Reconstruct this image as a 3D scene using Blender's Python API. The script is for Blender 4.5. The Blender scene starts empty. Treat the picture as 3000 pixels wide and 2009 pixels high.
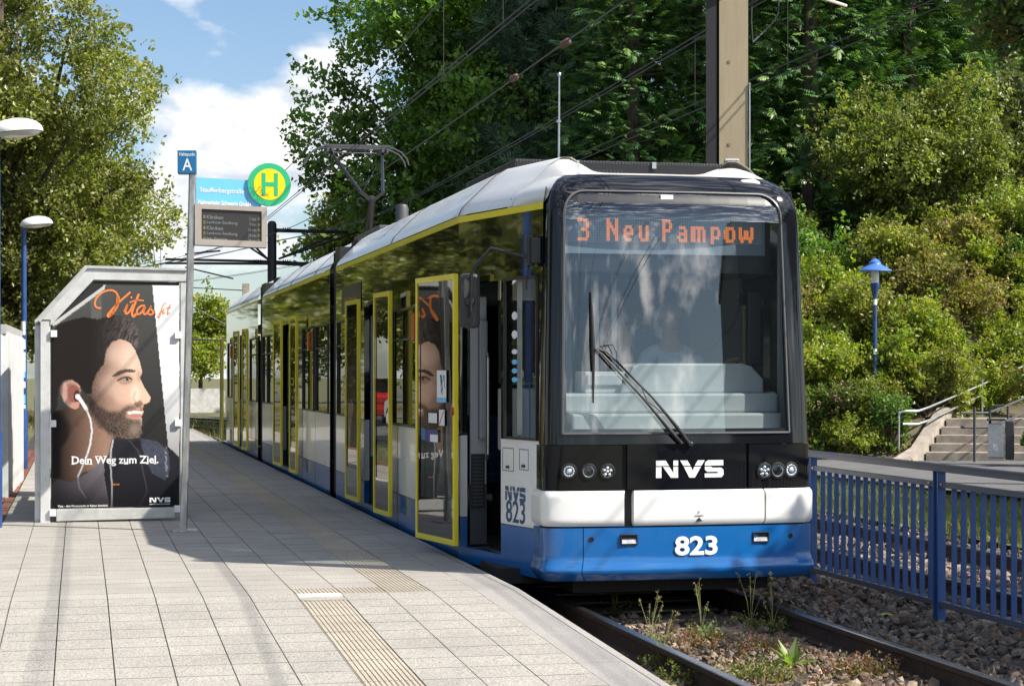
import bpy, bmesh, math, random
import numpy as np
from mathutils import Vector, Matrix

# ------------------------------------------------------------------ camera, sky, sun, exposure
scn = bpy.context.scene
COL = scn.collection
F, HOR, EYE = 5600.0, 1092.0, 1.55            # focal length in photo pixels, horizon row, eye height over the platform
cam = bpy.data.cameras.new('camera')
cam.sensor_width = 36.0
cam.lens = 36.0 * F / 3000.0
cam.shift_y = (HOR - 2009 / 2) / 3000.0
cam.clip_start, cam.clip_end = 0.1, 3000.0
camo = bpy.data.objects.new('camera', cam)
camo.location = (0, 0, EYE)
camo.rotation_euler = (math.radians(90), 0, 0)
COL.objects.link(camo)
scn.camera = camo

SUN_EL, SUN_AZ = math.radians(44), math.radians(110)   # azimuth clockwise from +Y
world = bpy.data.worlds.new('World')
scn.world = world
world.use_nodes = True
wn, wl = world.node_tree.nodes, world.node_tree.links
wn.clear()
def N(nodes, typ, **kw):
    n = nodes.new(typ)
    for k, v in kw.items():
        setattr(n, k, v)
    return n
w_out = N(wn, 'ShaderNodeOutputWorld')
w_bg = N(wn, 'ShaderNodeBackground')
w_bg.inputs['Strength'].default_value = 0.085
w_sky = N(wn, 'ShaderNodeTexSky', sky_type='NISHITA')
w_sky.sun_disc = False
w_sky.sun_elevation, w_sky.sun_rotation = SUN_EL, SUN_AZ
w_sky.air_density, w_sky.dust_density, w_sky.ozone_density = 1.0, 0.8, 1.2
w_tc = N(wn, 'ShaderNodeTexCoord')
w_map = N(wn, 'ShaderNodeMapping'); w_map.inputs['Scale'].default_value = (1.0, 1.0, 1.9)
w_map.inputs['Location'].default_value = (0.31, 0.12, 0.05)
w_n1 = N(wn, 'ShaderNodeTexNoise'); w_n1.inputs['Scale'].default_value = 13.0; w_n1.inputs['Detail'].default_value = 9; w_n1.inputs['Roughness'].default_value = 0.55
w_n2 = N(wn, 'ShaderNodeTexNoise'); w_n2.inputs['Scale'].default_value = 34; w_n2.inputs['Detail'].default_value = 7
# two cumulus banks that stand in the north-western sky over the line
def bank(px, py, k):
    d = Vector(((px - 1500) / F, 1, (HOR - py) / F)).normalized()
    dt = N(wn, 'ShaderNodeVectorMath', operation='DISTANCE'); dt.inputs[1].default_value = d
    wl.new(w_tc.outputs['Generated'], dt.inputs[0])
    mr = N(wn, 'ShaderNodeMapRange', interpolation_type='SMOOTHSTEP'); mr.inputs['From Min'].default_value = k * 0.25; mr.inputs['From Max'].default_value = k
    mr.inputs['To Min'].default_value = 1; mr.inputs['To Max'].default_value = 0
    wl.new(dt.outputs['Value'], mr.inputs['Value'])
    return mr.outputs[0]
def wmath(op, a, b):
    m = N(wn, 'ShaderNodeMath', operation=op)
    for i, x in enumerate((a, b)):
        if isinstance(x, (int, float)): m.inputs[i].default_value = x
        else: wl.new(x, m.inputs[i])
    return m.outputs[0]
wl.new(w_tc.outputs['Generated'], w_map.inputs['Vector'])
wl.new(w_map.outputs[0], w_n1.inputs['Vector']); wl.new(w_map.outputs[0], w_n2.inputs['Vector'])
bias = wmath('MULTIPLY', bank(700, 370, 0.085), 0.22)
bias = wmath('ADD', bias, wmath('MULTIPLY', bank(950, 330, 0.05), 0.16))
bias = wmath('ADD', bias, wmath('MULTIPLY', bank(520, 660, 0.035), 0.22))
bias = wmath('ADD', bias, wmath('MULTIPLY', bank(620, 20, 0.035), 0.16))
bias = wmath('SUBTRACT', bias, wmath('MULTIPLY', bank(700, 120, 0.045), 0.24))
bias = wmath('SUBTRACT', bias, wmath('MULTIPLY', bank(450, 140, 0.03), 0.2))
def bank_dir(az, el, k):                     # the same in any direction (azimuth clockwise from +Y)
    a, e = math.radians(az), math.radians(el)
    return _bank(Vector((math.sin(a) * math.cos(e), math.cos(a) * math.cos(e), math.sin(e))), k)
def _bank(d, k):
    dt = N(wn, 'ShaderNodeVectorMath', operation='DISTANCE'); dt.inputs[1].default_value = d
    wl.new(w_tc.outputs['Generated'], dt.inputs[0])
    mr = N(wn, 'ShaderNodeMapRange', interpolation_type='SMOOTHSTEP'); mr.inputs['From Min'].default_value = k * 0.25; mr.inputs['From Max'].default_value = k
    mr.inputs['To Min'].default_value = 1; mr.inputs['To Max'].default_value = 0
    wl.new(dt.outputs['Value'], mr.inputs['Value'])
    return mr.outputs[0]
for az, el, k, w in ((153.2, 8.6, .022, .17), (150.6, 14.2, .028, .15), (151.2, 10.6, .018, -.12), (155.5, 12.0, .03, -.10), (140, 16, .10, .08), (168, 18, .12, .08), (190, 22, .15, .08)):
    bias = wmath('ADD', bias, wmath('MULTIPLY', bank_dir(az, el, k), w))
cm = wmath('ADD', wmath('ADD', wmath('MULTIPLY', w_n1.outputs['Fac'], 0.72), wmath('MULTIPLY', w_n2.outputs['Fac'], 0.26)), bias)
w_r = N(wn, 'ShaderNodeValToRGB')
w_r.color_ramp.elements[0].position = 0.49; w_r.color_ramp.elements[0].color = (0, 0, 0, 1)
w_r.color_ramp.elements[1].position = 0.65; w_r.color_ramp.elements[1].color = (1, 1, 1, 1)
wl.new(cm, w_r.inputs['Fac'])
w_cc = N(wn, 'ShaderNodeValToRGB')
w_cc.color_ramp.elements[0].position = 0.35; w_cc.color_ramp.elements[0].color = (5.0, 5.4, 6.0, 1)
w_cc.color_ramp.elements[1].position = 0.62; w_cc.color_ramp.elements[1].color = (9.0, 8.9, 8.8, 1)
wl.new(w_n2.outputs['Fac'], w_cc.inputs['Fac'])
w_mix = N(wn, 'ShaderNodeMix', data_type='RGBA')
wl.new(w_r.outputs[0], w_mix.inputs['Factor'])
w_tint = N(wn, 'ShaderNodeMix', data_type='RGBA', blend_type='MULTIPLY'); w_tint.inputs['Factor'].default_value = 1.0; w_tint.inputs['B'].default_value = (0.91, 0.98, 1.07, 1)
# clouds towards the sun are far brighter than those opposite it
w_sd = N(wn, 'ShaderNodeVectorMath', operation='DISTANCE'); w_sd.inputs[1].default_value = (math.sin(SUN_AZ) * math.cos(SUN_EL), math.cos(SUN_AZ) * math.cos(SUN_EL), math.sin(SUN_EL))
wl.new(w_tc.outputs['Generated'], w_sd.inputs[0])
w_sb = N(wn, 'ShaderNodeMapRange'); w_sb.inputs['From Min'].default_value = 0.35; w_sb.inputs['From Max'].default_value = 1.35; w_sb.inputs['To Min'].default_value = 4.5; w_sb.inputs['To Max'].default_value = 1.0
wl.new(w_sd.outputs['Value'], w_sb.inputs['Value'])
w_cb = N(wn, 'ShaderNodeVectorMath', operation='SCALE'); wl.new(w_cc.outputs[0], w_cb.inputs[0]); wl.new(w_sb.outputs[0], w_cb.inputs['Scale'])
wl.new(w_sky.outputs[0], w_tint.inputs['A']); wl.new(w_tint.outputs['Result'], w_mix.inputs['A']); wl.new(w_cb.outputs[0], w_mix.inputs['B'])
wl.new(w_mix.outputs['Result'], w_bg.inputs['Color'])
wl.new(w_bg.outputs[0], w_out.inputs['Surface'])

sun = bpy.data.lights.new('sun', 'SUN')
sun.energy, sun.angle, sun.color = 5.0, math.radians(0.53), (1.0, 0.94, 0.84)
suno = bpy.data.objects.new('sun', sun)
to_sun = Vector((math.sin(SUN_AZ) * math.cos(SUN_EL), math.cos(SUN_AZ) * math.cos(SUN_EL), math.sin(SUN_EL)))
suno.rotation_euler = to_sun.to_track_quat('Z', 'Y').to_euler()
suno.location = to_sun * 60
COL.objects.link(suno)

scn.view_settings.view_transform = 'Standard'
scn.view_settings.look = 'None'
scn.view_settings.exposure = 0.78
scn.view_settings.gamma = 1.0
scn.view_settings.use_curve_mapping = False
scn.render.engine = 'CYCLES'
cy = scn.cycles
cy.max_bounces, cy.diffuse_bounces, cy.glossy_bounces, cy.transmission_bounces, cy.transparent_max_bounces = 8, 3, 4, 4, 10
cy.caustics_reflective = cy.caustics_refractive = False
cy.sample_clamp_indirect = 6
cy.use_denoising = True

# ------------------------------------------------------------------ helpers
rng = np.random.default_rng(7)
random.seed(7)
TH = math.radians(12.75)                       # the line runs away to the left of the view axis
CT, ST = math.cos(TH), math.sin(TH)
OX, OY = -0.11, 14.74                          # tram's front left corner line on the platform level
def W(t, s, z=0.0):                            # track frame (t right, s away) -> world
    return Vector((OX + t * CT - s * ST, OY + t * ST + s * CT, z))
S1, RC = 33.0, 85.0                            # the line bends left beyond the tram
def LP(t, s):                                  # line frame following the bend, in track-frame coordinates
    if s <= S1: return t, s
    tc = 1.4
    a = min((s - S1) / RC, 1.2)
    r = RC + (t - tc)
    return tc - RC + r * math.cos(a), S1 + r * math.sin(a)
def WL(t, s, z=0.0):
    a, b = LP(t, s)
    return W(a, b, z)
def at(px, py, Y):                             # photo pixel at a depth -> world
    return Vector(((px - 1500) * Y / F, Y, EYE - (py - HOR) * Y / F))
def TS(v):                                     # world -> track frame
    dx, dy = v[0] - OX, v[1] - OY
    return dx * CT + dy * ST, -dx * ST + dy * CT
def s_of(px):                                  # where the tram's platform side shows at a pixel column
    return (F * 3.227 / (px - 233.0) - OY) / CT

class MB:
    def __init__(self): self.v, self.f = [], []
    def add(self, vs, fs):
        b = len(self.v)
        self.v += [tuple(x) for x in vs]
        self.f += [tuple(b + i for i in f) for f in fs]
        return self
    def box(self, x0, x1, y0, y1, z0, z1):
        v = [(x0,y0,z0),(x1,y0,z0),(x1,y1,z0),(x0,y1,z0),(x0,y0,z1),(x1,y0,z1),(x1,y1,z1),(x0,y1,z1)]
        return self.add(v, [(0,3,2,1),(4,5,6,7),(0,1,5,4),(1,2,6,5),(2,3,7,6),(3,0,4,7)])
    def obox(self, c, sx, sy, sz, M):          # oriented box
        o = []
        for z in (-1, 1):
            for x, y in ((-1,-1),(1,-1),(1,1),(-1,1)):
                o.append(Vector(c) + M @ Vector((x*sx/2, y*sy/2, z*sz/2)))
        return self.add(o, [(0,3,2,1),(4,5,6,7),(0,1,5,4),(1,2,6,5),(2,3,7,6),(3,0,4,7)])
    def bar(self, a, b, w, h=None):            # rectangular bar between points
        a, b = Vector(a), Vector(b); h = h or w
        d = (b - a); L = d.length; d.normalize()
        M = d.to_track_quat('Z', 'Y').to_matrix()
        return self.obox((a + b) / 2, w, h, L, M)
    def tube(self, pts, r, n=8, cap=True):
        pts = [Vector(p) for p in pts]
        rs = r if isinstance(r, (list, tuple)) else [r] * len(pts)
        base = len(self.v); ref = None
        for i, p in enumerate(pts):
            d = (pts[min(i+1, len(pts)-1)] - pts[max(i-1, 0)])
            if d.length < 1e-9: d = Vector((0, 0, 1))
            d.normalize()
            if ref is None: ref = Vector((1, 0, 0)) if abs(d.x) < 0.8 else Vector((0, 1, 0))
            u = (ref - d * ref.dot(d)).normalized(); w = d.cross(u); ref = u
            for k in range(n):
                a = 2 * math.pi * k / n
                self.v.append(tuple(p + (u * math.cos(a) + w * math.sin(a)) * rs[i]))
        for i in range(len(pts) - 1):
            for k in range(n):
                k2 = (k + 1) % n
                self.f.append((base+i*n+k, base+i*n+k2, base+(i+1)*n+k2, base+(i+1)*n+k))
        if cap:
            self.f.append(tuple(base + k for k in reversed(range(n))))
            self.f.append(tuple(base + (len(pts)-1)*n + k for k in range(n)))
        return self
    def lathe(self, prof, c=(0, 0, 0), n=24, M=None):   # profile (r, z)
        base = len(self.v); c = Vector(c); M = M or Matrix.Identity(3)
        for r, z in prof:
            for k in range(n):
                a = 2 * math.pi * k / n
                self.v.append(tuple(c + M @ Vector((r*math.cos(a), r*math.sin(a), z))))
        for i in range(len(prof) - 1):
            for k in range(n):
                k2 = (k + 1) % n
                self.f.append((base+i*n+k, base+i*n+k2, base+(i+1)*n+k2, base+(i+1)*n+k))
        self.f.append(tuple(base + k for k in reversed(range(n))))
        self.f.append(tuple(base + (len(prof)-1)*n + k for k in range(n)))
        return self
    def prism(self, poly, fn, d0, d1):         # polygon (a, b) extruded between depths, fn(a, b, d) -> point
        n = len(poly); b = len(self.v)
        for d in (d0, d1):
            for p in poly: self.v.append(tuple(fn(p[0], p[1], d)))
        self.f.append(tuple(b + i for i in range(n)))
        self.f.append(tuple(b + n + i for i in reversed(range(n))))
        for i in range(n):
            j = (i + 1) % n
            self.f.append((b+i, b+n+i, b+n+j, b+j))
        return self
    def grid(self, fn, nu, nv):                # fn(u, v), u, v in 0..1
        b = len(self.v)
        for j in range(nv + 1):
            for i in range(nu + 1):
                self.v.append(tuple(fn(i / nu, j / nv)))
        for j in range(nv):
            for i in range(nu):
                a = b + j*(nu+1) + i
                self.f.append((a, a+1, a+nu+2, a+nu+1))
        return self
    def mesh(self, name, m, smooth=False, fix=True):
        me = bpy.data.meshes.new(name)
        me.from_pydata(self.v, [], self.f)
        if fix:
            bm = bmesh.new(); bm.from_mesh(me)
            bmesh.ops.recalc_face_normals(bm, faces=bm.faces)
            bm.to_mesh(me); bm.free()
        if m: me.materials.append(m)
        if smooth:
            me.shade_smooth()
            me.set_sharp_from_angle(angle=math.radians(38))
        return me
    def build(self, name, m, parent=None, smooth=False, bevel=0, fix=True):
        return link(name, self.mesh(name, m, smooth, fix), parent, bevel)

def link(name, me, parent=None, bevel=0):
    o = bpy.data.objects.new(name, me)
    COL.objects.link(o)
    if parent is not None: o.parent = parent
    if bevel:
        md = o.modifiers.new('edge', 'BEVEL'); md.width = bevel; md.segments = 2; md.limit_method = 'ANGLE'; md.angle_limit = math.radians(40)
    return o
def tag(o, label=None, cat=None, group=None, kind=None):
    if label: o['label'] = label
    if cat: o['category'] = cat
    if group: o['group'] = group
    if kind: o['kind'] = kind
    return o
def thing(name, label, cat, loc=(0, 0, 0), rz=0.0, group=None):
    o = bpy.data.objects.new(name, None)
    o.empty_display_size = 0.2
    COL.objects.link(o)
    o.location = loc; o.rotation_euler = (0, 0, rz)
    return tag(o, label, cat, group)
def frame(o):                                  # place an object's local axes on the track frame
    o.location = (OX, OY, 0); o.rotation_euler = (0, 0, TH)
    return o
def copy_tree(o, parent=None):
    c = o.copy(); COL.objects.link(c)
    if parent is not None: c.parent = parent
    for ch in list(o.children): copy_tree(ch, c)
    return c

# text as a flat mesh fitted into a box, mapped by fn(a, b) -> point (a, b in box units)
def text_geo(txt, weight=0.0, italic=0.0):
    cu = bpy.data.curves.new('lettering', 'FONT')
    cu.body = txt; cu.size = 1; cu.offset = weight; cu.resolution_u = 3; cu.shear = italic
    ob = bpy.data.objects.new('lettering', cu)
    COL.objects.link(ob)
    me = bpy.data.meshes.new_from_object(ob)
    v = np.array([x.co[:] for x in me.vertices]); f = [tuple(p.vertices) for p in me.polygons]
    bpy.data.objects.remove(ob); bpy.data.curves.remove(cu); bpy.data.meshes.remove(me)
    lo, hi = v.min(0), v.max(0)
    v = (v - lo) / np.maximum(hi - lo, 1e-6)
    return v[:, :2], f
def text_into(mb, txt, a0, a1, b0, b1, fn, weight=0.0, italic=0.0):
    v, f = text_geo(txt, weight, italic)
    return mb.add([fn(a0 + (a1-a0)*p[0], b0 + (b1-b0)*p[1]) for p in v], f)

# ------------------------------------------------------------------ materials
def newmat(name):
    m = bpy.data.materials.new(name); m.use_nodes = True
    n, l = m.node_tree.nodes, m.node_tree.links
    return m, n, l, n['Principled BSDF']
def mat(name, c, rough=0.5, metal=0.0, spec=0.5, var=0.0, scale=8.0, c2=None, bump=0.0, bscale=40.0, coat=0.0, stretch=(1, 1, 1), dist=0.01, lo=0.35, hi=0.65, coords='pos'):
    m, n, l, p = newmat(name)
    p.inputs['Roughness'].default_value = rough; p.inputs['Metallic'].default_value = metal
    p.inputs['Specular IOR Level'].default_value = spec
    p.inputs['Coat Weight'].default_value = coat; p.inputs['Coat Roughness'].default_value = 0.03
    c = tuple(c) + (1,)
    p.inputs['Base Color'].default_value = c
    if var or c2 or bump:
        if coords == 'pos':
            g = N(n, 'ShaderNodeNewGeometry').outputs['Position']
        else:
            g = N(n, 'ShaderNodeTexCoord').outputs['Object']
        mp = N(n, 'ShaderNodeMapping'); mp.inputs['Scale'].default_value = stretch
        l.new(g, mp.inputs['Vector'])
    if var or c2:
        nz = N(n, 'ShaderNodeTexNoise'); nz.inputs['Scale'].default_value = scale; nz.inputs['Detail'].default_value = 6; nz.inputs['Roughness'].default_value = 0.62
        l.new(mp.outputs[0], nz.inputs['Vector'])
        r = N(n, 'ShaderNodeValToRGB')
        r.color_ramp.elements[0].position = lo; r.color_ramp.elements[1].position = hi
        if c2: a, b = c, tuple(c2) + (1,)
        else:
            a = tuple(max(0, x*(1-var)) for x in c[:3]) + (1,); b = tuple(min(1, x*(1+var)) for x in c[:3]) + (1,)
        r.color_ramp.elements[0].color = a; r.color_ramp.elements[1].color = b
        l.new(nz.outputs['Fac'], r.inputs['Fac']); l.new(r.outputs[0], p.inputs['Base Color'])
    if bump:
        nb = N(n, 'ShaderNodeTexNoise'); nb.inputs['Scale'].default_value = bscale; nb.inputs['Detail'].default_value = 4
        l.new(mp.outputs[0], nb.inputs['Vector'])
        bp = N(n, 'ShaderNodeBump'); bp.inputs['Strength'].default_value = bump; bp.inputs['Distance'].default_value = dist
        l.new(nb.outputs['Fac'], bp.inputs['Height']); l.new(bp.outputs[0], p.inputs['Normal'])
    return m
def emit(name, c, k=1.0):
    m, n, l, p = newmat(name)
    p.inputs['Base Color'].default_value = tuple(c) + (1,)
    p.inputs['Emission Color'].default_value = tuple(c) + (1,); p.inputs['Emission Strength'].default_value = k
    p.inputs['Roughness'].default_value = 0.5
    return m
def glass(name, tint, ior=1.5, boost=0.0, rough=0.0, wave=0.0):
    m, n, l, p = newmat(name); n.remove(p)
    out = n['Material Output']
    tr = N(n, 'ShaderNodeBsdfTransparent'); tr.inputs['Color'].default_value = tuple(tint) + (1,)
    gl = N(n, 'ShaderNodeBsdfGlossy'); gl.inputs['Roughness'].default_value = rough
    # Schlick reflectance that is the same from both sides of the pane
    f0 = ((ior - 1) / (ior + 1)) ** 2
    lw = N(n, 'ShaderNodeLayerWeight'); lw.inputs['Blend'].default_value = 0.5
    pw = N(n, 'ShaderNodeMath', operation='POWER'); pw.inputs[1].default_value = 5.0
    fr = N(n, 'ShaderNodeMath', operation='MULTIPLY_ADD'); fr.inputs[1].default_value = 1 - f0; fr.inputs[2].default_value = f0
    ad = N(n, 'ShaderNodeMath', operation='ADD'); ad.inputs[1].default_value = boost; ad.use_clamp = True
    l.new(lw.outputs['Facing'], pw.inputs[0]); l.new(pw.outputs[0], fr.inputs[0])
    mx = N(n, 'ShaderNodeMixShader')
    if wave:
        g = N(n, 'ShaderNodeNewGeometry'); nb = N(n, 'ShaderNodeTexNoise'); nb.inputs['Scale'].default_value = 1.4; nb.inputs['Detail'].default_value = 1
        bp = N(n, 'ShaderNodeBump'); bp.inputs['Strength'].default_value = wave; bp.inputs['Distance'].default_value = 0.02
        l.new(g.outputs['Position'], nb.inputs['Vector']); l.new(nb.outputs['Fac'], bp.inputs['Height']); l.new(bp.outputs[0], gl.inputs['Normal'])
    l.new(fr.outputs[0], ad.inputs[0]); l.new(ad.outputs[0], mx.inputs[0])
    l.new(tr.outputs[0], mx.inputs[1]); l.new(gl.outputs[0], mx.inputs[2]); l.new(mx.outputs[0], out.inputs['Surface'])
    return m
def leafmat(name, transl=0.35, gloss=0.05):
    m, n, l, p = newmat(name); n.remove(p)
    out = n['Material Output']
    at_ = N(n, 'ShaderNodeAttribute'); at_.attribute_name = 'tint'
    d = N(n, 'ShaderNodeBsdfDiffuse'); t = N(n, 'ShaderNodeBsdfTranslucent'); g = N(n, 'ShaderNodeBsdfGlossy'); g.inputs['Roughness'].default_value = 0.42
    g.inputs['Color'].default_value = (0.9, 0.95, 0.9, 1)
    br = N(n, 'ShaderNodeMix', data_type='RGBA', blend_type='MULTIPLY'); br.inputs['Factor'].default_value = 1.0
    br.inputs['B'].default_value = (1.6, 1.9, 0.55, 1)
    l.new(at_.outputs['Color'], d.inputs['Color']); l.new(at_.outputs['Color'], br.inputs['A']); l.new(br.outputs['Result'], t.inputs['Color'])
    m1 = N(n, 'ShaderNodeMixShader'); m1.inputs[0].default_value = transl
    m2 = N(n, 'ShaderNodeMixShader'); m2.inputs[0].default_value = gloss
    l.new(d.outputs[0], m1.inputs[1]); l.new(t.outputs[0], m1.inputs[2]); l.new(m1.outputs[0], m2.inputs[1]); l.new(g.outputs[0], m2.inputs[2])
    l.new(m2.outputs[0], out.inputs['Surface'])
    return m

# paving: exposed fine aggregate, a slightly different cast for each slab, soft stains
def paving(name, c, grain=0.5):
    m, n, l, p = newmat(name)
    g = N(n, 'ShaderNodeNewGeometry').outputs['Position']
    a = N(n, 'ShaderNodeTexNoise'); a.inputs['Scale'].default_value = 95; a.inputs['Detail'].default_value = 3
    b = N(n, 'ShaderNodeTexNoise'); b.inputs['Scale'].default_value = 1.7; b.inputs['Detail'].default_value = 5
    v = N(n, 'ShaderNodeTexVoronoi'); v.inputs['Scale'].default_value = 120
    for x in (a, b, v): l.new(g, x.inputs['Vector'])
    st_ = N(n, 'ShaderNodeTexVoronoi'); st_.inputs['Scale'].default_value = 2.6; st_.inputs['Randomness'].default_value = 1.0; l.new(g, st_.inputs['Vector'])   # gum and oil spots
    oi = N(n, 'ShaderNodeObjectInfo')
    def mr(src, lo, hi, t0, t1):
        q = N(n, 'ShaderNodeMapRange'); q.inputs['From Min'].default_value = lo; q.inputs['From Max'].default_value = hi
        q.inputs['To Min'].default_value = t0; q.inputs['To Max'].default_value = t1
        l.new(src, q.inputs['Value']); return q.outputs[0]
    def mul(x, y):
        q = N(n, 'ShaderNodeMath', operation='MULTIPLY'); l.new(x, q.inputs[0]); l.new(y, q.inputs[1]); return q.outputs[0]
    k = mul(mul(mr(a.outputs['Fac'], 0.3, 0.7, 1-grain, 1+grain), mr(b.outputs['Fac'], 0.3, 0.72, 0.87, 1.07)), mr(oi.outputs['Random'], 0, 1, 0.965, 1.03))
    sp_ = mr(st_.outputs['Distance'], 0.03, 0.055, 0.72, 1.0); k = mul(k, sp_)
    hv = N(n, 'ShaderNodeMix', data_type='RGBA', blend_type='MULTIPLY'); hv.inputs['Factor'].default_value = 1
    hv.inputs['A'].default_value = tuple(c) + (1,)
    l.new(k, hv.inputs['B']); l.new(hv.outputs['Result'], p.inputs['Base Color'])
    p.inputs['Roughness'].default_value = 0.85; p.inputs['Specular IOR Level'].default_value = 0.25
    bp = N(n, 'ShaderNodeBump'); bp.inputs['Strength'].default_value = 0.5; bp.inputs['Distance'].default_value = 0.004
    l.new(v.outputs['Distance'], bp.inputs['Height']); l.new(bp.outputs[0], p.inputs['Normal'])
    return m

M = {}
M['paver'] = paving('paver', (0.345, 0.322, 0.290))
M['tactile'] = paving('tactile', (0.41, 0.36, 0.29), 0.25)
M['kerb'] = paving('kerb_concrete', (0.33, 0.31, 0.29), 0.2)
M['joint'] = mat('joint_grit', (0.045, 0.04, 0.035), 0.95)
M['white_tile'] = mat('white_tile', (0.78, 0.77, 0.74), 0.7, var=0.06, scale=30)
M['brick'] = mat('red_brick', (0.20, 0.075, 0.05), 0.85, var=0.4, scale=9, bump=0.3)
M['asphalt'] = mat('asphalt', (0.075, 0.073, 0.072), 0.9, var=0.25, scale=1.3, bump=0.4, bscale=120)
M['path'] = mat('grey_path', (0.115, 0.112, 0.112), 0.9, var=0.16, scale=2.5, bump=0.3, bscale=90)
M['soil'] = mat('soil', (0.07, 0.052, 0.036), 0.95, c2=(0.11, 0.095, 0.05), scale=1.1, bump=0.6, bscale=25)
M['grass_ground'] = mat('grass_ground', (0.06, 0.075, 0.02), 0.95, c2=(0.14, 0.12, 0.05), scale=1.5, bump=0.5, bscale=30)
M['ballast_bed'] = mat('ballast_bed', (0.06, 0.048, 0.04), 0.95, var=0.4, scale=22, bump=0.9, bscale=30, dist=0.03)
M['rail_side'] = mat('rusty_rail', (0.045, 0.028, 0.02), 0.8, var=0.35, scale=20, bump=0.2)
M['rail_head'] = mat('worn_rail_head', (0.42, 0.43, 0.45), 0.28, metal=1.0, var=0.1, scale=15)
M['sleeper'] = mat('sleeper_concrete', (0.27, 0.22, 0.17), 0.9, var=0.25, scale=14, bump=0.3)
M['white'] = mat('white_paint', (0.81, 0.80, 0.78), 0.28, coat=0.5, c2=(0.70, 0.68, 0.64), scale=2.3, lo=.5, hi=.85)
M['roofwhite'] = mat('roof_white', (0.82, 0.80, 0.76), 0.3, coat=0.25, c2=(0.74, 0.71, 0.65), scale=3, stretch=(0.3, 0.3, 4), bump=0.06, bscale=2.0)
M['blue'] = mat('tram_blue', (0.006, 0.118, 0.37), 0.24, coat=0.7, c2=(0.02, 0.13, 0.34), scale=5, lo=.5, hi=.9)
M['black'] = mat('gloss_black', (0.007, 0.0075, 0.010), 0.06, spec=0.35, coat=0.1)
M['band'] = mat('window_band', (0.006, 0.0065, 0.007), 0.03, spec=0.8, coat=1.0, bump=0.14, bscale=3.2, stretch=(1.0, 1.0, 0.5), dist=0.005)
M['yellow'] = mat('yellow_paint', (0.85, 0.70, 0.03), 0.32, coat=0.3)
M['rubber'] = mat('rubber', (0.012, 0.012, 0.013), 0.62)
M['satin'] = mat('satin_black', (0.016, 0.016, 0.018), 0.38)
M['dark_grey'] = mat('dark_grey', (0.06, 0.062, 0.068), 0.5)
M['under'] = mat('underframe', (0.02, 0.018, 0.017), 0.85)
M['seal'] = mat('grey_seal', (0.085, 0.085, 0.09), 0.4)
M['lgrey'] = mat('cab_grey', (0.52, 0.525, 0.52), 0.5, var=0.03, scale=5)
M['mgrey'] = mat('interior_grey', (0.45, 0.46, 0.48), 0.5)
M['seat'] = mat('seat_fabric', (0.05, 0.09, 0.20), 0.9, var=0.3, scale=40)
M['chrome'] = mat('chrome', (0.86, 0.87, 0.88), 0.09, metal=1)
M['lens'] = glass('lens', (0.92, 0.95, 0.97), 1.5, 0.03)
M['steel'] = mat('brushed_steel', (0.46, 0.45, 0.43), 0.42, metal=1.0, var=0.3, scale=16, stretch=(1, 1, 0.25))
M['alu'] = mat('painted_aluminium', (0.62, 0.62, 0.61), 0.42, metal=0.25, var=0.10, scale=6)
M['alugrey'] = mat('worn_grey_metal', (0.50, 0.50, 0.48), 0.5, metal=0.3, var=0.16, scale=5)
M['galv'] = mat('galvanised', (0.55, 0.56, 0.57), 0.35, metal=0.9, var=0.12, scale=20)
M['navy'] = mat('blue_post', (0.022, 0.06, 0.19), 0.36, var=0.2, scale=6)
M['fence'] = mat('blue_fence', (0.032, 0.085, 0.25), 0.42, c2=(0.045, 0.105, 0.28), scale=9, lo=0.3, hi=0.6)
M['fence_rail'] = mat('fence_rail', (0.085, 0.11, 0.18), 0.5, c2=(0.12, 0.12, 0.11), scale=7)
M['windscreen'] = glass('windscreen', (0.68, 0.74, 0.75), 1.52, 0.105, wave=0.015)
M['sideglass'] = glass('side_glass', (0.13, 0.145, 0.135), 1.55, 0.12, wave=0.05)
M['clearglass'] = glass('clear_glass', (0.85, 0.89, 0.87), 1.5, 0.02)
M['tan'] = mat('tan_steel', (0.36, 0.29, 0.185), 0.6, var=0.07, scale=5, stretch=(3, 3, 0.4))
M['mast_dark'] = mat('mast_dark', (0.014, 0.013, 0.015), 0.6)
M['wire'] = mat('wire', (0.03, 0.03, 0.032), 0.55)
M['insul'] = mat('insulator', (0.11, 0.06, 0.045), 0.4)
M['lampwhite'] = mat('lamp_white', (0.80, 0.80, 0.79), 0.4)
M['opal'] = mat('opal_glass', (0.72, 0.72, 0.68), 0.2)
M['orange'] = mat('orange_lens', (0.55, 0.09, 0.01), 0.25, coat=0.5)
M['red'] = mat('red_plastic', (0.42, 0.02, 0.02), 0.35)
M['signblue'] = mat('sign_blue', (0.015, 0.16, 0.36), 0.4)
M['skyblue'] = mat('sign_light_blue', (0.16, 0.52, 0.86), 0.4)
M['signgreen'] = mat('sign_green', (0.02, 0.42, 0.18), 0.4)
M['signyellow'] = mat('sign_yellow', (0.85, 0.62, 0.0), 0.4)
M['signwhite'] = mat('sign_white', (0.82, 0.82, 0.82), 0.5)
M['board'] = mat('board_casing', (0.36, 0.32, 0.28), 0.55, var=0.06, scale=5)
M['screen'] = mat('screen_black', (0.035, 0.032, 0.03), 0.35)
M['scrtext'] = mat('screen_letters', (0.22, 0.23, 0.24), 0.5)
M['scrgreen'] = mat('screen_olive', (0.10, 0.10, 0.02), 0.5)
M['posterorange'] = mat('poster_orange', (0.80, 0.22, 0.05), 0.5)
M['posterwhite'] = mat('poster_white', (0.80, 0.80, 0.80), 0.5)
M['decalblue'] = mat('decal_blue', (0.02, 0.07, 0.17), 0.4)
M['decalwhite'] = mat('decal_white', (0.85, 0.85, 0.85), 0.35)
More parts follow.
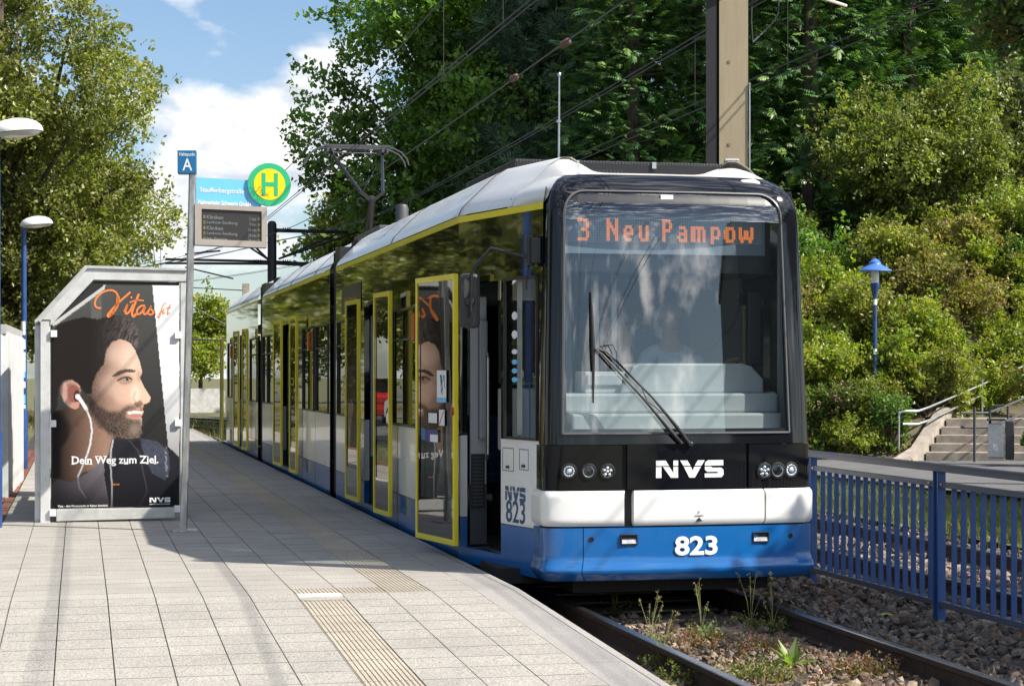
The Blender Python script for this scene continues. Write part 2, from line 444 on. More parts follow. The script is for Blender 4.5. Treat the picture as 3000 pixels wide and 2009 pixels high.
M['bark'] = mat('bark', (0.075, 0.058, 0.042), 0.95, var=0.4, scale=9, stretch=(1, 1, 0.3), bump=0.8, bscale=14, dist=0.03)
M['birch'] = mat('pale_bark', (0.42, 0.40, 0.37), 0.85, var=0.4, scale=7)
M['twig'] = mat('twig', (.17, .13, .085), .9)
M['leaf'] = leafmat('leaf', 0.42, 0.03)
M['reflector'] = mat('lamp_reflector', (.92, .93, .94), .3, metal=.6)
M['needle'] = leafmat('needle', 0.15, 0.03)
M['concrete'] = mat('step_concrete', (0.30, 0.26, 0.215), 0.9, var=0.25, scale=4, bump=0.3)
M['ribbed'] = mat('ribbed_sheet', (0.55, 0.56, 0.56), 0.5, var=0.12, scale=3)
# ------------------------------------------------------------------ ground
PITCH = 0.322
TE = -0.06                                     # platform edge
SR = -1.0                                      # where the ramp down begins
PEND = 40.0
def pz(s): return -0.033 * (SR - s) if s < SR else 0.0

b = MB(); b.add([(-700, -700, -0.62), (700, -700, -0.62), (700, 700, -0.62), (-700, 700, -0.62)], [(0, 1, 2, 3)])
tag(b.build('terrain', M['grass_ground']), kind='structure')
b = MB(); b.add([W(-90, -45, -0.07), W(-4.30, -45, -0.07), W(-4.30, PEND, -0.07), W(-90, PEND, -0.07)], [(0, 1, 2, 3)])
b.add([W(-90, PEND, -0.07), W(-4.30, PEND, -0.07), W(-9, 150, -0.07), W(-110, 150, -0.07)], [(0, 1, 2, 3)])
tag(b.build('left_verge', M['grass_ground']), kind='structure')
b = MB(); b.add([W(-24, -45, -0.05), W(-13, -45, -0.05), W(-13, 60, -0.05), W(-24, 60, -0.05)], [(0, 1, 2, 3)])
b.add([W(-24, 60, -0.05), W(-13, 60, -0.05), W(-20, 140, -0.05), W(-34, 140, -0.05)], [(0, 1, 2, 3)])
tag(b.build('street', M['asphalt']), kind='structure')
b = MB(); b.add([W(-12.9, -45, -0.046), W(-8.0, -45, -0.046), W(-8.0, 60, -0.046), W(-12.9, 60, -0.046)], [(0, 1, 2, 3)])
tag(b.build('pavement', M['path']), kind='structure')
# verge right of the far track
b = MB(); b.add([W(6.9, -30, -0.36), W(60, -30, -0.36), W(60, 60, -0.36), W(6.9, 60, -0.36)], [(0, 1, 2, 3)])
tag(b.build('grass_verge', M['grass_ground']), kind='structure')
b = MB(); pp = [(9.5, 22), (7.75, 26.4), (6.5, 29.6), (5.5, 33.2), (3.4, 38.5), (1.4, 44), (1.8, 47.6), (3.2, 46.6), (6.2, 39.9), (8.5, 39.0), (12, 38.9), (20, 38.6), (30, 38), (30, 18)]
b.add([(x, y, -0.24) for x, y in pp], [tuple(range(len(pp)))])
tag(b.build('path', M['path']), kind='structure')

# ------------------------------------------------------------------ hillside behind the path
HX = [-60, -30, -10, -3, 2, 6.2, 12, 20, 60]; HY = [150, 112, 85, 65, 49, 39.8, 38.9, 38.6, 38]
def hill_z(x, y):
    d = y - np.interp(x, HX, HY)
    d = max(0.0, d)
    # the steps and the path above them are cut into the slope
    rx, ry = x - 8.506, y - 39.3
    c = (rx - .5 * ry / .86) / 1.084; a = (ry + .17 * c) / .86
    z = -0.22 + 0.5 * d - 0.5 * max(0, d - 7) * 0.72 - 0.5 * 0.28 * max(0, d - 30)
    if -0.4 < c < 4.2 and a < 9: z = min(z, -0.30 + min(max(a, 0) * .42, .76) + .07 * max(0, a - 1.8) + max(0, a - 6.5) * .8)
    return z
def hg(u, v):
    x = -4.5 + 64 * u; d = -0.4 + 52 * v
    y = float(np.interp(x, HX, HY)) + d
    return (x, y, hill_z(x, y) + (0.10 * math.sin(x * 1.7) * math.sin(y * 1.3) if d > 0.5 else -0.2 * (d < 0)))
b = MB(); b.grid(hg, 160, 104)
tag(b.build('hillside', M['soil'], smooth=True), kind='structure')

# ------------------------------------------------------------------ track
def sweep(prof, ss, t0, name, m, parent, smooth=False):
    mb = MB(); n = len(prof)
    for s in ss:
        for (dt, z) in prof: mb.v.append(tuple(WL(t0 + dt, s, z)))
    for i in range(len(ss) - 1):
        for k in range(n):
            k2 = (k + 1) % n
            mb.f.append((i*n+k, i*n+k2, (i+1)*n+k2, (i+1)*n+k))
    mb.f.append(tuple(range(n))); mb.f.append(tuple((len(ss)-1)*n + k for k in range(n)))
    return mb.build(name, m, parent, smooth)
SS = [-14, -6, 0, 10, 20, 30] + [36 + 3 * k for k in range(26)]
S1 = 36.0
bed = MB()
for (ta, tb) in ((-0.6, 6.95),):
    n = len(SS)
    for s in SS:
        bed.v += [tuple(WL(ta, s, -0.43)), tuple(WL(tb, s, -0.43)), tuple(WL(tb + 0.25, s, -0.60)), tuple(WL(ta - 0.25, s, -0.60))]
    for i in range(n - 1):
        for k in range(4): bed.f.append((i*4+k, i*4+(k+1) % 4, (i+1)*4+(k+1) % 4, (i+1)*4+k))
track = tag(bed.build('track_bed', M['ballast_bed']), kind='structure')
RAILP = [(-0.07, -0.425), (-0.07, -0.41), (-0.012, -0.395), (-0.012, -0.30), (-0.034, -0.288), (-0.034, -0.256), (0.034, -0.256), (0.034, -0.288), (0.012, -0.30), (0.012, -0.395), (0.07, -0.41), (0.07, -0.425)]
HEADP = [(-0.032, -0.2555), (-0.026, -0.25), (0.026, -0.25), (0.032, -0.2555)]
TC, TC2 = 1.37, 5.05
for tc in (TC, TC2):
    for g in (-0.755, 0.755):
        r = sweep(RAILP, SS, tc + g, 'rail', M['rail_side'], track)
        sweep(HEADP, SS, tc + g, 'rail_head', M['rail_head'], r)
slm = MB(); slm.box(-1.25, 1.25, -0.12, 0.12, -0.55, -0.412)
slme = slm.mesh('sleeper', M['sleeper'])
for tc in (TC, TC2):
    for k in range(60):
        s = -9.0 + 0.66 * k + random.uniform(-.02, .02)
        if s > 26: break
        o = link('sleeper', slme, track, 0.01 if s < 2 else 0)
        o.location = WL(tc, s, random.uniform(-.008, .008)); o.rotation_euler = (0, 0, TH + random.uniform(-.01, .01))

# numpy soup of small pieces ------------------------------------------------
def soup(name, tmplV, tmplF, P, R, S, tint, m, parent=None, smooth=False, jitter=0.0):
    """P (n,3) places, R (n,3,3) rotations, S (n,3) scales, tint (n,3) colours"""
    n, k = len(P), len(tmplV)
    V = tmplV[None] * S[:, None, :]
    if jitter: V = V * (1 + rng.uniform(-jitter, jitter, (n, k, 1)))
    V = np.einsum('nij,nkj->nki', R, V) + P[:, None, :]
    fl = len(tmplF[0]); nf = len(tmplF)
    Fi = (np.array(tmplF)[None] + (np.arange(n) * k)[:, None, None]).reshape(-1)
    me = bpy.data.meshes.new(name)
    me.vertices.add(n * k); me.vertices.foreach_set('co', V.reshape(-1).astype(np.float32))
    me.loops.add(len(Fi)); me.loops.foreach_set('vertex_index', Fi.astype(np.int32))
    me.polygons.add(n * nf); me.polygons.foreach_set('loop_start', (np.arange(n * nf) * fl).astype(np.int32))
    me.update(calc_edges=True)
    a = me.color_attributes.new('tint', 'FLOAT_COLOR', 'POINT')
    c = np.ones((n, k, 4), np.float32); c[:, :, :3] = tint[:, None, :]
    a.data.foreach_set('color', c.reshape(-1))
    me.materials.append(m)
    me.polygons.foreach_set('use_smooth', np.full(n * nf, smooth, bool))
    return link(name, me, parent)
def rot_from(nrm, spin):
    """rotations whose local z is nrm, spun about it"""
    nrm = nrm / np.linalg.norm(nrm, axis=1, keepdims=True)
    ref = np.where(np.abs(nrm[:, 2:3]) < 0.9, np.array([[0, 0, 1.0]]), np.array([[1.0, 0, 0]]))
    x = np.cross(ref, nrm); x /= np.linalg.norm(x, axis=1, keepdims=True)
    y = np.cross(nrm, x)
    c, s = np.cos(spin)[:, None], np.sin(spin)[:, None]
    return np.stack([x*c + y*s, -x*s + y*c, nrm], axis=2)
def rand_dirs(n):
    v = rng.normal(size=(n, 3)); return v / np.linalg.norm(v, axis=1, keepdims=True)

# loose ballast ---------------------------------------------------------------
m, n_, l_, p_ = newmat('ballast_stone'); a_ = N(n_, 'ShaderNodeAttribute'); a_.attribute_name = 'tint'
l_.new(a_.outputs['Color'], p_.inputs['Base Color']); p_.inputs['Roughness'].default_value = 0.85
M['stone'] = m
g = (1 + 5 ** .5) / 2
ICO = np.array([(-1,g,0),(1,g,0),(-1,-g,0),(1,-g,0),(0,-1,g),(0,1,g),(0,-1,-g),(0,1,-g),(g,0,-1),(g,0,1),(-g,0,-1),(-g,0,1)]) / 1.9
ICOF = [(0,11,5),(0,5,1),(0,1,7),(0,7,10),(0,10,11),(1,5,9),(5,11,4),(11,10,2),(10,7,6),(7,1,8),(3,9,4),(3,4,2),(3,2,6),(3,6,8),(3,8,9),(4,9,5),(2,4,11),(6,2,10),(8,6,7),(9,8,1)]
def stones(name, n, tr, sr, z, size, pal):
    t = rng.uniform(*tr, n); s = rng.uniform(*sr, n)
    P = np.array([WL(a, c) for a, c in zip(t, s)]); P[:, 2] = z + rng.uniform(-0.02, 0.025, n) + 0.02*np.sin(t*3.1+s*1.7)
    S = rng.uniform(0.6, 1.25, (n, 3)) * size * rng.uniform(0.55, 1.3, (n, 1)); S[:, 2] *= 0.62
    R = rot_from(rand_dirs(n), rng.uniform(0, 6.28, n))
    pal = np.array(pal); tint = pal[rng.integers(0, len(pal), n)] * rng.uniform(0.7, 1.3, (n, 1))
    return tag(soup(name, ICO, ICOF, P, R, S, tint, M['stone'], None, jitter=0.42), kind='stuff')
GREY = [(.085, .078, .07), (.12, .10, .085), (.15, .125, .10), (.07, .06, .055), (.17, .115, .08), (.13, .09, .065), (.21, .17, .13)]
BROWN = [(.17, .11, .075), (.22, .16, .11), (.12, .075, .05), (.28, .21, .15), (.10, .08, .065), (.16, .12, .10)]
stones('ballast', 7600, (2.25, 4.2), (-7.5, 7), -0.415, 0.040, GREY)
stones('ballast', 5200, (4.35, 6.9), (-7.5, 12), -0.42, 0.045, GREY + BROWN)
stones('ballast', 1800, (2.25, 4.2), (7, 20), -0.415, 0.05, GREY)
stones('ballast', 3600, (0.68, 2.07), (-7.5, 0.5), -0.425, 0.036, BROWN)
stones('ballast', 700, (0.0, 0.55), (-7.5, 0.5), -0.425, 0.036, BROWN)

# ------------------------------------------------------------------ platform
pl = MB()
t0, t1 = TE - 12 * PITCH, TE
for (sa, sb) in ((-14.0, SR), (SR, PEND)):
    za, zb = pz(sa) - 0.03, pz(sb) - 0.03
    v = [(t0, sa, za), (t1 - .004, sa, za), (t1 - .004, sb, zb), (t0, sb, zb), (t0, sa, -0.9), (t1 - .004, sa, -0.9), (t1 - .004, sb, -0.9), (t0, sb, -0.9)]
    pl.add(v, [(0, 1, 2, 3), (1, 5, 6, 2), (0, 3, 7, 4), (0, 4, 5, 1), (2, 6, 7, 3)])
platform = tag(frame(pl.build('platform', M['joint'])), kind='structure')
GT, GS = 0.0072, 0.0150                        # wide joints along the line, tight across
def slab(w, l, h=0.03):
    mb = MB(); mb.box(-w/2, w/2, -l/2, l/2, -h, 0)
    c = 0.002
    return mb
tile_me = slab(PITCH - GT, PITCH - GS).mesh('paving_tile', M['paver'])
edge_me = slab(PITCH - 0.062, PITCH*3 - 0.004).mesh('edge_slab', M['kerb'])
nose_me = slab(0.052, PITCH*3 - 0.004).mesh('edge_nosing', M['kerb'])
def ribs(w, l):
    mb = MB(); mb.box(-w/2, w/2, -l/2, l/2, -0.03, -0.004)
    k = 11
    for i in range(k):
        x = -w/2 + (i + 0.5) * w / k
        mb.prism([(x - w/k*.38, -0.004), (x + w/k*.38, -0.004), (x + w/k*.24, 0.001), (x - w/k*.24, 0.001)], lambda a, z, d: (a, d, z), -l/2, l/2)
    return mb
tact_me = ribs(PITCH - GT, PITCH - GS).mesh('tactile_tile', M['tactile'])
white_mb = MB()
for i in range(6):
    x = -PITCH/2 + .006 + i * (PITCH - .01) / 6
    white_mb.box(x + .003, x + (PITCH - .01)/6 - .003, -0.06, 0.06, -0.03, 0.004)
white_me = white_mb.mesh('white_marker', M['white_tile'])
rest = MB(); rest_t = MB(); count = 0
row0, row1 = -19, int((PEND - SR) / PITCH)
def put(me, name, t, s, turn=0.0):
    o = link(name, me, platform)
    o.location = (t, s, pz(s) + random.uniform(-.0005, .0005))
    o.rotation_euler = (math.atan(0.033) if s < SR else 0, random.uniform(-.001, .001), turn)
    return o
rows = list(range(row0, row1))
for j in rows:
    s = SR + (j + 0.5) * PITCH
    if s > PEND: break
    for i in range(1, 12):
        t = TE - (i + 0.5) * PITCH
        tact = (i == 4 and j < -1) or (i == 2 and j > 0) or (j == 0 and i in (2, 3, 4))
        if j == -1 and i == 4:
            w = put(white_me, 'white_marker', t, s + 0.09); rest.box(t-PITCH/2+GT/2, t+PITCH/2-GT/2, s-PITCH/2, s+0.025, pz(s)-.03, pz(s)); continue
        if tact:
            if j <= 16: put(tact_me, 'tactile_tile', t, s, 0)
            else:
                rest_t.box(t-PITCH/2+GT/2, t+PITCH/2-GT/2, s-PITCH/2+GS/2, s+PITCH/2-GS/2, -0.03, -0.006)
                for q in range(8):
                    x = t - PITCH/2 + (q + .5) * PITCH / 8; rest_t.box(x-.013, x+.013, s-PITCH/2, s+PITCH/2, -0.006, 0)
        elif j < 7 and j >= -17:
            put(tile_me, 'paving_tile', t, s)
        else:
            dz = random.uniform(-.001, .001)
            x0, x1, y0, y1 = t-PITCH/2+GT/2, t+PITCH/2-GT/2, s-PITCH/2+GS/2, s+PITCH/2-GS/2
            z = pz(s)
            if s < SR: rest.add([(x0,y0,pz(y0)),(x1,y0,pz(y0)),(x1,y1,pz(y1)),(x0,y1,pz(y1))], [(0,1,2,3)])
            else: rest.add([(x0,y0,z+dz),(x1,y0,z+dz),(x1,y1,z+dz),(x0,y1,z+dz),(x0,y0,z-.03),(x1,y0,z-.03),(x1,y1,z-.03),(x0,y1,z-.03)], [(0,1,2,3),(4,5,1,0),(5,6,2,1),(6,7,3,2),(7,4,0,3)])
    if j % 3 == 1:
        put(edge_me, 'edge_slab', TE - PITCH/2 - 0.031, s); put(nose_me, 'edge_nosing', TE - 0.029, s)
tag(rest.build('paving_tile', M['paver'], platform), kind='stuff')
tag(rest_t.build('tactile_tile', M['tactile'], platform), kind='stuff')

# red brick border along the back of the platform
bb = MB(); bb.box(t0 - 0.36, t0 - 0.005, -14, PEND, -0.4, -0.045)
border = tag(frame(bb.build('brick_border', M['joint'])), kind='structure')
bk = MB(); bk.box(-0.052, 0.052, -0.105, 0.105, -0.06, 0)
bk_me = bk.mesh('brick', M['brick']); far_b = MB()
for j in range(-6, 114):
    for i in range(3):
        s = 0.2 + j * 0.222 + (0.11 if i % 2 else 0); t = t0 - 0.065 - i * 0.115
        if j < 36:
            o = link('brick', bk_me, border); o.location = (t, s, -0.012 + random.uniform(-.006, .004)); o.rotation_euler = (0, 0, random.uniform(-.03, .03))
        else: far_b.box(t-.05, t+.05, s-.1, s+.1, -.06, -.012 + random.uniform(-.005, .005))
tag(far_b.build('brick', M['brick'], border), kind='stuff')
# ------------------------------------------------------------------ the tram
tram = thing('tram', 'blue, white and black tram with open yellow-framed doors standing at the platform', 'tram', (OX, OY, 0), TH)
def rp_(px, s):                                 # where a pixel column cuts the cross-section at s
    k = (px - 1500) / F
    return (k * (OY + s * CT) - OX + s * ST) / (CT - k * ST)
TWD = 2.80; TCN = 1.40                         # body width, centre line
Z_SK, Z_BL, Z_SILL, Z_YL, Z_YH = -0.05, 0.33, 1.02, 2.82, 2.875
KINK = 1.55; INS = 0.36
def side_t(s):                                 # inset of the tapered cab
    return INS * (1 - s / KINK) if s < KINK else 0.0
def sp(s, z, off=0.0):                         # point on the platform side, off = outwards
    return (side_t(s) - off, s, z)
def spr(s, z, off=0.0):
    return (TWD - side_t(s) + off, s, z)
def wall(mb, fn, s0, s1, z0, z1, holes=(), depth=0.06, cuts=()):
    xs = sorted({s0, s1, *[c for c in cuts if s0 < c < s1], *[min(max(h[0], s0), s1) for h in holes], *[min(max(h[1], s0), s1) for h in holes]})
    zs = sorted({z0, z1, *[min(max(h[2], z0), z1) for h in holes], *[min(max(h[3], z0), z1) for h in holes]})
    for i in range(len(xs) - 1):
        for j in range(len(zs) - 1):
            a, c_, d, e = xs[i], xs[i+1], zs[j], zs[j+1]
            if c_ - a < 1e-6 or e - d < 1e-6: continue
            mx, mz = (a + c_) / 2, (d + e) / 2
            if any(h[0] < mx < h[1] and h[2] < mz < h[3] for h in holes): continue
            mb.add([fn(a, d), fn(c_, d), fn(c_, e), fn(a, e)], [(0, 1, 2, 3)])
    for h in holes:
        a, c_, d, e = max(h[0], s0), min(h[1], s1), max(h[2], z0), min(h[3], z1)
        if c_ <= a or e <= d: continue
        for (p, q) in (((a, d), (c_, d)), ((c_, d), (c_, e)), ((c_, e), (a, e)), ((a, e), (a, d))):
            if (p[1] == q[1] == z0) or (p[1] == q[1] == z1): continue
            mb.add([fn(*p), fn(*q), fn(*q, -depth), fn(*p, -depth)], [(0, 1, 2, 3)])
D_TOP, D_BOT = 2.30, 0.08
# sections: (s0, s1, door openings, windows (s0, s1, zlow, zhigh))
SEC = [
 (0.0, s_of(985), [(0.74, 1.52), (s_of(1102) - .02, s_of(1068) + .02)],
  [(0.10, 0.66, 1.03, 2.30), (s_of(1228), s_of(1152), 1.03, 2.18), (s_of(1018), s_of(990), 1.03, 2.18)]),
 (s_of(967), s_of(769), [(s_of(855) - .02, s_of(829) + .02)],
  [(s_of(962), s_of(926), 1.03, 2.18), (s_of(920), s_of(888), 1.03, 2.18), (s_of(803), s_of(786), 1.03, 2.18), (s_of(784), s_of(771), 1.03, 2.18)]),
 (s_of(756), s_of(664), [(s_of(713), s_of(703))],
  [(s_of(753), s_of(733), 1.03, 2.18), (s_of(685), s_of(668), 1.03, 2.18)]),
]
ROOFP = [(0.0, Z_YH + .01), (0.03, 2.95), (0.10, 3.02), (0.32, 3.23), (0.42, 3.29), (0.50, 3.29), (0.56, 3.25)]
for si, (a, e, doors, wins) in enumerate(SEC):
    dh = [(d0, d1, D_BOT, D_TOP) for d0, d1 in doors]
    cuts = [KINK] if si == 0 else []
    for left in (True, False):
        fn = sp if left else spr
        h = dh if left else []
        w = wins if left else [(a + (1.9 if si == 0 else .5) + k * 1.55, a + (3.2 if si == 0 else 1.85) + k * 1.55, 1.03, 2.2) for k in range(int((e - a - (2.0 if si == 0 else .7)) / 1.55))]
        for name, z0, z1, m in (('skirt_panel', Z_SK, Z_BL, M['blue']), ('side_panel', Z_BL + .002, Z_SILL, M['white']), ('window_band', Z_SILL + .002, Z_YL, M['band']), ('yellow_stripe', Z_YL + .002, Z_YH, M['yellow'])):
            mb = MB(); wall(mb, fn, a, e, z0, z1, h + (w if name == 'window_band' else []), 0.06, cuts)
            mb.build(name, m, tram, fix=False)
        for (w0, w1, z0, z1) in w:
            mb = MB(); mb.add([fn(w0, z0, -.012), fn(w1, z0, -.012), fn(w1, z1, -.012), fn(w0, z1, -.012)], [(0, 1, 2, 3)])
            wo = mb.build('window', M['clearglass'] if (si == 0 and w0 < .5) else M['sideglass'], tram, fix=False)
            if left:
                mb = MB()
                for (p, q) in (((w0, z0), (w1, z0)), ((w1, z0), (w1, z1)), ((w1, z1), (w0, z1)), ((w0, z1), (w0, z0))):
                    mb.bar(fn(*p, .002), fn(*q, .002), .022)
                if si == 0 and w0 > 1 or si: mb.bar(fn(w0, z1 - .30, .001), fn(w1, z1 - .30, .001), .02)
                mb.build('window_frame', M['satin'], wo)
        gm_ = MB()
        for (z_, k_) in ((Z_BL + .001, .0), (Z_SILL + .001, .0)):
            x_ = [q for q in (a, e, *[c for d in dh for c in d[:2]], *cuts)] if left else [a, e, *cuts]
            x_ = sorted(set(x_))
            for q0, q1 in zip(x_[:-1], x_[1:]):
                if left and any(d[0] - .001 < (q0 + q1) / 2 < d[1] + .001 for d in dh): continue
                gm_.bar(fn(q0, z_, -.0005), fn(q1, z_, -.0005), .005, .006)
        n_ = 6
        for q in range(1, n_):
            s_ = a + (e - a) * q / n_
            if left and any(d[0] - .1 < s_ < d[1] + .1 for d in dh): continue
            gm_.bar(fn(s_, Z_SK + .01, -.0005), fn(s_, Z_SILL, -.0005), .004, .006)
        tag(gm_.build('panel_gap', M['rubber'], tram), kind='stuff')
        # roof fairing, rounded in to the deck
        mb = MB(); ss = [a + (e - a) * k / 10 for k in range(11)]
        if si == 0: ss = sorted([x for x in ss if x > 0.7] + [KINK, 0.55, 1.0])
        def rp(u, v, ss=ss, fn=fn):
            s = ss[min(int(round(u * (len(ss) - 1))), len(ss) - 1)]
            q = v * (len(ROOFP) - 1); k = int(round(q))
            return fn(s, ROOFP[k][1], -ROOFP[k][0])
        mb.grid(rp, len(ss) - 1, len(ROOFP) - 1)
        rf = mb.build('roof_fairing', M['roofwhite'], tram, smooth=True)
        # panel joints of the fairing
        if left:
            mb = MB()
            js = [x for x in (s_of(1345), s_of(1146), s_of(922), s_of(851), s_of(812), s_of(706)) if a < x < e]
            for x in js:
                for k in range(len(ROOFP) - 2):
                    p, q = fn(x, ROOFP[k][1], -ROOFP[k][0] + .001), fn(x, ROOFP[k+1][1], -ROOFP[k+1][0] + .001)
                    mb.bar(p, q, .012, .010)
            for k in range(2):
                pass
            mb.bar(fn(max(a, .6), 2.945, -.028), fn(e, 2.945, -.028), .008)
            mb.build('panel_joint', M['dark_grey'], rf)
    # deck, floor, ceiling, end walls
    d0 = max(a, 0.9)
    mb = MB(); mb.box(0.60, TWD - .60, d0, e, 3.06, 3.115); mb.build('roof_deck', M['alugrey'], tram)
    mb = MB(); mb.box(0.37, TWD - .37, max(a, .05), e, 0.0, 0.07); mb.box(.06, .37, max(a, KINK), e, 0.0, 0.07); mb.build('floor', M['dark_grey'], tram)
    mb = MB(); mb.box(0.1, TWD - .1, max(a, 1.5), e, 2.40, 2.44); mb.build('ceiling', M['mgrey'], tram)
    if si: mb = MB(); mb.box(0.05, TWD - .05, a - .02, a + .02, 0.1, 3.1); mb.box(1.0, 1.8, a - .03, a + .03, .1, 2.2); mb.build('end_frame', M['satin'], tram)
# dark running gear
mb = MB()
for (a, e) in ((0.4, 9.2), (10.4, 19.2), (20.4, 27.0)): mb.box(.10, TWD - .10, a, e, -0.12, 0.0)
for s in (3.2, 5.2, 13.8, 15.6, 23.0, 25.0):
    for t in (TC - .755, TC + .755):
        mb.lathe([(.30, -.06), (.31, -.02), (.28, .0), (.28, .06)], (t, s, 0.06), 20, Matrix.Rotation(math.pi/2, 3, 'Y'))
    mb.box(.5, 2.3, s - .35, s + .35, -0.14, .1)
mb.box(.6, 2.2, .0, .8, -.16, -.02)
mb.build('running_gear', M['under'], tram)
# bellows
for (a, e) in ((s_of(985), s_of(967)), (s_of(769), s_of(756))):
    mb = MB(); n = 6
    for k in range(n):
        s = a + (e - a) * (k + .5) / n; w = (e - a) / n * .42
        mb.box(0.05, TWD - .05, s - w, s + w, 0.02, 2.98); mb.box(.28, TWD - .28, s - w, s + w, 2.98, 3.24)
    mb.build('bellows', M['rubber'], tram)
    mb = MB(); mb.box(.06, .40, a + .06, e - .06, 2.86, 3.14); mb.box(.04, .12, a + .10, e - .10, 2.70, 2.9); mb.build('bellows_cover', M['satin'], tram)

# ---- the front -------------------------------------------------------------
NSE, NSD = 9.0, 0.25                           # squareness and depth of the nose corners
def hw(z):
    h = 1.075 - 0.055 * max(0, z - 1.0) / 2.0
    if z > 2.78: h -= 0.24 * (1 - math.sqrt(max(0, 1 - ((z - 2.78) / 0.33) ** 2)))
    return h
def s_lean(z):
    if z < 1.0: return -0.30
    s = -0.30 + 0.055 * (z - 1.0)
    if z > 2.80: s += 0.22 * ((z - 2.80) / 0.3) ** 2.2
    return s
def fs(t, z, off=0.0, full=0.0):               # point on the rounded nose, off = proud of it
    tau = max(-1.0, min(1.0, (t - TCN) / hw(z)))
    c = (1 - abs(tau) ** NSE) ** (1 / NSE)
    return Vector((t, s_lean(z) + 0.05 * tau * tau + NSD * (1 - c) - off, z))
def fsp(v, z, off=0.0, over=0.0):              # v in -1..1 sampled evenly round the corners
    ph = v * math.pi / 2
    x = math.copysign(abs(math.sin(ph)) ** (2 / NSE), v); c = abs(math.cos(ph)) ** (2 / NSE)
    h = hw(z) + off
    return Vector((TCN + x * h, s_lean(z) + 0.05 * x * x + NSD * (1 - c) - off * c, z))
def t_of(px):                                  # front column -> t (plane s = -0.27)
    k = (px - 1500) / F
    x0, y0 = OX + 0.27 * ST, OY - 0.27 * CT
    return (k * y0 - x0) / (CT - k * ST)
def z_of(py, t): return EYE - (py - HOR) * (OY - .27 * CT + t * ST) / F
def fp(px, py): t = t_of(px); return t, z_of(py, t)
def shell(name, m, v0, v1, z0, z1, off=0.0, nu=40, nz=6, ret=0.05, prof=None, parent=None):
    """a panel of the nose between v0..v1 and z0..z1 with returned edges"""
    mb = MB()
    def f(u, w):
        z = z0 + (z1 - z0) * w; o = off + (prof(z) if prof else 0)
        return fsp(v0 + (v1 - v0) * u, z, o)
    mb.grid(f, nu, nz)
    rows = [[f(i / nu, w) for i in range(nu + 1)] for w in (0, 1)]
    for r in rows:
        b0 = len(mb.v); mb.v += [tuple(p) for p in r] + [tuple(p + Vector((0, ret, 0)) + (Vector((TCN, p.y, p.z)) - p) * 0.02) for p in r]
        for i in range(nu): mb.f.append((b0+i, b0+i+1, b0+nu+2+i, b0+nu+1+i))
    for u in (0, 1):
        b0 = len(mb.v)
        for j in range(nz + 1):
            p = f(u, j / nz); mb.v += [tuple(p), tuple(p + Vector((0, ret, 0)))]
        for j in range(nz): mb.f.append((b0+2*j, b0+2*j+1, b0+2*j+3, b0+2*j+2))
    return mb.build(name, m, parent or tram, smooth=True)
def v_of(t, z):
    x = (t - TCN) / hw(z); x = max(-1, min(1, x))
    return math.copysign(math.asin(min(1, abs(x) ** (NSE / 2))) * 2 / math.pi, x)
# windscreen and the black mask round it
ZW0, ZW1 = 1.085, 2.955
tw0, tw1 = t_of(1650), t_of(2313)
mb = MB()
va, vb = v_of(tw0, 1.5), v_of(tw1, 1.5)
mb.grid(lambda u, w: fs(tw0 + (tw1 - tw0) * u + (0.02 + 0.0 * w) * (1 - 2 * u) * w * 2, ZW0 + (ZW1 - ZW0) * w, -.004), 24, 16)
ws = mb.build('windscreen', M['windscreen'], tram, smooth=True)
def wedge(u, w): return tw0 + (tw1 - tw0) * u + 0.04 * (1 - 2 * u) * w
def mask_l(u, w):
    z = ZW0 + (ZW1 - ZW0) * w
    ti = wedge(0, w); return fsp(-1 + u * (v_of(ti, z) + 1), z, 0.0)
def mask_r(u, w):
    z = ZW0 + (ZW1 - ZW0) * w
    ti = wedge(1, w); v = v_of(ti, z); return fsp(v + u * (1 - v), z, 0.0)
mb = MB(); mb.grid(mask_l, 14, 16); mb.grid(mask_r, 14, 16)
mb.grid(lambda u, w: fsp(-1 + 2 * u, 1.0 + (ZW0 - 1.0) * w), 40, 2)
mb.grid(lambda u, w: fsp(-1 + 2 * u, ZW1 + (3.105 - ZW1) * w), 40, 8)
mb.build('front_mask', M['black'], tram, smooth=True)
# corner fillers that round the glass, and the grey seal round it
mb = MB(); r = .17; loop = []
def wpt(a, z, o): w = (z - ZW0) / (ZW1 - ZW0); return fs(a, z, o)
cs = []
for (cx, cz, a0, rr) in ((tw0 + .05, ZW0, 180, .05), (tw1 - .05, ZW0, 270, .05), (tw1 - .04, ZW1, 0, r), (tw0 + .04, ZW1, 90, r)):
    pass
path = []
L, Rr = (lambda w: wedge(0, w)), (lambda w: wedge(1, w))
for k in range(13): w = k / 12 * .91; path.append((L(w), ZW0 + (ZW1 - ZW0) * w))
for k in range(1, 8):
    a = math.pi - k / 8 * math.pi / 2; path.append((L(1) + r + r * math.cos(a), ZW1 - r + r * math.sin(a)))
for k in range(9): path.append((L(1) + r + (Rr(1) - L(1) - 2 * r) * k / 8, ZW1))
for k in range(1, 8):
    a = math.pi / 2 - k / 8 * math.pi / 2; path.append((Rr(1) - r + r * math.cos(a), ZW1 - r + r * math.sin(a)))
for k in range(13): w = (12 - k) / 12 * .91; path.append((Rr(w), ZW0 + (ZW1 - ZW0) * w))
path += [(tw1 + (tw0 - tw1) * k / 12, ZW0) for k in range(13)]
mb.tube([fs(a, z, .003) for a, z in path], .011, 5)
mb.build('windscreen_seal', M['seal'], ws, smooth=True)
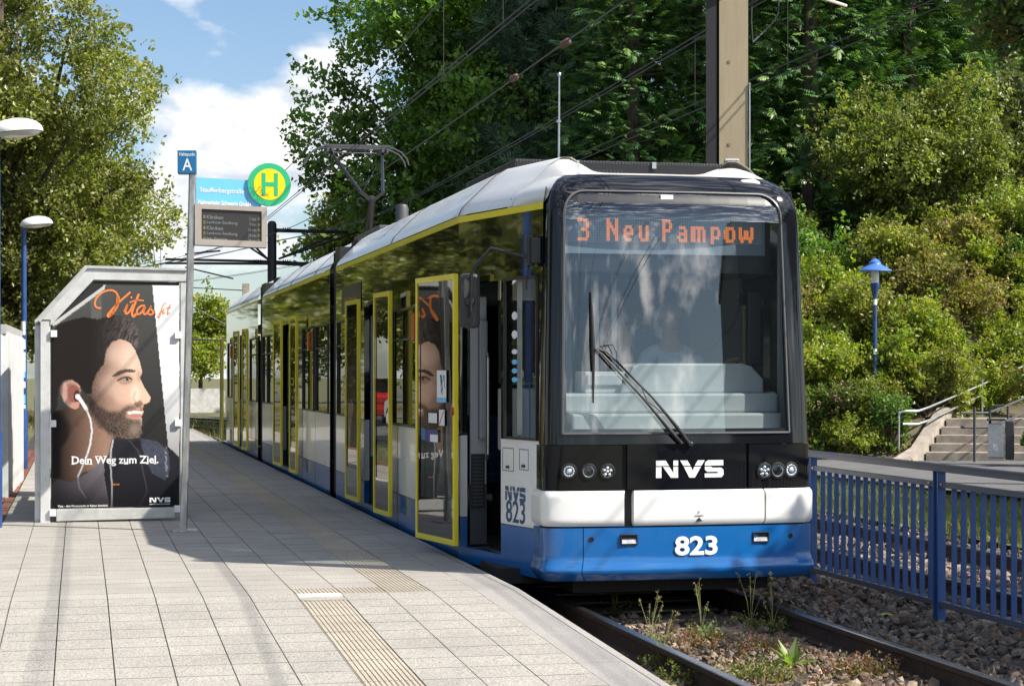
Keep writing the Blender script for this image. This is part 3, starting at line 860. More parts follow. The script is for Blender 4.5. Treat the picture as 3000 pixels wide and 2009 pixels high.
for sg in (0, 1):
    mb = MB()
    e = L(1) if sg == 0 else Rr(1); q = 1 if sg == 0 else -1
    arc = [(e + q * (r - r * math.cos(k / 8 * math.pi / 2)), ZW1 - r + r * math.sin(k / 8 * math.pi / 2)) for k in range(9)]
    pts = [fs(e - q * .004, ZW1 + .004, .001)] + [fs(a, z, .001) for a, z in arc]
    b0 = len(mb.v); mb.v += [tuple(p) for p in pts]
    for k in range(1, 9): mb.f.append((b0, b0 + k, b0 + k + 1))
    mb.build('windscreen_corner', M['black'], ws)
# black printed border inside the glass
mb = MB()
for (a0, a1, z0, z1) in ((tw0, tw0 + .035, ZW0, ZW1), (tw1 - .035, tw1, ZW0, ZW1), (tw0, tw1, ZW0, ZW0 + .035), (tw0, tw1, 2.86, ZW1)):
    mb.grid(lambda u, w: fs(a0 + (a1 - a0) * u, z0 + (z1 - z0) * w, -.010), 12, 8)
mb.build('glass_border', M['satin'], ws)
# nose panels
seam = lambda px: v_of(t_of(px), .7)
vl, vr = seam(1828), seam(2185)
shell('headlight_panel', M['black'], -1, vl - .003, 0.655, 0.995, 0.006)
shell('headlight_panel', M['black'], vr + .003, 1, 0.655, 0.995, 0.006)
shell('centre_panel', M['black'], vl + .003, vr - .003, 0.655, 1.005, 0.012)
bl, br = seam(1840), seam(2230)
bprof = lambda z: 0.030 - 0.022 * abs((z - .513) / .137) ** 10
shell('bumper', M['white'], -1.0, bl - .004, 0.378, 0.648, 0.0, 30, 10, .12, bprof)
shell('bumper', M['white'], bl + .004, br - .004, 0.378, 0.648, 0.004, 30, 10, .12, bprof)
shell('bumper', M['white'], br + .004, 1.0, 0.378, 0.648, 0.0, 30, 10, .12, bprof)
def kprof(z):
    if z > .14: return 0.018
    if z > .045: return 0.018 + 0.026 * ((.14 - z) / .095) ** 1.6
    return 0.044 - 0.050 * ((.045 - z) / .085) ** 1.6
kl, kr = seam(1712), seam(2328)
shell('front_skirt', M['blue'], -1.0, kl - .003, -0.04, 0.365, 0.0, 24, 22, .1, kprof)
shell('front_skirt', M['blue'], kl + .003, kr - .003, -0.04, 0.365, 0.002, 40, 22, .1, kprof)
shell('front_skirt', M['blue'], kr + .003, 1.0, -0.04, 0.365, 0.0, 24, 22, .1, kprof)
mb = MB(); mb.grid(lambda u, w: fsp(-1 + 2 * u, -.03 + 1.03 * w, -.03), 40, 8); mb.build('front_backing', M['rubber'], tram, smooth=True)
# pillars between nose and side
for q in (-1, 1):
    mb = MB()
    for (z0, z1, w) in ((-.04, .66, .0), (.66, 3.0, .0)):
        def pf(u, v, z0=z0, z1=z1):
            z = z0 + (z1 - z0) * v; p = fsp(q * 1.0, z, -.008); e = sp(0.03, z) if q < 0 else spr(0.03, z)
            ex = e[0]
            if z > 2.78: ex += -q * .24 * (1 - math.sqrt(max(0, 1 - ((z - 2.78) / .33) ** 2))) * .6
            e = Vector((ex, e[1], z)); return p.lerp(e, u)
        mb.grid(pf, 3, 10)
    mb.build('corner_pillar', M['rubber'], tram, smooth=True)
# white roof brow joining nose and fairings
mb = MB()
def brow(u, w):
    v = -1 + 2 * u; a = fsp(v, 3.10, .0); x = TCN + (a.x - TCN)
    s1 = 0.62; tl = side_t(s1)
    # contour at the front of the fairings, from the left yellow stripe up and across
    prof = [(tl + p[0], p[1]) for p in ROOFP[:6]]
    prof = [(tl, Z_YH)] + prof + [(tl + .60, 3.25), (tl + .72, 3.185), (TCN - .3, 3.17), (TCN, 3.17)]
    prof = prof + [(TWD - p[0], p[1]) for p in reversed(prof[:-1])]
    prof = [(x, z - .05 * max(0, min(1, (x - 1.9) / .2)) if z > 3.2 else z) for x, z in prof]
    ds = [0]
    for i in range(1, len(prof)): ds.append(ds[-1] + math.dist(prof[i], prof[i-1]))
    q = u * ds[-1]
    bx = float(np.interp(q, ds, [p[0] for p in prof])); bz = float(np.interp(q, ds, [p[1] for p in prof]))
    # front contour: down the corner a little at both ends
    zf = 3.10 - 0.24 * max(0, abs(v) - .86) / .14
    a = fsp(max(-1, min(1, v)), zf, .002)
    k = 0.02
    p = Vector(a).lerp(Vector((bx, s1, bz)), w)
    p.z += 0.012 * math.sin(math.pi * w)
    return p
mb.grid(brow, 60, 8)
mb.build('roof_brow', M['roofwhite'], tram, smooth=True)
mb = MB()
mb.prism([fp(2204, 517), fp(2245, 513), fp(2262, 522), fp(2291, 566), fp(2240, 556), fp(2206, 545)], lambda a, z, d: (a, d, z), .0, .75); mb.build('roof_fin', M['roofwhite'], tram, bevel=.02)
# headlights
for px, py, kind in ((1667, 1380, 0), (1723, 1380, 1), (1777, 1380, 2), (2237, 1378, 2), (2277, 1377, 1), (2318, 1376, 0)):
    t, z = fp(px, py)
    p = fs(t, z, .012); nrm = (fs(t, z + .01).cross(Vector((0, 0, 0))) if False else None)
    q = (fs(t + .01, z) - fs(t - .01, z)).normalized(); up = Vector((0, 0, 1)); nn = q.cross(up).normalized()
    R3 = nn.to_track_quat('Z', 'Y').to_matrix()
    RB = .047 if px < 2000 else .050
    hb = MB().lathe([(RB + .014, -.02), (RB + .016, .0), (RB + .012, .006), (RB + .003, .008), (RB, .004), (RB - .004, -.02)], p, 28, R3).build('headlight', M['satin'], tram, smooth=True)
    if kind == 0:
        lb = MB().lathe([(RB - .002, -.014), (RB - .004, .004), (RB * .62, .0), (RB * .58, -.012), (RB * .45, -.014), (RB * .42, .006), (RB * .3, .01), (0.002, .011)], p, 28, R3)
        for k in range(12):
            a = k / 12 * 6.283; c = p + R3 @ Vector((RB * .78 * math.cos(a), RB * .78 * math.sin(a), .004)); lb.lathe([(.007, 0), (.006, .004), (.002, .006)], c, 8, R3)
    elif kind == 1:
        lb = MB().lathe([(RB - .002, -.016), (RB - .003, .003), (RB * .8, -.008), (RB * .45, -.022), (RB * .2, -.026), (RB * .18, -.01), (.002, -.008)], p, 28, R3)
    else:
        lb = MB().lathe([(RB - .002, -.016), (RB - .003, .002), (RB * .85, -.01), (.002, -.012)], p, 28, R3)
        for a, rr in [(0, 0)] + [(k * 1.2566 + .3, .58) for k in range(5)]:
            c = p + R3 @ Vector((RB * rr * math.cos(a), RB * rr * math.sin(a), -.006)); lb.lathe([(RB * .28, 0), (RB * .22, .01), (RB * .1, .015), (.002, .016)], c, 10, R3)
    lb.build('reflector', M['reflector'], hb, smooth=True)
    MB().lathe([(RB - .003, .005), (RB * .75, .010), (RB * .4, .013), (.002, .014)], p, 24, R3).build('lens', M['lens'], hb, smooth=True)
# tow eye recesses and bolts on the blue skirt
for px, py, pxb, pyb in ((1838, 1578, 1730, 1578), (2224, 1571, 2314, 1567)):
    t, z = fp(px, py); y = fs(t, z).y - .020
    mb = MB(); w, h, e = .068, .041, .011
    mb.box(t - w, t + w, y - .014, y + .004, z + h - e, z + h); mb.box(t - w, t + w, y - .014, y + .004, z - h, z - h + e)
    mb.box(t - w, t - w + e, y - .014, y + .004, z - h + e, z + h - e); mb.box(t + w - e, t + w, y - .014, y + .004, z - h + e, z + h - e)
    ho = mb.build('step_recess', M['satin'], tram, bevel=.003)
    mb = MB(); mb.add([(t - w + e, y - .002, z + h - e), (t + w - e, y - .002, z + h - e), (t + w - e, y - .002, z), (t - w + e, y - .002, z)], [(0, 1, 2, 3)])
    mb.build('recess_shade', M['rubber'], ho)
    mb = MB(); mb.add([(t - w + e, y - .002, z - .001), (t + w - e, y - .002, z - .001), (t + w - e, y - .010, z - h + e), (t - w + e, y - .010, z - h + e)], [(0, 1, 2, 3)])
    mb.build('step_plate', M['steel'], ho)
    t, z = fp(pxb, pyb); c = fs(t, z, .022)
    MB().lathe([(.020, 0), (.020, .004), (.012, .005), (.010, .001), (.002, .001)], c, 16, Matrix.Rotation(math.pi/2, 3, 'X')).build('bolt', M['satin'], tram)
# lettering on the nose
def nose(off):
    return lambda a, b: fs(a, b, off)
NVS = [[(957,383),(1030,383),(1055,424),(957,424)], [(1087,383),(1123,383),(1123,424),(1087,424)], [(957,432),(998,432),(998,515),(957,515)], [(1010,432),(1058,432),(1087,478),(1087,432),(1123,432),(1123,515),(1068,515)],
       [(1138,383),(1193,383),(1217,424),(1162,424)], [(1272,383),(1325,383),(1300,424),(1248,424)], [(1166,432),(1220,432),(1234,462),(1245,432),(1296,432),(1250,515),(1208,515)],
       [(1350,383),(1467,383),(1467,424),(1325,424),(1328,400)], [(1325,432),(1372,432),(1384,441),(1450,441),(1468,456),(1470,495),(1452,515),(1325,515),(1325,484),(1424,484),(1424,472),(1345,472),(1327,458)]]
def nvs(mb, a0, a1, b0, b1, fn):
    for poly in NVS:
        mb.add([fn(a0 + (a1 - a0) * (x - 957) / 513, b1 - (b1 - b0) * (y - 383) / 132) for x, y in poly], [tuple(range(len(poly)))])
    return mb
(ta, za), (tb, zb) = fp(1917, 1397), fp(2115, 1347)
nvs(MB(), ta, tb, (za + z_of(1398, tb)) / 2, (zb + z_of(1347, ta)) / 2, nose(.016)).build('lettering', M['decalwhite'], tram, fix=False)
(ta, za), (tb, zb) = fp(1971, 1625), fp(2096, 1566)
text_into(MB(), '823', ta, tb, za, zb, nose(.025), .03).build('fleet_number', M['decalwhite'], tram, fix=False)
t, z = fp(2040, 1519)
mb = MB(); mb.add([nose(.038)(t - .028, z - .014), nose(.038)(t + .028, z - .014), nose(.038)(t, z + .018)], [(0, 1, 2)])
mb.add([nose(.038)(t - .036, z + .026), nose(.038)(t + .036, z + .026), nose(.038)(t + .036, z + .032), nose(.038)(t - .036, z + .032)], [(0, 1, 2, 3)])
mb.build('jacking_mark', M['rubber'], tram, fix=False)
text_into(MB(), 'F', t - .008, t + .008, z + .042, z + .066, nose(.038)).build('lettering', M['red'], tram, fix=False)
# small white plate at the top of the glass
t, z = fp(1966, 577); mb = MB(); mb.box(t - .05, t + .05, s_lean(2.9) + .01, s_lean(2.9) + .02, z - .026, z + .026); mb.build('notice_plate', M['signwhite'], tram)

# wipers
def fw(px, py, off): t, z = fp(px, py); return fs(t, z, off)
mb = MB()
for dx, dy in ((0, 0), (-22, 8)):
    mb.tube([fw(2012 + dx, 1298, .03), fw(1975 + dx, 1250 + dy, .05), fw(1905 + dx, 1165 + dy, .06), fw(1775 + dx * .6, 1030 + dy, .05), fw(1742, 1022, .045)], [.017, .015, .009, .008, .008], 8)
wp = mb.build('wiper', M['satin'], tram, smooth=True)
MB().tube([fw(1735, 855, .022), fw(1736, 905, .024), fw(1738, 1015, .030), fw(1738, 1100, .026), fw(1737, 1180, .020)], [.006, .011, .018, .011, .006], 8).build('wiper_blade', M['rubber'], wp, smooth=True)
MB().tube([fw(1765, 1012, .06), fw(1790, 1010, .075), fw(1800, 1030, .07), fw(1803, 1055, .06), fw(1870, 1130, .065), fw(1890, 1175, .05), fw(1935, 1210, .06)], .004, 6).build('washer_hose', M['rubber'], wp, smooth=True)
MB().lathe([(.02, 0), (.02, .03), (.012, .036), (.002, .036)], fw(2016, 1300, .01), 14, Matrix.Rotation(math.pi/2, 3, 'X')).build('wiper_pivot', M['satin'], wp)

# ---- cab inside ---------------------------------------------------------------
GL = {'3': ['11111.','....11','....11','..111.','....11','....11','11111.'], 'N': ['11...11','111..11','1111.11','11.1111','11..111','11...11','11...11'], 'e': ['......','......','.1111.','11..11','111111','11....','.1111.'],
      'u': ['......','......','11..11','11..11','11..11','11..11','.11111'], 'P': ['11111.','11..11','11..11','11111.','11....','11....','11....'], 'a': ['......','......','.1111.','....11','.11111','11..11','.11111'],
      'm': ['........','........','1111111.','11.11.11','11.11.11','11.11.11','11.11.11'], 'p': ['......','......','11111.','11..11','11..11','11111.','11....','11....'], 'o': ['......','......','.1111.','11..11','11..11','11..11','.1111.'],
      'w': ['........','........','11....11','11.11.11','11.11.11','11111111','.11..11.'], ' ': ['...']}
(ta, z0d), (tb, z1d) = fp(1662, 742), fp(2285, 615)
ys = 0.02
mb = MB(); mb.box(ta - .03, tb + .03, ys + .012, ys + .4, 2.34, 2.99); mb.build('header_box', M['satin'], tram)
mb = MB(); mb.box(ta + .03, tb - .02, ys - .006, ys + .01, z0d + .02, z1d - .0); dbx = mb.build('destination_display', mat('led_board', (.24, .28, .33), .55), tram)
nx, ny = 118, 17; L0, L1, B0, B1 = ta + .05, tb - .04, z0d + .10, z1d - .05
lit = set(); x = 7
for ch in '3 Neu Pampow':
    g_ = GL[ch]
    for j, row in enumerate(g_):
        for i, c in enumerate(row):
            if c == '1':
                for e in range(2 if True else 1): lit.add((x + i, 2 + j * 2 - (j // 7) * 0 + e - (0)))
    x += len(g_[0]) + (2 if ch != '3' else 4)
sc_x = nx / (x + 3)
md, ml = MB(), MB()
for j in range(ny):
    for i in range(nx):
        a = L0 + (L1 - L0) * i / nx; c = B1 - (B1 - B0) * j / ny
        on = (int(i / sc_x), j) in lit
        w = (L1 - L0) / nx * (.42 if on else .30)
        (ml if on else md).add([(a - w, ys - .008, c - w), (a + w, ys - .008, c - w), (a + w, ys - .008, c + w), (a - w, ys - .008, c + w)], [(0, 1, 2, 3)])
tag(md.build('unlit_dots', mat('led_off', (.55, .56, .56), .5), dbx, fix=False), kind='stuff')
tag(ml.build('lit_dots', emit('led_on', (1.0, .27, .07), .55), dbx, fix=False), kind='stuff')
# dashboard in steps, console, screens, driver's seat, partition
mb = MB()
mb.box(.55, 2.28, -.235, .22, .9, 1.09); mb.box(.55, 2.27, -.15, .30, 1.09, 1.235); mb.box(.50, 2.27, -.06, .62, 1.235, 1.39)
mb.build('dashboard', M['lgrey'], tram, bevel=.02)
mb = MB(); (c0, _), (c1, _) = fp(1855, 1100), fp(2285, 1100)
pf = [(c0 - .02, 1.39), (c1 - .02, 1.39), (c1 - .02, 1.50), (c1 - .12, 1.60), (c1 - .2, 1.625), (c0 + .15, 1.625), (c0 + .09, 1.60)]
mb.prism(pf, lambda a, z, d: (a, d, z), .04, .60); mb.build('driver_console', M['lgrey'], tram, bevel=.015)
mb = MB(); mb.box(.72, 1.05, .1, .4, 1.39, 1.56); mb.box(.74, 1.02, .08, .1, 1.45, 1.54); mb.build('ticket_machine', M['lgrey'], tram, bevel=.02)
mb = MB(); a, zt = fp(2265, 850); mb.box(a - .055, a + .055, .15, .2, 1.62, 2.2); mb.box(a - .02, a + .02, .2, .5, 2.1, 2.16); mb.build('sun_blind', M['satin'], tram, bevel=.01)
mb = MB(); mb.tube([(a - .05, .3, 2.2), (a - .12, .3, 1.95), (a - .3, .32, 1.75), (a - .45, .34, 1.70)], .012, 6); mb.build('microphone_arm', M['rubber'], tram, smooth=True)
k_ = (1962 - 1500) / F; sx_ = (k_ * (OY + CT) - OX + ST) / (CT - k_ * ST)
mb = MB(); mb.box(sx_ - .26, sx_ + .26, 1.22, 1.34, 1.0, 1.95); mb.box(sx_ - .26, sx_ + .26, .85, 1.3, .85, 1.0); mb.box(sx_ - .14, sx_ + .14, 1.23, 1.33, 1.96, 2.15); mb.build('driver_seat', M['seat'], tram, bevel=.04)
mb = MB(); mb.box(.95, 2.5, 1.56, 1.6, .08, 1.35); mb.box(2.02, 2.55, 1.58, 1.62, 1.35, 2.38); mb.box(.93, .99, 1.55, 1.61, .08, 2.38); mb.build('cab_partition', M['mgrey'], tram)
mb = MB(); mb.box(2.25, 2.30, .1, 1.5, .9, 1.4); mb.box(2.30, 2.34, -.0, .05, 1.1, 2.9); mb.build('cab_side_lining', M['lgrey'], tram)
mb = MB()
for px in (1690, 1825, 1880): t = t_of(px); mb.box(t - .018, t + .018, .5, .53, 1.39, 2.34)
mb.build('cab_post', M['lgrey'], tram)
mb = MB(); w0_, w1_ = rp_(1462, 1.3), rp_(1612, 1.3); mb.box(w0_, w1_, 1.30, 1.33, 1.46, 2.14); mb.build('roller_blind', M['rubber'], tram)
mb = MB(); mb.box(w0_, w1_, 1.26, 1.36, 2.16, 2.36); mb.box(w0_, w1_, 1.20, 1.36, .9, 1.42); mb.build('cab_cabinet', M['lgrey'], tram, bevel=.015)
mb = MB()
for q in range(5): x_ = w0_ + .05 + q * (w1_ - w0_ - .1) / 4; mb.tube([(x_, 1.12, 1.0), (x_, 1.12, 1.46)], .006, 5)
mb.tube([(w0_ + .03, 1.12, 1.46), (w1_ - .03, 1.12, 1.46)], .009, 6); mb.build('green_rack', mat('rack_green', (.03, .16, .08), .5), tram)
mb = MB(); mb.box(.5, 2.4, .42, 1.5, 2.36, 2.40); mb.build('cab_ceiling', M['dark_grey'], tram)

# ---- doors ----------------------------------------------------------------------
def leaf(s0, s1, z0, z1, off, side=sp, fw_=.036, glazed=True):
    fo = MB(); o0, o1 = off, off + .04
    def blk(a, c, d, e): 
        v = [side(a, d, o0), side(c, d, o0), side(c, e, o0), side(a, e, o0), side(a, d, o1), side(c, d, o1), side(c, e, o1), side(a, e, o1)]
        fo.add(v, [(0, 1, 2, 3), (7, 6, 5, 4), (0, 4, 5, 1), (1, 5, 6, 2), (2, 6, 7, 3), (3, 7, 4, 0)])
    k = fw_ * 1.35
    blk(s0, s0 + fw_, z0, z1); blk(s1 - fw_, s1, z0, z1); blk(s0 + fw_, s1 - fw_, z0, z0 + k); blk(s0 + fw_, s1 - fw_, z1 - k, z1)
    d = fo.build('door_leaf', M['yellow'], tram, bevel=.004)
    inn = MB(); g = .05
    a, c, e, f_ = s0 + fw_, s1 - fw_, z0 + k, z1 - k
    # black surround with a glazed middle
    wall(inn, lambda s, z, dd=0: side(s, z, off + .030 + dd * .2), a, c, e, f_, [(a + g, c - g, e + .32, f_ - .14)], .06)
    inn.build('door_surround', M['band'], d, fix=False)
    gm = MB(); gm.add([side(a + g, e + .32, off + .024), side(c - g, e + .32, off + .024), side(c - g, f_ - .14, off + .024), side(a + g, f_ - .14, off + .024)], [(0, 1, 2, 3)])
    gm.build('door_glass', M['sideglass'], d, fix=False)
    return d
ZD0, ZD1 = 0.10, 2.375
def col_of(t, s): p = W(t, s); return 1500 + p.x * F / p.y
def s_off(px, t):
    k = (px - 1500) / F
    return (k * (OY + t * ST) - OX - t * CT) / (-ST - k * CT)
def swung(px_near, px_far, ang, off=.07, z0=ZD0, z1=ZD1):
    """a leaf pushed out of the side and turned by ang, from the near pixel column to the far one"""
    ca, sa = math.cos(math.radians(ang)), math.sin(math.radians(ang))
    sn = s_off(px_near, -off)
    L = .2
    while L < 1.6 and col_of(-off - L * sa, sn + L * ca) > px_far: L += .005
    f = lambda a, z, d=0.0: (-off - a * sa - d * ca, sn + a * ca - d * sa, z)
    return leaf(0, L, z0, z1, 0.0, f), f, L
d1, leaf_fn, leaf_L = swung(1343, 1229, 10.5, .07, ZD0 + .01, ZD1)
swung(1150, 1104, 4.5); swung(1057, 1020, 2.5)
swung(874, 854, 4.0); swung(829, 806, 2.5)
swung(728, 714, 3.5); swung(702, 688, 2.5)
# rear door leaf swung out at the far end
mb = MB(); se = s_of(668); q0, q1 = -.13, -.09
for (z0, z1) in ((.05, .09), (2.28, 2.32)): mb.box(q0, q1, se, se + .62, z0, z1)
mb.box(q0, q1, se, se + .05, .09, 2.28); mb.box(q0, q1, se + .57, se + .62, .09, 2.28)
dl = mb.build('door_leaf', M['yellow'], tram)
mb = MB(); mb.box(q0 + .01, q1 - .01, se + .05, se + .57, .09, 2.28); mb.build('door_surround', M['satin'], dl)
# buttons, notices on the first leaf
MB().lathe([(.034, 0), (.034, .012), (.024, .016), (.018, .014), (.002, .014)], leaf_fn(.025, 1.23, .04), 18, Matrix.Rotation(-math.pi/2, 3, 'Y')).build('door_button', M['red'], d1, smooth=True)
def decal(name, s0, s1, z0, z1, m, off, parent=None, fn=None):
    fn = fn or sp
    mb = MB(); mb.add([fn(s1, z0, off), fn(s0, z0, off), fn(s0, z1, off), fn(s1, z1, off)], [(0, 1, 2, 3)])
    return mb.build(name, m, parent or tram, fix=False)
def la_(px): return leaf_L * (1343 - px) / (1343 - 1229)
def lz_(py): return EYE - (py - HOR) * 16.75 / F
o = .036
decal('route_map', la_(1320), la_(1293), lz_(1175), lz_(1085), M['signwhite'], o, d1, leaf_fn)
mb = MB()
for k in range(7):
    a0 = la_(1316) + random.uniform(0, .08); mb.bar(leaf_fn(a0, lz_(1155) + .02 * k, o + .002), leaf_fn(a0 + .02 * (k % 3), lz_(1098), o + .002), .004, .002)
tag(mb.build('map_line', M['decalblue'], d1), kind='stuff')
decal('map_band', la_(1320), la_(1293), lz_(1174), lz_(1162), M['skyblue'], o + .001, d1, leaf_fn)
decal('notice', la_(1293), la_(1268), lz_(1235), lz_(1207), M['signwhite'], o, d1, leaf_fn)
decal('no_bicycle_notice', la_(1315), la_(1299), lz_(1241), lz_(1196), M['signwhite'], o, d1, leaf_fn)
mb = MB(); mb.bar(leaf_fn(la_(1313), lz_(1200), o + .002), leaf_fn(la_(1301), lz_(1238), o + .002), .006, .002); mb.build('strike', M['red'], d1)
decal('blue_notice', la_(1259), la_(1247), lz_(1286), lz_(1252), M['signblue'], o, d1, leaf_fn)
decal('purple_notice', la_(1296), la_(1260), lz_(1289), lz_(1254), mat('purple', (.07, .05, .22), .5), o, d1, leaf_fn)
decal('notice', la_(1296), la_(1273), lz_(1289), lz_(1268), M['signwhite'], o + .001, d1, leaf_fn)
# treads at the doors
for (d0, d1_) in [d for sct in SEC for d in sct[2]]:
    mb = MB(); tt = max(side_t(d0), side_t(d1_))
    mb.box(tt + .015, tt + .30, d0 + .01, d1_ - .01, .066, .082); tr_ = mb.build('door_tread', M['steel'], tram)
    mb = MB()
    for k in range(6): mb.box(tt + .03 + k * .045, tt + .05 + k * .045, d0 + .02, d1_ - .02, .082, .089)
    mb.build('tread_rib', M['rubber'], tr_)
# grey partitions seen through the doors
def part(s0, s1, t0_, t1_):
    mb = MB(); mb.box(t0_, t1_, s0, s1, .60, 2.2); p = mb.build('partition', M['mgrey'], tram, bevel=.01)
    mb = MB(); mb.box(t0_ + .0, t1_ - .0, s0 + .002, s1 - .002, .09, .60); mb.build('partition_foot', M['dark_grey'], p)
    return p
def rail(pts): MB().tube(pts, .015, 8).build('grab_rail', M['steel'], tram, smooth=True)
pa = part(1.57, 1.60, rp_(1377, 1.57), rp_(1426, 1.57))
mb = MB(); pt0, pt1 = rp_(1380, 1.56), rp_(1420, 1.56); mb.box(pt0, pt1, 1.556, 1.572, .40, .86); mb.build('vent_grille', M['satin'], pa)
mb = MB()
for k in range(14): mb.box(pt0 + .015, pt1 - .015, 1.552, 1.556, .42 + k * .031, .436 + k * .031)
mb.build('vent_slat', M['dark_grey'], pa)
mb = MB(); mb.box(rp_(1404, 1.5), rp_(1430, 1.5), 1.50, 1.57, .98, 2.0); mb.build('door_drive_cover', mat('cover_grey', (.30, .31, .33), .5), pa, bevel=.02)
gr_ = rp_(1430, 1.46); rail([(gr_, 1.50, 1.72), (gr_, 1.46, 1.68), (gr_, 1.46, .86), (gr_, 1.5, .82)])
for (d0, d1_) in (SEC[0][2][1], SEC[1][2][0], SEC[2][2][0]):
    part(d1_ + .03, d1_ + .06, .08, .70); rail([(.68, d1_ - .02, 1.9), (.68, d1_ - .06, 1.84), (.68, d1_ - .06, .9), (.68, d1_ - .02, .84)])
    mb = MB(); mb.lathe([(.045, 0), (.045, .02), (.03, .03), (.002, .03)], (.30, d1_ + .03, 1.95), 16, Matrix.Rotation(math.pi/2, 3, 'X')); mb.build('emergency_knob', M['red'], tram)
    mb = MB(); mb.box(.10, .40, d1_ - .1, d1_, 2.16, 2.3); mb.build('door_drive', M['signwhite'], tram)
# seats and poles inside
sb = MB(); sb.box(-.22, .22, -.2, .22, .42, .5); sb.box(-.22, .22, .17, .24, .5, 1.05); sb.box(-.04, .04, -.05, .05, .07, .42); sme = sb.mesh('passenger_seat', M['seat'])
for s in (4.0, 4.9, 5.8, 12.5, 13.4, 15.8, 16.7, 22.2, 23.1):
    for t in ((.4, .87, 1.95, 2.42) if s not in (5.8,) else (1.95, 2.42)):
        ok = all(not (d0 - .3 < s < d1_ + .3) for sct in SEC for d0, d1_ in sct[2])
        if ok or t > 1.5:
            o_ = link('passenger_seat', sme, tram); o_.location = (t, s, .06)
for s in (3.4, 6.6, 8.4, 11.6, 14.6, 17.4, 21.4, 24.0):
    rail([(1.1, s, .08), (1.1, s, 2.4)])
# orange indicators
for px in (1184, 912, 681 + 0):
    s = s_of(px) if px != 1184 else s_of(1222)
    mb = MB(); mb.box(-.05, .0, s - .07, s + .07, 1.86, 2.12); mb.build('side_indicator', M['orange'], tram, bevel=.012)
# dark side destination display
sd0, sd1 = s_of(1060), s_of(1003)
decal('side_display', sd0, sd1, 2.26, 2.60, M['screen'], .006)
mb = MB()
for k in range(4):
    a = sd0 + .25 + k * .22; mb.add([sp(a + .17, 2.35, .009), sp(a, 2.35, .009), sp(a, 2.46, .009), sp(a + .17, 2.46, .009)], [(0, 1, 2, 3)])
MBt = MB(); text_into(MBt, 'Neu Pampow', sd1 - .3, sd0 + .35, 2.36, 2.46, lambda a, c: sp(a, c, .009)); MBt.build('lettering', M['posterorange'], tram, fix=False)

# cab side: hatches, lettering, indicator
def cab(a, c, off=.004): return sp(a, c, off)
def cabpx(px, py):
    lo, hi = -0.2, KINK
    for _ in range(40):
        m_ = (lo + hi) / 2; p = W(side_t(m_), m_)
        if 1500 + p.x * F / p.y > px: lo = m_
        else: hi = m_
    p = W(side_t(lo), lo); return lo, EYE - (py - HOR) * p.y / F
for (x0, x1, y0, y1) in ((1473, 1505, 1311, 1379), (1522, 1548, 1316, 1376)):
    a, za = cabpx(x0, (y0 + y1) / 2); c, zc = cabpx(x1, (y0 + y1) / 2); h = (y1 - y0) * 15 / F / 2
    mb = MB(); zc = (za + zc) / 2
    for (p, q) in (((a, zc - h), (c, zc - h)), ((c, zc - h), (c, zc + h)), ((c, zc + h), (a, zc + h)), ((a, zc + h), (a, zc - h))): mb.bar(cab(*p, .0), cab(*q, .0), .005)
    ha = mb.build('hatch', M['dark_grey'], tram)
    mb = MB(); m_ = (a + c) / 2; mb.bar(cab(m_ - .02, zc - h + .03), cab(m_ + .02, zc - h + .03), .02, .02); mb.build('hatch_lock', M['satin'], ha)
mb = MB(); a, za = cabpx(1481, 1463); c, zc = cabpx(1540, 1430); nvs(mb, a, c, za, zc + .003, lambda x, y: cab(x, y, .003)); mb.build('lettering', M['decalblue'], tram, fix=False)
mb = MB(); a, za = cabpx(1483, 1527); c, zc = cabpx(1539, 1470); text_into(mb, '823', a, c, za, zc, lambda x, y: cab(x, y, .003), .01); mb.build('fleet_number', M['decalblue'], tram, fix=False)
mb = MB(); s_, z_ = cabpx(1592, 780); mb.box(side_t(.05) + .03, side_t(.05) + .08, .06, .14, 2.24, 2.30); mb.build('side_lamp', M['orange'], tram)
# stickers on the cab window
for k, py in enumerate((925, 980, 1030, 1060, 1086, 1112)):
    s_, z_ = cabpx(1505, py); mb = MB(); hh = .035 if k < 2 else .022
    mb.prism([(s_ + .05 * math.cos(q * .785), z_ + hh * math.sin(q * .785)) for q in range(8)], lambda x, y, d: sp(x, y, d), -.008, -.006)
    mb.build('sticker', M['skyblue'] if k > 2 else M['signwhite'], tram)
mb = MB(); s0_, _ = cabpx(1512, 1000); s1_, _ = cabpx(1497, 1000); mb.add([sp(s0_, 1.05, -.05), sp(s1_, 1.05, -.05), sp(s1_, 2.28, -.05), sp(s0_, 2.28, -.05)], [(0, 1, 2, 3)]); mb.build('window_strip', M['lgrey'], tram, fix=False)

# ---- mirror -----------------------------------------------------------------------
mb = MB()
a0, z0 = .12, 2.30
pA = Vector(sp(.10, 2.44, .03)); pB = Vector((-.02, .16, 2.52)); pC = Vector((-.155, .22, 2.36)); pD = Vector((-.165, .24, 1.98))
mb.tube([pA, pB, pB.lerp(pC, .85), pC + Vector((-.01, 0, -.05)), pD], .014, 8)
mr = mb.build('mirror', M['satin'], tram, smooth=True)
mb = MB()
mp = Vector((-.165, .30, 2.05))
prof = [(-.085, .26), (.085, .26), (.085, -.26), (-.085, -.26)]
mb.box(mp.x - .078, mp.x + .088, .27, .34, 1.90, 2.33); mb.build('mirror_housing', mat('mirror_plastic', (.035, .034, .033), .5), mr, bevel=.035)
MB().lathe([(.045, 0), (.04, .03), (.028, .045), (.002, .05)], (mp.x, .275, 2.11), 16, Matrix.Rotation(math.pi/2, 3, 'X')).build('mirror_joint', M['satin'], mr, smooth=True)
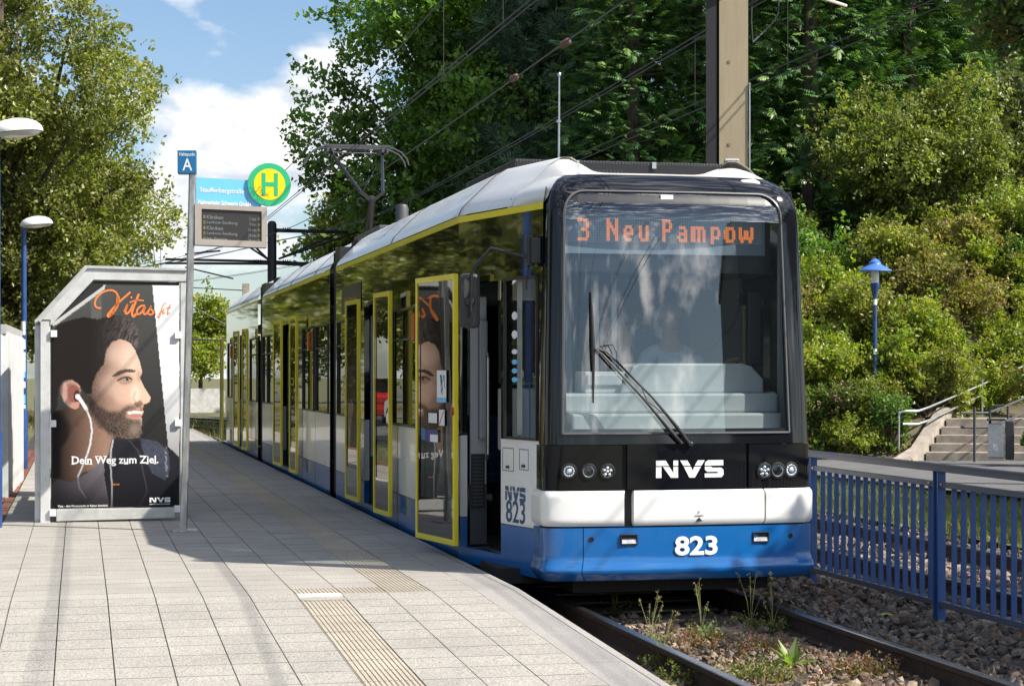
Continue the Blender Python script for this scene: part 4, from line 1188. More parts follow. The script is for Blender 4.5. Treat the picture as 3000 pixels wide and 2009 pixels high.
mb = MB(); mb.tube([pD + Vector((.0, -.02, .05)), pD + Vector((.03, -.03, -.02)), pD + Vector((-.02, -.03, -.1)), (mp.x - .04, .265, 1.94)], .004, 5); mb.build('mirror_cable', M['rubber'], mr, smooth=True)
mb = MB(); mb.box(.245, .30, .05, .14, 2.38, 2.62); mb.box(.27, .35, .02, .07, 2.40, 2.60); mb.build('mirror_bracket', M['satin'], mr, bevel=.008)
mb = MB(); mb.tube([(.30, .07, 2.40), (.31, .06, 2.28), (.33, .04, 2.2)], .005, 5); mb.tube([(.27, .10, 2.40), (.255, .12, 2.25), (.26, .13, 2.2)], .005, 5); mb.build('mirror_cable', M['rubber'], mr, smooth=True)

# ---- on the roof --------------------------------------------------------------------
s = 2.6
a, c = rp_(1512, s), rp_(2160, s)
mb = MB(); mb.box(a, c, s, s + 2.3, 3.12, 3.485); ac = mb.build('roof_unit', M['satin'], tram, bevel=.01)
mb = MB(); mb.box(a, c, s, s + 2.3, 3.487, 3.50)
n = 70
for k in range(n): x = a + (c - a) * k / n; mb.box(x, x + .012, s - .004, s + .0, 3.478, 3.502)
for k in range(40): y = s + k * .055; mb.box(a - .004, a, y, y + .012, 3.42, 3.502)
mb.build('guard_mesh', M['dark_grey'], ac)
mb = MB()
for px in (1690, 1915, 2148): x = rp_(px, s); mb.box(x - .02, x + .02, s - .02, s, 3.44, 3.50)
mb.build('unit_clip', M['galv'], ac)
mb = MB()
for k in range(26): x = a + .12 + k * .035; mb.box(x, x + .01, s - .006, s - .002, 3.33, 3.42)
mb.build('unit_fin', M['dark_grey'], ac)
mb = MB(); mb.tube([(rp_(1575, s - .1), s - .1, 3.28), (rp_(1570, s - .1), s - .1, 3.40), (rp_(1585, s - .1), s - .1, 3.46), (rp_(1600, s - .1), s - .1, 3.42), (rp_(1597, s - .1), s - .1, 3.36)], .014, 6); mb.build('earth_strap', mat('strap_yellow', (.45, .42, .05), .6), tram, smooth=True)
t = rp_(1637, 1.9)
mb = MB(); mb.tube([(t, 1.9, 3.24), (t + .005, 1.9, 4.16)], [.011, .007], 8); mb.lathe([(.001, -.02), (.016, -.01), (.018, 0), (.012, .014), (.001, .018)], (t + .005, 1.9, 4.17), 10); mb.lathe([(.02, 0), (.02, .02)], (t, 1.9, 3.75), 8)
mb.build('antenna', M['galv'], tram, smooth=True)
s = 7.2; t = rp_(1178, s); mb = MB(); mb.lathe([(.075, -.1), (.075, .27), (.06, .31), (.002, .32)], (t, s, 3.16), 16); mb.build('vent_pipe', M['dark_grey'], tram, smooth=True)
mb = MB(); mb.box(.75, 2.05, 3.6 + 2.0, 9.0, 3.275, 3.42); mb.box(.8, 2.0, 11.2, 13.6, 3.11, 3.55); mb.box(.9, 1.9, 21.5, 24, 3.11, 3.45); pass
for bx_ in ((.75, 2.05, 5.6, 9.0, 3.11, 3.42), (.8, 2.0, 11.2, 13.6, 3.11, 3.55), (.9, 1.9, 21.5, 24, 3.11, 3.45)): MB().box(*bx_).build('roof_box', M['dark_grey'], tram, bevel=.02)
# pantograph
pt = MB(); s0 = 16.6
base = Vector((TC + .02, s0, 3.3)); knee = Vector((TC + .03, s0 - .85, 4.34)); hd = Vector((TC, s0 + .75, 5.22))
pt.tube([base, knee], [.075, .055], 10)
for sg in (-1, 1):
    kk = knee + Vector((sg * .17, 0, .06)); pt.bar(knee + Vector((0, 0, -.06)), kk + Vector((sg * .02, 0, .03)), .05, .05)
    pt.tube([kk, hd + Vector((sg * .44, 0, .02))], [.032, .024], 8)
pt.tube([knee + Vector((-.17, .05, .04)), hd + Vector((.4, 0, -.1))], .006, 5); pt.tube([knee + Vector((.17, .05, .04)), hd + Vector((-.4, 0, -.1))], .006, 5)
for sg in (-1, 1):
    kk = knee + Vector((sg * .20, -.03, -.02)); pt.tube([kk + Vector((.05 * math.cos(a / 10 * 5), 0, -.06 + .06 * math.sin(a / 10 * 5))) for a in range(11)], .011, 6)
pt.box(base.x - .35, base.x + .35, s0 - .9, s0 + .5, 3.11, 3.33)
pt.box(base.x - .3, base.x - .2, s0 - .6, s0 + .3, 3.33, 3.44); pt.box(base.x + .2, base.x + .3, s0 - .6, s0 + .3, 3.33, 3.44)
pn = pt.build('pantograph', M['satin'], tram, smooth=True)
ph = MB()
for dy in (-.16, .16):
    pts = [(hd.x + x, hd.y + dy, hd.z + z) for x, z in ((-.86, -.20), (-.83, -.10), (-.74, .01), (-.60, .075), (-.4, .10), (0, .115), (.4, .10), (.60, .075), (.74, .01), (.83, -.10), (.86, -.20))]
    ph.tube(pts, .013, 6)
    ph.box(hd.x - .55, hd.x + .55, hd.y + dy - .03, hd.y + dy + .03, hd.z + .085, hd.z + .12)
for x in (-.5, -.42, .42, .5): ph.box(hd.x + x - .02, hd.x + x + .02, hd.y - .2, hd.y + .2, hd.z + .0, hd.z + .07)
ph.tube([(hd.x - .5, hd.y, hd.z), (hd.x + .5, hd.y, hd.z)], .014, 6); ph.tube([(hd.x - .5, hd.y - .1, hd.z + .03), (hd.x + .5, hd.y - .1, hd.z + .03)], .010, 6)
ph.build('collector_head', M['dark_grey'], pn, smooth=True)

# ------------------------------------------------------------------ driver
def skin_mesh(name, joints, edges, m, parent=None, root=0, sub=2):
    me = bpy.data.meshes.new(name); me.from_pydata([j[0] for j in joints], edges, [])
    o = link(name, me, parent)
    sk = o.modifiers.new('skin', 'SKIN'); su = o.modifiers.new('smooth', 'SUBSURF'); su.levels = su.render_levels = sub
    for i, j in enumerate(joints):
        r = j[1]; v = me.skin_vertices[0].data[i]; v.radius = r if isinstance(r, tuple) else (r, r); v.use_root = (i == root)
    dg = bpy.context.evaluated_depsgraph_get()
    ev = bpy.data.meshes.new_from_object(o.evaluated_get(dg))
    o.modifiers.clear(); o.data = ev; ev.name = name
    ev.materials.clear(); ev.materials.append(m); ev.shade_smooth()
    bpy.data.meshes.remove(me)
    return o
M['skin'] = mat('skin', (.48, .27, .19), .55)
M['shirt'] = mat('pale_shirt', (.56, .62, .72), .8, var=.08, scale=9)
tx = rp_(1962, 1.0)
driver = thing('person', 'driver in a short-sleeved pale blue shirt seated behind the tram windscreen', 'person', tuple(W(tx, 1.0, .95)), TH)
J = [((0, .05, .10), (.17, .13)), ((0, .05, .35), (.15, .11)), ((0, .03, .62), (.17, .11)), ((0, .01, .80), (.09, .08)), ((0, -.01, .88), (.055, .055)), ((0, -.02, .99), (.075, .09)), ((0, -.02, 1.11), (.078, .095)), ((0, .0, 1.18), (.04, .05)),
     ((.19, .02, .74), .065), ((.30, -.16, .56), .05), ((.42, -.36, .70), .036), ((.48, -.46, .72), (.03, .02)), ((-.19, .02, .74), .065), ((-.29, -.14, .54), .05), ((-.18, -.36, .58), .036), ((-.13, -.46, .60), (.03, .02))]
J += [((.10, -.05, .05), .085), ((.13, -.45, .05), .07), ((.13, -.5, -.35), .05), ((-.10, -.05, .05), .085), ((-.13, -.45, .05), .07), ((-.13, -.5, -.35), .05)]
E = [(0, 1), (1, 2), (2, 3), (3, 4), (4, 5), (5, 6), (6, 7), (3, 8), (8, 9), (9, 10), (10, 11), (3, 12), (12, 13), (13, 14), (14, 15), (0, 16), (16, 17), (17, 18), (0, 19), (19, 20), (20, 21)]
body = skin_mesh('body', J, E, M['skin'], driver)
JS = [(J[i][0], tuple(x + .016 for x in (J[i][1] if isinstance(J[i][1], tuple) else (J[i][1],) * 2))) for i in (0, 1, 2, 3, 8, 12)]
JS += [((.26, -.09, .63), (.07, .07)), ((-.26, -.09, .62), (.07, .07))]
skin_mesh('shirt', JS, [(0, 1), (1, 2), (2, 3), (3, 4), (3, 5), (4, 6), (5, 7)], M['shirt'], driver)
mb = MB()
for sg in (-1, 1): mb.lathe([(.012, -.01), (.013, 0), (.008, .008), (.001, .01)], (sg * .032, -.108, 1.045), 8, Matrix.Rotation(math.pi/2, 3, 'X'))
mb.bar((-.025, -.112, .965), (.025, -.112, .965), .008, .006); mb.build('face_features', M['rubber'], driver)
mb = MB(); mb.prism([(-.014, 1.02), (.014, 1.02), (.018, .99), (-.018, .99)], lambda a, z, d: (a, d, z), -.128, -.09); mb.build('nose', M['skin'], driver, bevel=.006)
hb = MB(); hb.lathe([(.086, -.05), (.094, .0), (.085, .05), (.05, .085), (.002, .095)], (0, .015, 1.10), 16); hb.build('hair', mat('grey_hair', (.30, .29, .28), .9), driver, smooth=True)
# ------------------------------------------------------------------ poster artwork (flat print)
def paint_poster(nx=160, ny=268):
    """portrait of a bearded man with earphones in profile, drawn in numpy; returns (ny+1, nx+1, 3) linear colours"""
    X0, X1, Y0, Y1 = 235.0, 905.0, 233.0, 1370.0
    xs = np.linspace(X0, X1, nx + 1); ys = np.linspace(Y0, Y1, ny + 1)
    X, Y = np.meshgrid(xs, ys)
    r = np.random.default_rng(3)
    def noise(sc):
        h, w = int((Y1 - Y0) / sc) + 3, int((X1 - X0) / sc) + 3
        g_ = r.random((h, w)); fx, fy = (X - X0) / sc, (Y - Y0) / sc
        i, j = fx.astype(int), fy.astype(int); u, v = fx - i, fy - j
        return (g_[j, i] * (1-u) + g_[j, i+1] * u) * (1-v) + (g_[j+1, i] * (1-u) + g_[j+1, i+1] * u) * v
    def blur(a, px):
        k = max(1, int(px * nx / (X1 - X0)))
        if k < 2: return a
        ker = np.hanning(2 * k + 1); ker /= ker.sum()
        a = np.apply_along_axis(lambda q: np.convolve(np.pad(q, k, 'edge'), ker, 'valid'), 1, a)
        return np.apply_along_axis(lambda q: np.convolve(np.pad(q, k, 'edge'), ker, 'valid'), 0, a)
    def poly(p, soft=4):
        m = np.zeros(X.shape, bool); n = len(p)
        for i in range(n):
            (xa, ya), (xb, yb) = p[i], p[(i + 1) % n]
            if ya == yb: continue
            c = ((ya > Y) != (yb > Y)) & (X < (xb - xa) * (Y - ya) / (yb - ya) + xa)
            m ^= c
        return blur(m.astype(float), soft)
    def ell(cx, cy, rx, ry, soft=4):
        return blur((((X - cx) / rx) ** 2 + ((Y - cy) / ry) ** 2 < 1).astype(float), soft)
    def line(pts, w, soft=2):
        d = np.full(X.shape, 1e9)
        for (xa, ya), (xb, yb) in zip(pts[:-1], pts[1:]):
            t = np.clip(((X - xa) * (xb - xa) + (Y - ya) * (yb - ya)) / max(1e-6, (xb - xa) ** 2 + (yb - ya) ** 2), 0, 1)
            d = np.minimum(d, np.hypot(X - xa - t * (xb - xa), Y - ya - t * (yb - ya)))
        return np.clip((w - d) / soft + 0.5, 0, 1)
    C = np.zeros(X.shape + (3,))
    def put(m, c):
        nonlocal C
        c = np.array(c) if not isinstance(c, np.ndarray) else c
        C = C * (1 - m[..., None]) + m[..., None] * c
    g0 = np.clip((Y - 233) / 900, 0, 1)
    put(np.ones(X.shape), np.stack([.075 - .06 * g0, .075 - .061 * g0, .072 - .058 * g0], -1))
    put(poly([(430, 233), (490, 233), (495, 420), (440, 420)], 10) * .5, (.14, .14, .135))
    put(poly([(225, 410), (225, 448), (258, 436), (508, 256), (520, 200), (400, 200)], 3), (.5, .5, .48))
    wh = np.clip(1 - (Y - 700) / 700, .3, 1)
    put(poly([(762, 233), (910, 233), (910, 1120), (846, 1062)], 4), np.stack([.78 * wh, .78 * wh, .79 * wh], -1))
    fade = np.clip((X - 250) / 280, 0.04, 1)
    nz = noise(7); nf = noise(3.5)
    # neck
    sk = lambda k: np.stack([.44 * k, .26 * k, .185 * k], -1)
    put(poly([(235, 880), (430, 840), (500, 930), (565, 1010), (525, 1110), (480, 1170), (400, 1190), (330, 1240), (235, 1225)], 10), sk(np.clip((X - 250) / 260, .05, 1) ** 1.3 * (.62 + .12 * nz)))
    # shirt, jacket
    put(poly([(235, 1215), (330, 1240), (420, 1190), (500, 1130), (540, 1370), (235, 1370)], 5), np.stack([.15 * fade + .02, .13 * fade + .02, .145 * fade + .025], -1) * np.clip(1.5 - (Y - 1150) / 220, .3, 1)[..., None])
    put(poly([(545, 1022), (640, 1020), (700, 1014), (790, 1035), (850, 1080), (893, 1160), (905, 1370), (535, 1370), (505, 1200), (530, 1100)], 4), (.016, .016, .022))
    put(poly([(692, 1016), (790, 1036), (848, 1085), (856, 1180), (830, 1235), (760, 1200), (720, 1110)], 8) * (.35 + .45 * nz + .2 * (nf > .6)), (.075, .085, .12))
    put(line([(640, 1030), (690, 1090), (735, 1290), (690, 1370)], 3), (.06, .06, .08))
    put(line([(835, 1070), (835, 1150), (842, 1220)], 6) * (noise(9) > .5), (.2, .22, .27))
    # face, lit from the right
    lt = np.clip((X - 405) / 270, 0.10, 1) ** 1.15 * np.clip(1.12 - np.clip(Y - 900, 0, 300) / 500, .4, 1.15)
    face = poly([(505, 560), (540, 520), (600, 508), (645, 530), (672, 570), (694, 625), (708, 680), (694, 708), (716, 752), (752, 808), (748, 832), (716, 846), (709, 868), (716, 884), (702, 905), (708, 935), (702, 962), (708, 990), (688, 1014), (640, 1022), (560, 1006), (490, 950), (425, 860), (415, 790), (440, 720), (465, 670)], 4)
    put(face, np.stack([.70 * lt, .455 * lt, .335 * lt], -1) * (.94 + .12 * nf)[..., None])
    put(ell(640, 620, 45, 70, 40) * face * .45, (.82, .62, .49))
    put(ell(670, 790, 26, 40, 24) * face * .55, (.92, .74, .62)); put(ell(600, 800, 40, 50, 40) * face * .3, (.85, .58, .44))
    put(poly([(664, 838), (700, 822), (716, 845), (690, 855), (668, 852)], 7) * .75, (.16, .07, .05)); put(line([(672, 780), (660, 812), (676, 836)], 4, 8) * .5, (.35, .16, .11))
    put(ell(470, 700, 60, 190, 60) * face * .55, (.16, .095, .07)); put(ell(560, 905, 90, 60, 60) * face * .35, (.26, .15, .11)); put(ell(545, 740, 60, 60, 55) * face * .35, (.80, .56, .44))
    put(ell(585, 590, 70, 50, 55) * face * .3, (.90, .70, .57)); put(line([(520, 800), (560, 850), (610, 868)], 10, 40) * face * .3, (.30, .17, .12)); put(ell(690, 700, 14, 30, 16) * face * .45, (.30, .17, .13))
    put(line([(612, 866), (608, 900), (622, 925)], 4, 12) * .5, (.30, .15, .11)); put(face * (nf > .72) * .10, (.30, .17, .12)); put(face * (nf < .2) * .08, (.95, .80, .70))
    put(line([(600, 590), (660, 585)], 2, 7) * face * .25, (.45, .27, .2)); put(line([(590, 612), (668, 606)], 2, 7) * face * .22, (.45, .27, .2))
    # eye socket, eye, brow
    put(ell(618, 716, 44, 24, 22) * .55, (.28, .15, .11)); put(line([(578, 722), (604, 708), (636, 706), (652, 716)], 4), (.03, .02, .02)); put(ell(622, 720, 16, 7, 4), (.30, .27, .25)); put(ell(628, 718, 7, 7, 3), (.02, .02, .02))
    put(line([(592, 734), (620, 738), (648, 728)], 2.5, 6) * .6, (.22, .10, .08))
    put(poly([(545, 700), (580, 674), (625, 662), (674, 668), (668, 682), (620, 682), (570, 700)], 5) * (.75 + .25 * nf), (.025, .016, .013))
    # beard
    bd = poly([(412, 780), (440, 800), (470, 850), (530, 880), (590, 880), (625, 850), (660, 845), (708, 846), (716, 862), (672, 868), (628, 880), (620, 905), (640, 920), (700, 915), (708, 940), (704, 965), (709, 992), (688, 1018), (640, 1026), (555, 1012), (480, 955), (425, 880)], 24)
    put(bd * (.72 + .28 * (nf > .45)), np.stack([.030 + .085 * lt * nf, .021 + .062 * lt * nf, .017 + .048 * lt * nf], -1))
    for _ in range(420):                        # short hairs of the beard and sideburn
        a, b_ = r.uniform(415, 712), r.uniform(760, 1020); j, i = int((b_ - Y0) / (Y1 - Y0) * ny), int((a - X0) / (X1 - X0) * nx)
        if bd[j, i] < .35: continue
        g1 = r.uniform(.0, .10) * lt[j, i]; put(line([(a, b_), (a + r.uniform(-4, 12), b_ + r.uniform(8, 20))], 1.5, 3) * r.uniform(.4, .9), (.015 + g1, .011 + g1 * .8, .009 + g1 * .7))
    put(ell(668, 975, 30, 34, 25) * bd * (nf > .4) * .6, (.30, .24, .20))
    put(poly([(622, 884), (668, 876), (706, 880), (700, 892), (640, 896)], 3), (.78, .74, .70)); put(poly([(626, 896), (700, 892), (706, 906), (670, 916), (636, 908)], 4), (.52, .21, .17)); put(line([(618, 882), (664, 872), (708, 876)], 3), (.30, .12, .10))
    # ear
    put(np.maximum(ell(328, 772, 54, 54, 8), ell(345, 822, 36, 42, 8)), np.stack([.44 + 0 * X, .25 + 0 * X, .195 + 0 * X], -1) * (.35 + .5 * np.clip((X - 275) / 90, 0, 1) + .2 * (nz - .5))[..., None]); put(line([(300, 745), (322, 728), (352, 732), (374, 752)], 4, 8) * .5, (.60, .38, .30)); put(line([(286, 790), (300, 830), (330, 858)], 4, 8) * .4, (.50, .30, .24)); put(ell(345, 788, 34, 46, 10), (.24, .09, .07)); put(ell(362, 800, 16, 30, 8), (.06, .025, .02)); put(ell(300, 780, 14, 50, 10) * .5, (.70, .42, .36)); put(ell(352, 850, 22, 18, 8), (.50, .25, .19))
    # hair
    hair = poly([(235, 470), (262, 436), (330, 412), (400, 398), (470, 408), (520, 396), (560, 386), (610, 392), (660, 420), (690, 465), (694, 515), (682, 556), (655, 542), (628, 515), (585, 512), (545, 528), (518, 570), (505, 640), (470, 680), (445, 740), (440, 790), (405, 790), (375, 745), (335, 716), (290, 722), (266, 770), (262, 850), (235, 900)], 6)
    hl = np.clip((X - 430) / 250, 0, 1)
    hair = np.clip(hair - .5 * (blur(hair, 14) < .75) * (nf > .55), 0, 1)
    put(hair, np.stack([.014 + .05 * hl * nf, .010 + .042 * hl * nf, .009 + .04 * hl * nf], -1))
    for _ in range(240):
        a, b_ = r.uniform(440, 692), r.uniform(392, 600); k = (a - 430) / 260
        put(line([(a, b_), (a + r.uniform(6, 26), b_ - r.uniform(8, 40))], 1.8, 3) * hair * .6 * k, (.22 * k + .02, .18 * k + .02, .17 * k + .02))
    # earphones
    put(line([(368, 800), (385, 825), (412, 868)], 9), (.74, .74, .72)); put(ell(368, 804, 13, 15, 3), (.66, .66, .65))
    put(line([(412, 868), (434, 920), (442, 980), (432, 1050), (415, 1105)], 4.5), (.66, .66, .66)); put(line([(418, 1095), (405, 1130), (378, 1190), (366, 1215)], 4), (.5, .49, .5)); put(line([(366, 1215), (376, 1270), (410, 1320)], 3), (.2, .2, .22))
    put(line([(553, 1026), (541, 1085), (540, 1160), (547, 1260), (545, 1370)], 4), (.46, .46, .48))
    bot = np.clip((Y - 1150) / 260, 0, .75) * (X < 900)
    C = C * (1 - bot[..., None])
    return C
PC = paint_poster()
m, n_, l_, p_ = newmat('poster_print'); a_ = N(n_, 'ShaderNodeAttribute'); a_.attribute_name = 'print'
l_.new(a_.outputs['Color'], p_.inputs['Base Color']); p_.inputs['Roughness'].default_value = 0.5; p_.inputs['Specular IOR Level'].default_value = 0.2
M['poster'] = m
PT0, PT1, PZ0, PZ1 = -1.335 - .75 + .62 - .0, 0, 0, 0
def poster_fn(T0):                              # crop pixels of the poster -> local (t, z)
    def f(x, y):
        px, py = x * .574, 700 + y * .574
        return T0 + (px - 90) * 1.5 / 445, EYE - (py - HOR) * .003554
    return f
POSTER = {}
def make_poster(parent, T0, s, facing=-1):
    if POSTER:
        o = link('poster', POSTER['me'], parent); o.location = (0, s - SP_ - .006, 0); return o
    f = poster_fn(T0); ny, nx = PC.shape[0] - 1, PC.shape[1] - 1
    xs = np.linspace(235, 905, nx + 1); ys = np.linspace(233, 1370, ny + 1)
    vs = []; keep = []
    cham = lambda x: 430 - (x - 235) * (190 / 265)
    for j in range(ny + 1):
        for i in range(nx + 1):
            y = max(ys[j], min(cham(xs[i]), 430)) if xs[i] < 500 else ys[j]
            t, z = f(xs[i], y); vs.append((t, s, z))
    fsx = []
    for j in range(ny):
        for i in range(nx):
            if ys[j+1] <= cham(xs[i + 1]) and xs[i+1] < 500: continue
            a = j * (nx + 1) + i; fsx.append((a, a + nx + 1, a + nx + 2, a + 1))
    me = bpy.data.meshes.new('poster'); me.from_pydata(vs, [], fsx)
    at_ = me.color_attributes.new('print', 'FLOAT_COLOR', 'POINT')
    c = np.ones(((ny + 1) * (nx + 1), 4), np.float32); c[:, :3] = PC.reshape(-1, 3)
    at_.data.foreach_set('color', c.reshape(-1)); me.materials.append(M['poster'])
    POSTER['me'] = me
    return link('poster', me, parent)
def stroke(mb, pts, ws, fn):                    # ribbon with varying width
    pts = [Vector(p) for p in pts]; out = []
    for i, p in enumerate(pts):
        d = (pts[min(i + 1, len(pts) - 1)] - pts[max(i - 1, 0)]).normalized(); nn = Vector((-d.y, d.x))
        w = ws[i] if isinstance(ws, (list, tuple)) else ws
        out.append((p + nn * w, p - nn * w))
    vs = [fn(*q) for pr in out for q in pr]
    mb.add(vs, [(2*i, 2*i+1, 2*i+3, 2*i+2) for i in range(len(pts) - 1)])
def smooth_pts(p, k=5):
    o = []; n = len(p)
    for i in range(n - 1):
        p0, p1, p2, p3 = (Vector(p[max(i-1, 0)]), Vector(p[i]), Vector(p[i+1]), Vector(p[min(i+2, n-1)]))
        for q in range(k):
            t = q / k; o.append(tuple(0.5 * ((2*p1) + (p2-p0)*t + (2*p0-5*p1+4*p2-p3)*t*t + (3*p1-p0-3*p2+p3)*t**3)))
    return o + [p[-1]]
def poster_text(parent, T0, s, flip=False):
    f = poster_fn(T0)
    P3 = lambda off: (lambda x, y: (f(x, y)[0], s - off, f(x, y)[1]))
    mb = MB(); q = P3(.002)
    for pts, w in (([(490, 352), (468, 350), (457, 332), (466, 300), (500, 270), (545, 260), (574, 278), (578, 320), (560, 360), (534, 394), (524, 388), (548, 358), (590, 316), (625, 286), (645, 268)], 5.0),
                   ([(580, 290), (576, 330), (556, 366), (532, 392)], 8.5), ([(612, 372), (630, 330), (620, 362), (622, 380), (640, 368), (660, 330)], 5),
                   ([(690, 278), (668, 330), (654, 372), (660, 394), (680, 376)], 6), ([(640, 322), (680, 310), (716, 312)], 3.6),
                   ([(722, 338), (700, 340), (680, 362), (684, 382), (704, 372), (722, 342), (714, 372), (724, 382), (744, 362)], 5),
                   ([(744, 362), (757, 338), (752, 352), (768, 372), (752, 384), (736, 376)], 5), ([(648, 292), (652, 300)], 5)):
        stroke(mb, smooth_pts(pts), w, q)
    for pts in ([(778, 378), (782, 382)], [(834, 322), (816, 342), (800, 396), (792, 390), (806, 370), (822, 362)], [(824, 352), (818, 378), (830, 372)], [(858, 330), (846, 360), (844, 380), (854, 372)], [(836, 350), (862, 346)]):
        stroke(mb, smooth_pts(pts), 2.6, q)
    mb.build('lettering', M['posterorange'], parent, fix=False)
    mb = MB()
    # slogan with slab serifs on the upright strokes
    text_into(mb, 'Dein Weg zum Ziel.', 336, 794, 1160, 1108, q, .022)
    for x0, x1, y in ((334, 348, 1109), (334, 348, 1148), (462, 482, 1109), (502, 520, 1109), (694, 716, 1109), (728, 742, 1149), (768, 784, 1149), (610, 634, 1149), (406, 422, 1149), (424, 444, 1149)):
        mb.add([q(x0, y - 2), q(x1, y - 2), q(x1, y + 2), q(x0, y + 2)], [(0, 1, 2, 3)])
    nvs(mb, 747, 858, 1348, 1324, lambda a, b_: q(a, 1348 - (b_ - 1348) if False else b_) )
    text_into(mb, 'NAHVERKEHR SCHWERIN', 747, 857, 1361, 1354, q)
    text_into(mb, 'Vitas - dein Fitnessstudio in Raben Steinfeld.', 262, 526, 1366, 1355, q, .01)
    mb.build('lettering', M['posterwhite'], parent, fix=False)
    mb = MB(); text_into(mb, 'scan me', 546, 586, 1258, 1250, q, .01); mb.build('lettering', M['posterorange'], parent, fix=False)

# ------------------------------------------------------------------ waiting shelter with its two poster ends
T0, SP_ = -3.57, 6.0
sh = thing('shelter', 'pale grey metal shelter with a chamfered poster end showing a bearded man', 'shelter', (OX, OY, 0), TH)
def end_frame(s, facing):
    f = lambda px, py: (T0 + (px - 90) * 1.5 / 445, EYE - (py - HOR) * .003554)
    def pr(poly, s0, s1, name, m, bev=.006, parent=sh):
        mb = MB(); mb.prism([f(*p) for p in poly], lambda a, z, d: (a, d, z), s0, s1); return mb.build(name, m, parent, bevel=bev)
    pr([(98, 1534), (128, 1534), (128, 940), (98, 940)], s, s + .10, 'post', M['alu'])
    pr([(523, 1524), (541, 1524), (541, 822), (523, 822)], s, s + .10, 'post', M['alu'])
    pr([(98, 938), (240, 785), (545, 790), (545, 822), (258, 820), (128, 956), (128, 938)], s - .01, s + .11, 'top_frame', M['alu'])
    pr([(92, 940), (236, 779), (548, 785), (545, 790), (240, 786), (98, 944)], s - .03, s + .2, 'roof_edge', M['alugrey'], 0)
    pr([(146, 1525), (506, 1520), (506, 1490), (146, 1490)], s - .03, s + .05, 'bottom_bar', M['alugrey'])
    pr([(130, 1488), (130, 958), (262, 824), (520, 824), (520, 1488)], s + .012, s + .05, 'backing', M['rubber'], 0)
    po = make_poster(sh, T0, s + .006)
    poster_text(po, T0, SP_ + .005)
    for x, y in ((139, 978), (516, 981), (137, 1240), (516, 1240), (136, 1500), (514, 1494)):
        pr([(x - 10, y - 10), (x + 9, y - 10), (x + 9, y + 10), (x - 10, y + 10)], s - .03, s + .02, 'clamp', M['signwhite'], .004)
end_frame(SP_, -1)
end_frame(SP_ + 4.2, -1)
mb = MB()
for k in range(5): s = SP_ + .1 + k * 1.03; mb.box(T0 - .03, T0 + .04, s, s + .06, 0, 2.08)
mb.box(T0 - .03, T0 + .04, SP_ + .1, SP_ + 4.2, 2.04, 2.10); mb.box(T0 - .02, T0 + .03, SP_ + .1, SP_ + 4.2, .25, .30); mb.build('back_frame', M['alu'], sh)
for k in range(4):
    s = SP_ + .16 + k * 1.03; mb = MB(); mb.box(T0, T0 + .008, s, s + .97, .3, 2.04); mb.build('glass_pane', M['clearglass'], sh)
mb = MB(); mb.prism([(T0 + 1.45, 2.62), (T0 + .50, 2.64), (T0 - .0, 2.08), (T0 - .03, 2.1), (T0 + .48, 2.68), (T0 + 1.45, 2.66)], lambda a, z, d: (a, d, z), SP_ + .2, SP_ + 4.2); mb.build('roof', M['alugrey'], sh)
mb = MB(); mb.box(T0 + .10, T0 + .5, SP_ + .8, SP_ + 3.4, .42, .46); mb.box(T0 + .15, T0 + .2, SP_ + 1, SP_ + 1.06, 0, .42); mb.box(T0 + .15, T0 + .2, SP_ + 3.2, SP_ + 3.26, 0, .42); mb.build('bench', M['galv'], sh)

# ------------------------------------------------------------------ stop sign
LEAN = 0.025
st = thing('stop_sign', 'tall steel post with the round green and yellow H sign and departure board', 'stop sign', W(-2.15, 4.62, 0), TH)
ox, os_ = -2.15, 4.62
YS = 18.78
def sg(px, py):                                 # local (a, z), undoing the lean so the post can be tilted as a whole
    return ((px - 1500) * YS / F - (-3.22)) / CT * 1.0, EYE - (py - HOR) * YS / F
mb = MB(); lx = lambda z: LEAN * z
def sx(px, py): a, z = sg(px, py); return a
mb.add([(x + lx(z), y, z) for z in (0, 3.55) for x, y in ((-.034, -.04), (.034, -.04), (.034, .04), (-.034, .04))], [(0, 1, 5, 4), (1, 2, 6, 5), (2, 3, 7, 6), (3, 0, 4, 7), (4, 5, 6, 7)])
post = mb.build('post', M['steel'], st, bevel=.012)
mb = MB(); mb.box(-.11, .13, -.10, .12, -.01, .012); mb.build('base_plate', M['steel'], st)
a0, z0 = sg(522, 510); a1, z1 = sg(577, 443)
mb = MB(); mb.prism([(a0, -.05), (a1 - .01, -.09), (a1 + .006, .06), (a0 + .02, .10)], lambda a, y, d: (a, y, d), z0, z1 + .0)
hp = mb.build('stop_letter_box', M['signblue'], st, bevel=.004)
q = lambda a, z: (a, -.05 - .04 * (a - a0) / (a1 - a0) - .003, z)
mb = MB(); text_into(mb, 'Haltepunkt', *([sx(527, 0), sx(571, 0)]), sg(0, 463)[1], sg(0, 449)[1], q, .01); text_into(mb, 'A', sx(536, 0), sx(563, 0), sg(0, 502)[1], sg(0, 467)[1], q, .01); mb.build('lettering', M['signwhite'], hp, fix=False)
a0, a1 = sx(575, 0), sx(760, 0)
tilt = lambda a, z: (a, -.02, z - LEAN * a * 1.2)
mb = MB(); zt, zb = sg(0, 519)[1], sg(0, 596)[1]
mb.prism([(a0, zb), (a1, zb), (a1, zt), (a0, zt)], lambda a, z, d: (a, d, z - LEAN * a * 1.2), -.03, .03); nm = mb.build('name_panel', M['skyblue'], st)
q = lambda a, z: (a, -.033, z - LEAN * (a) * 1.2)
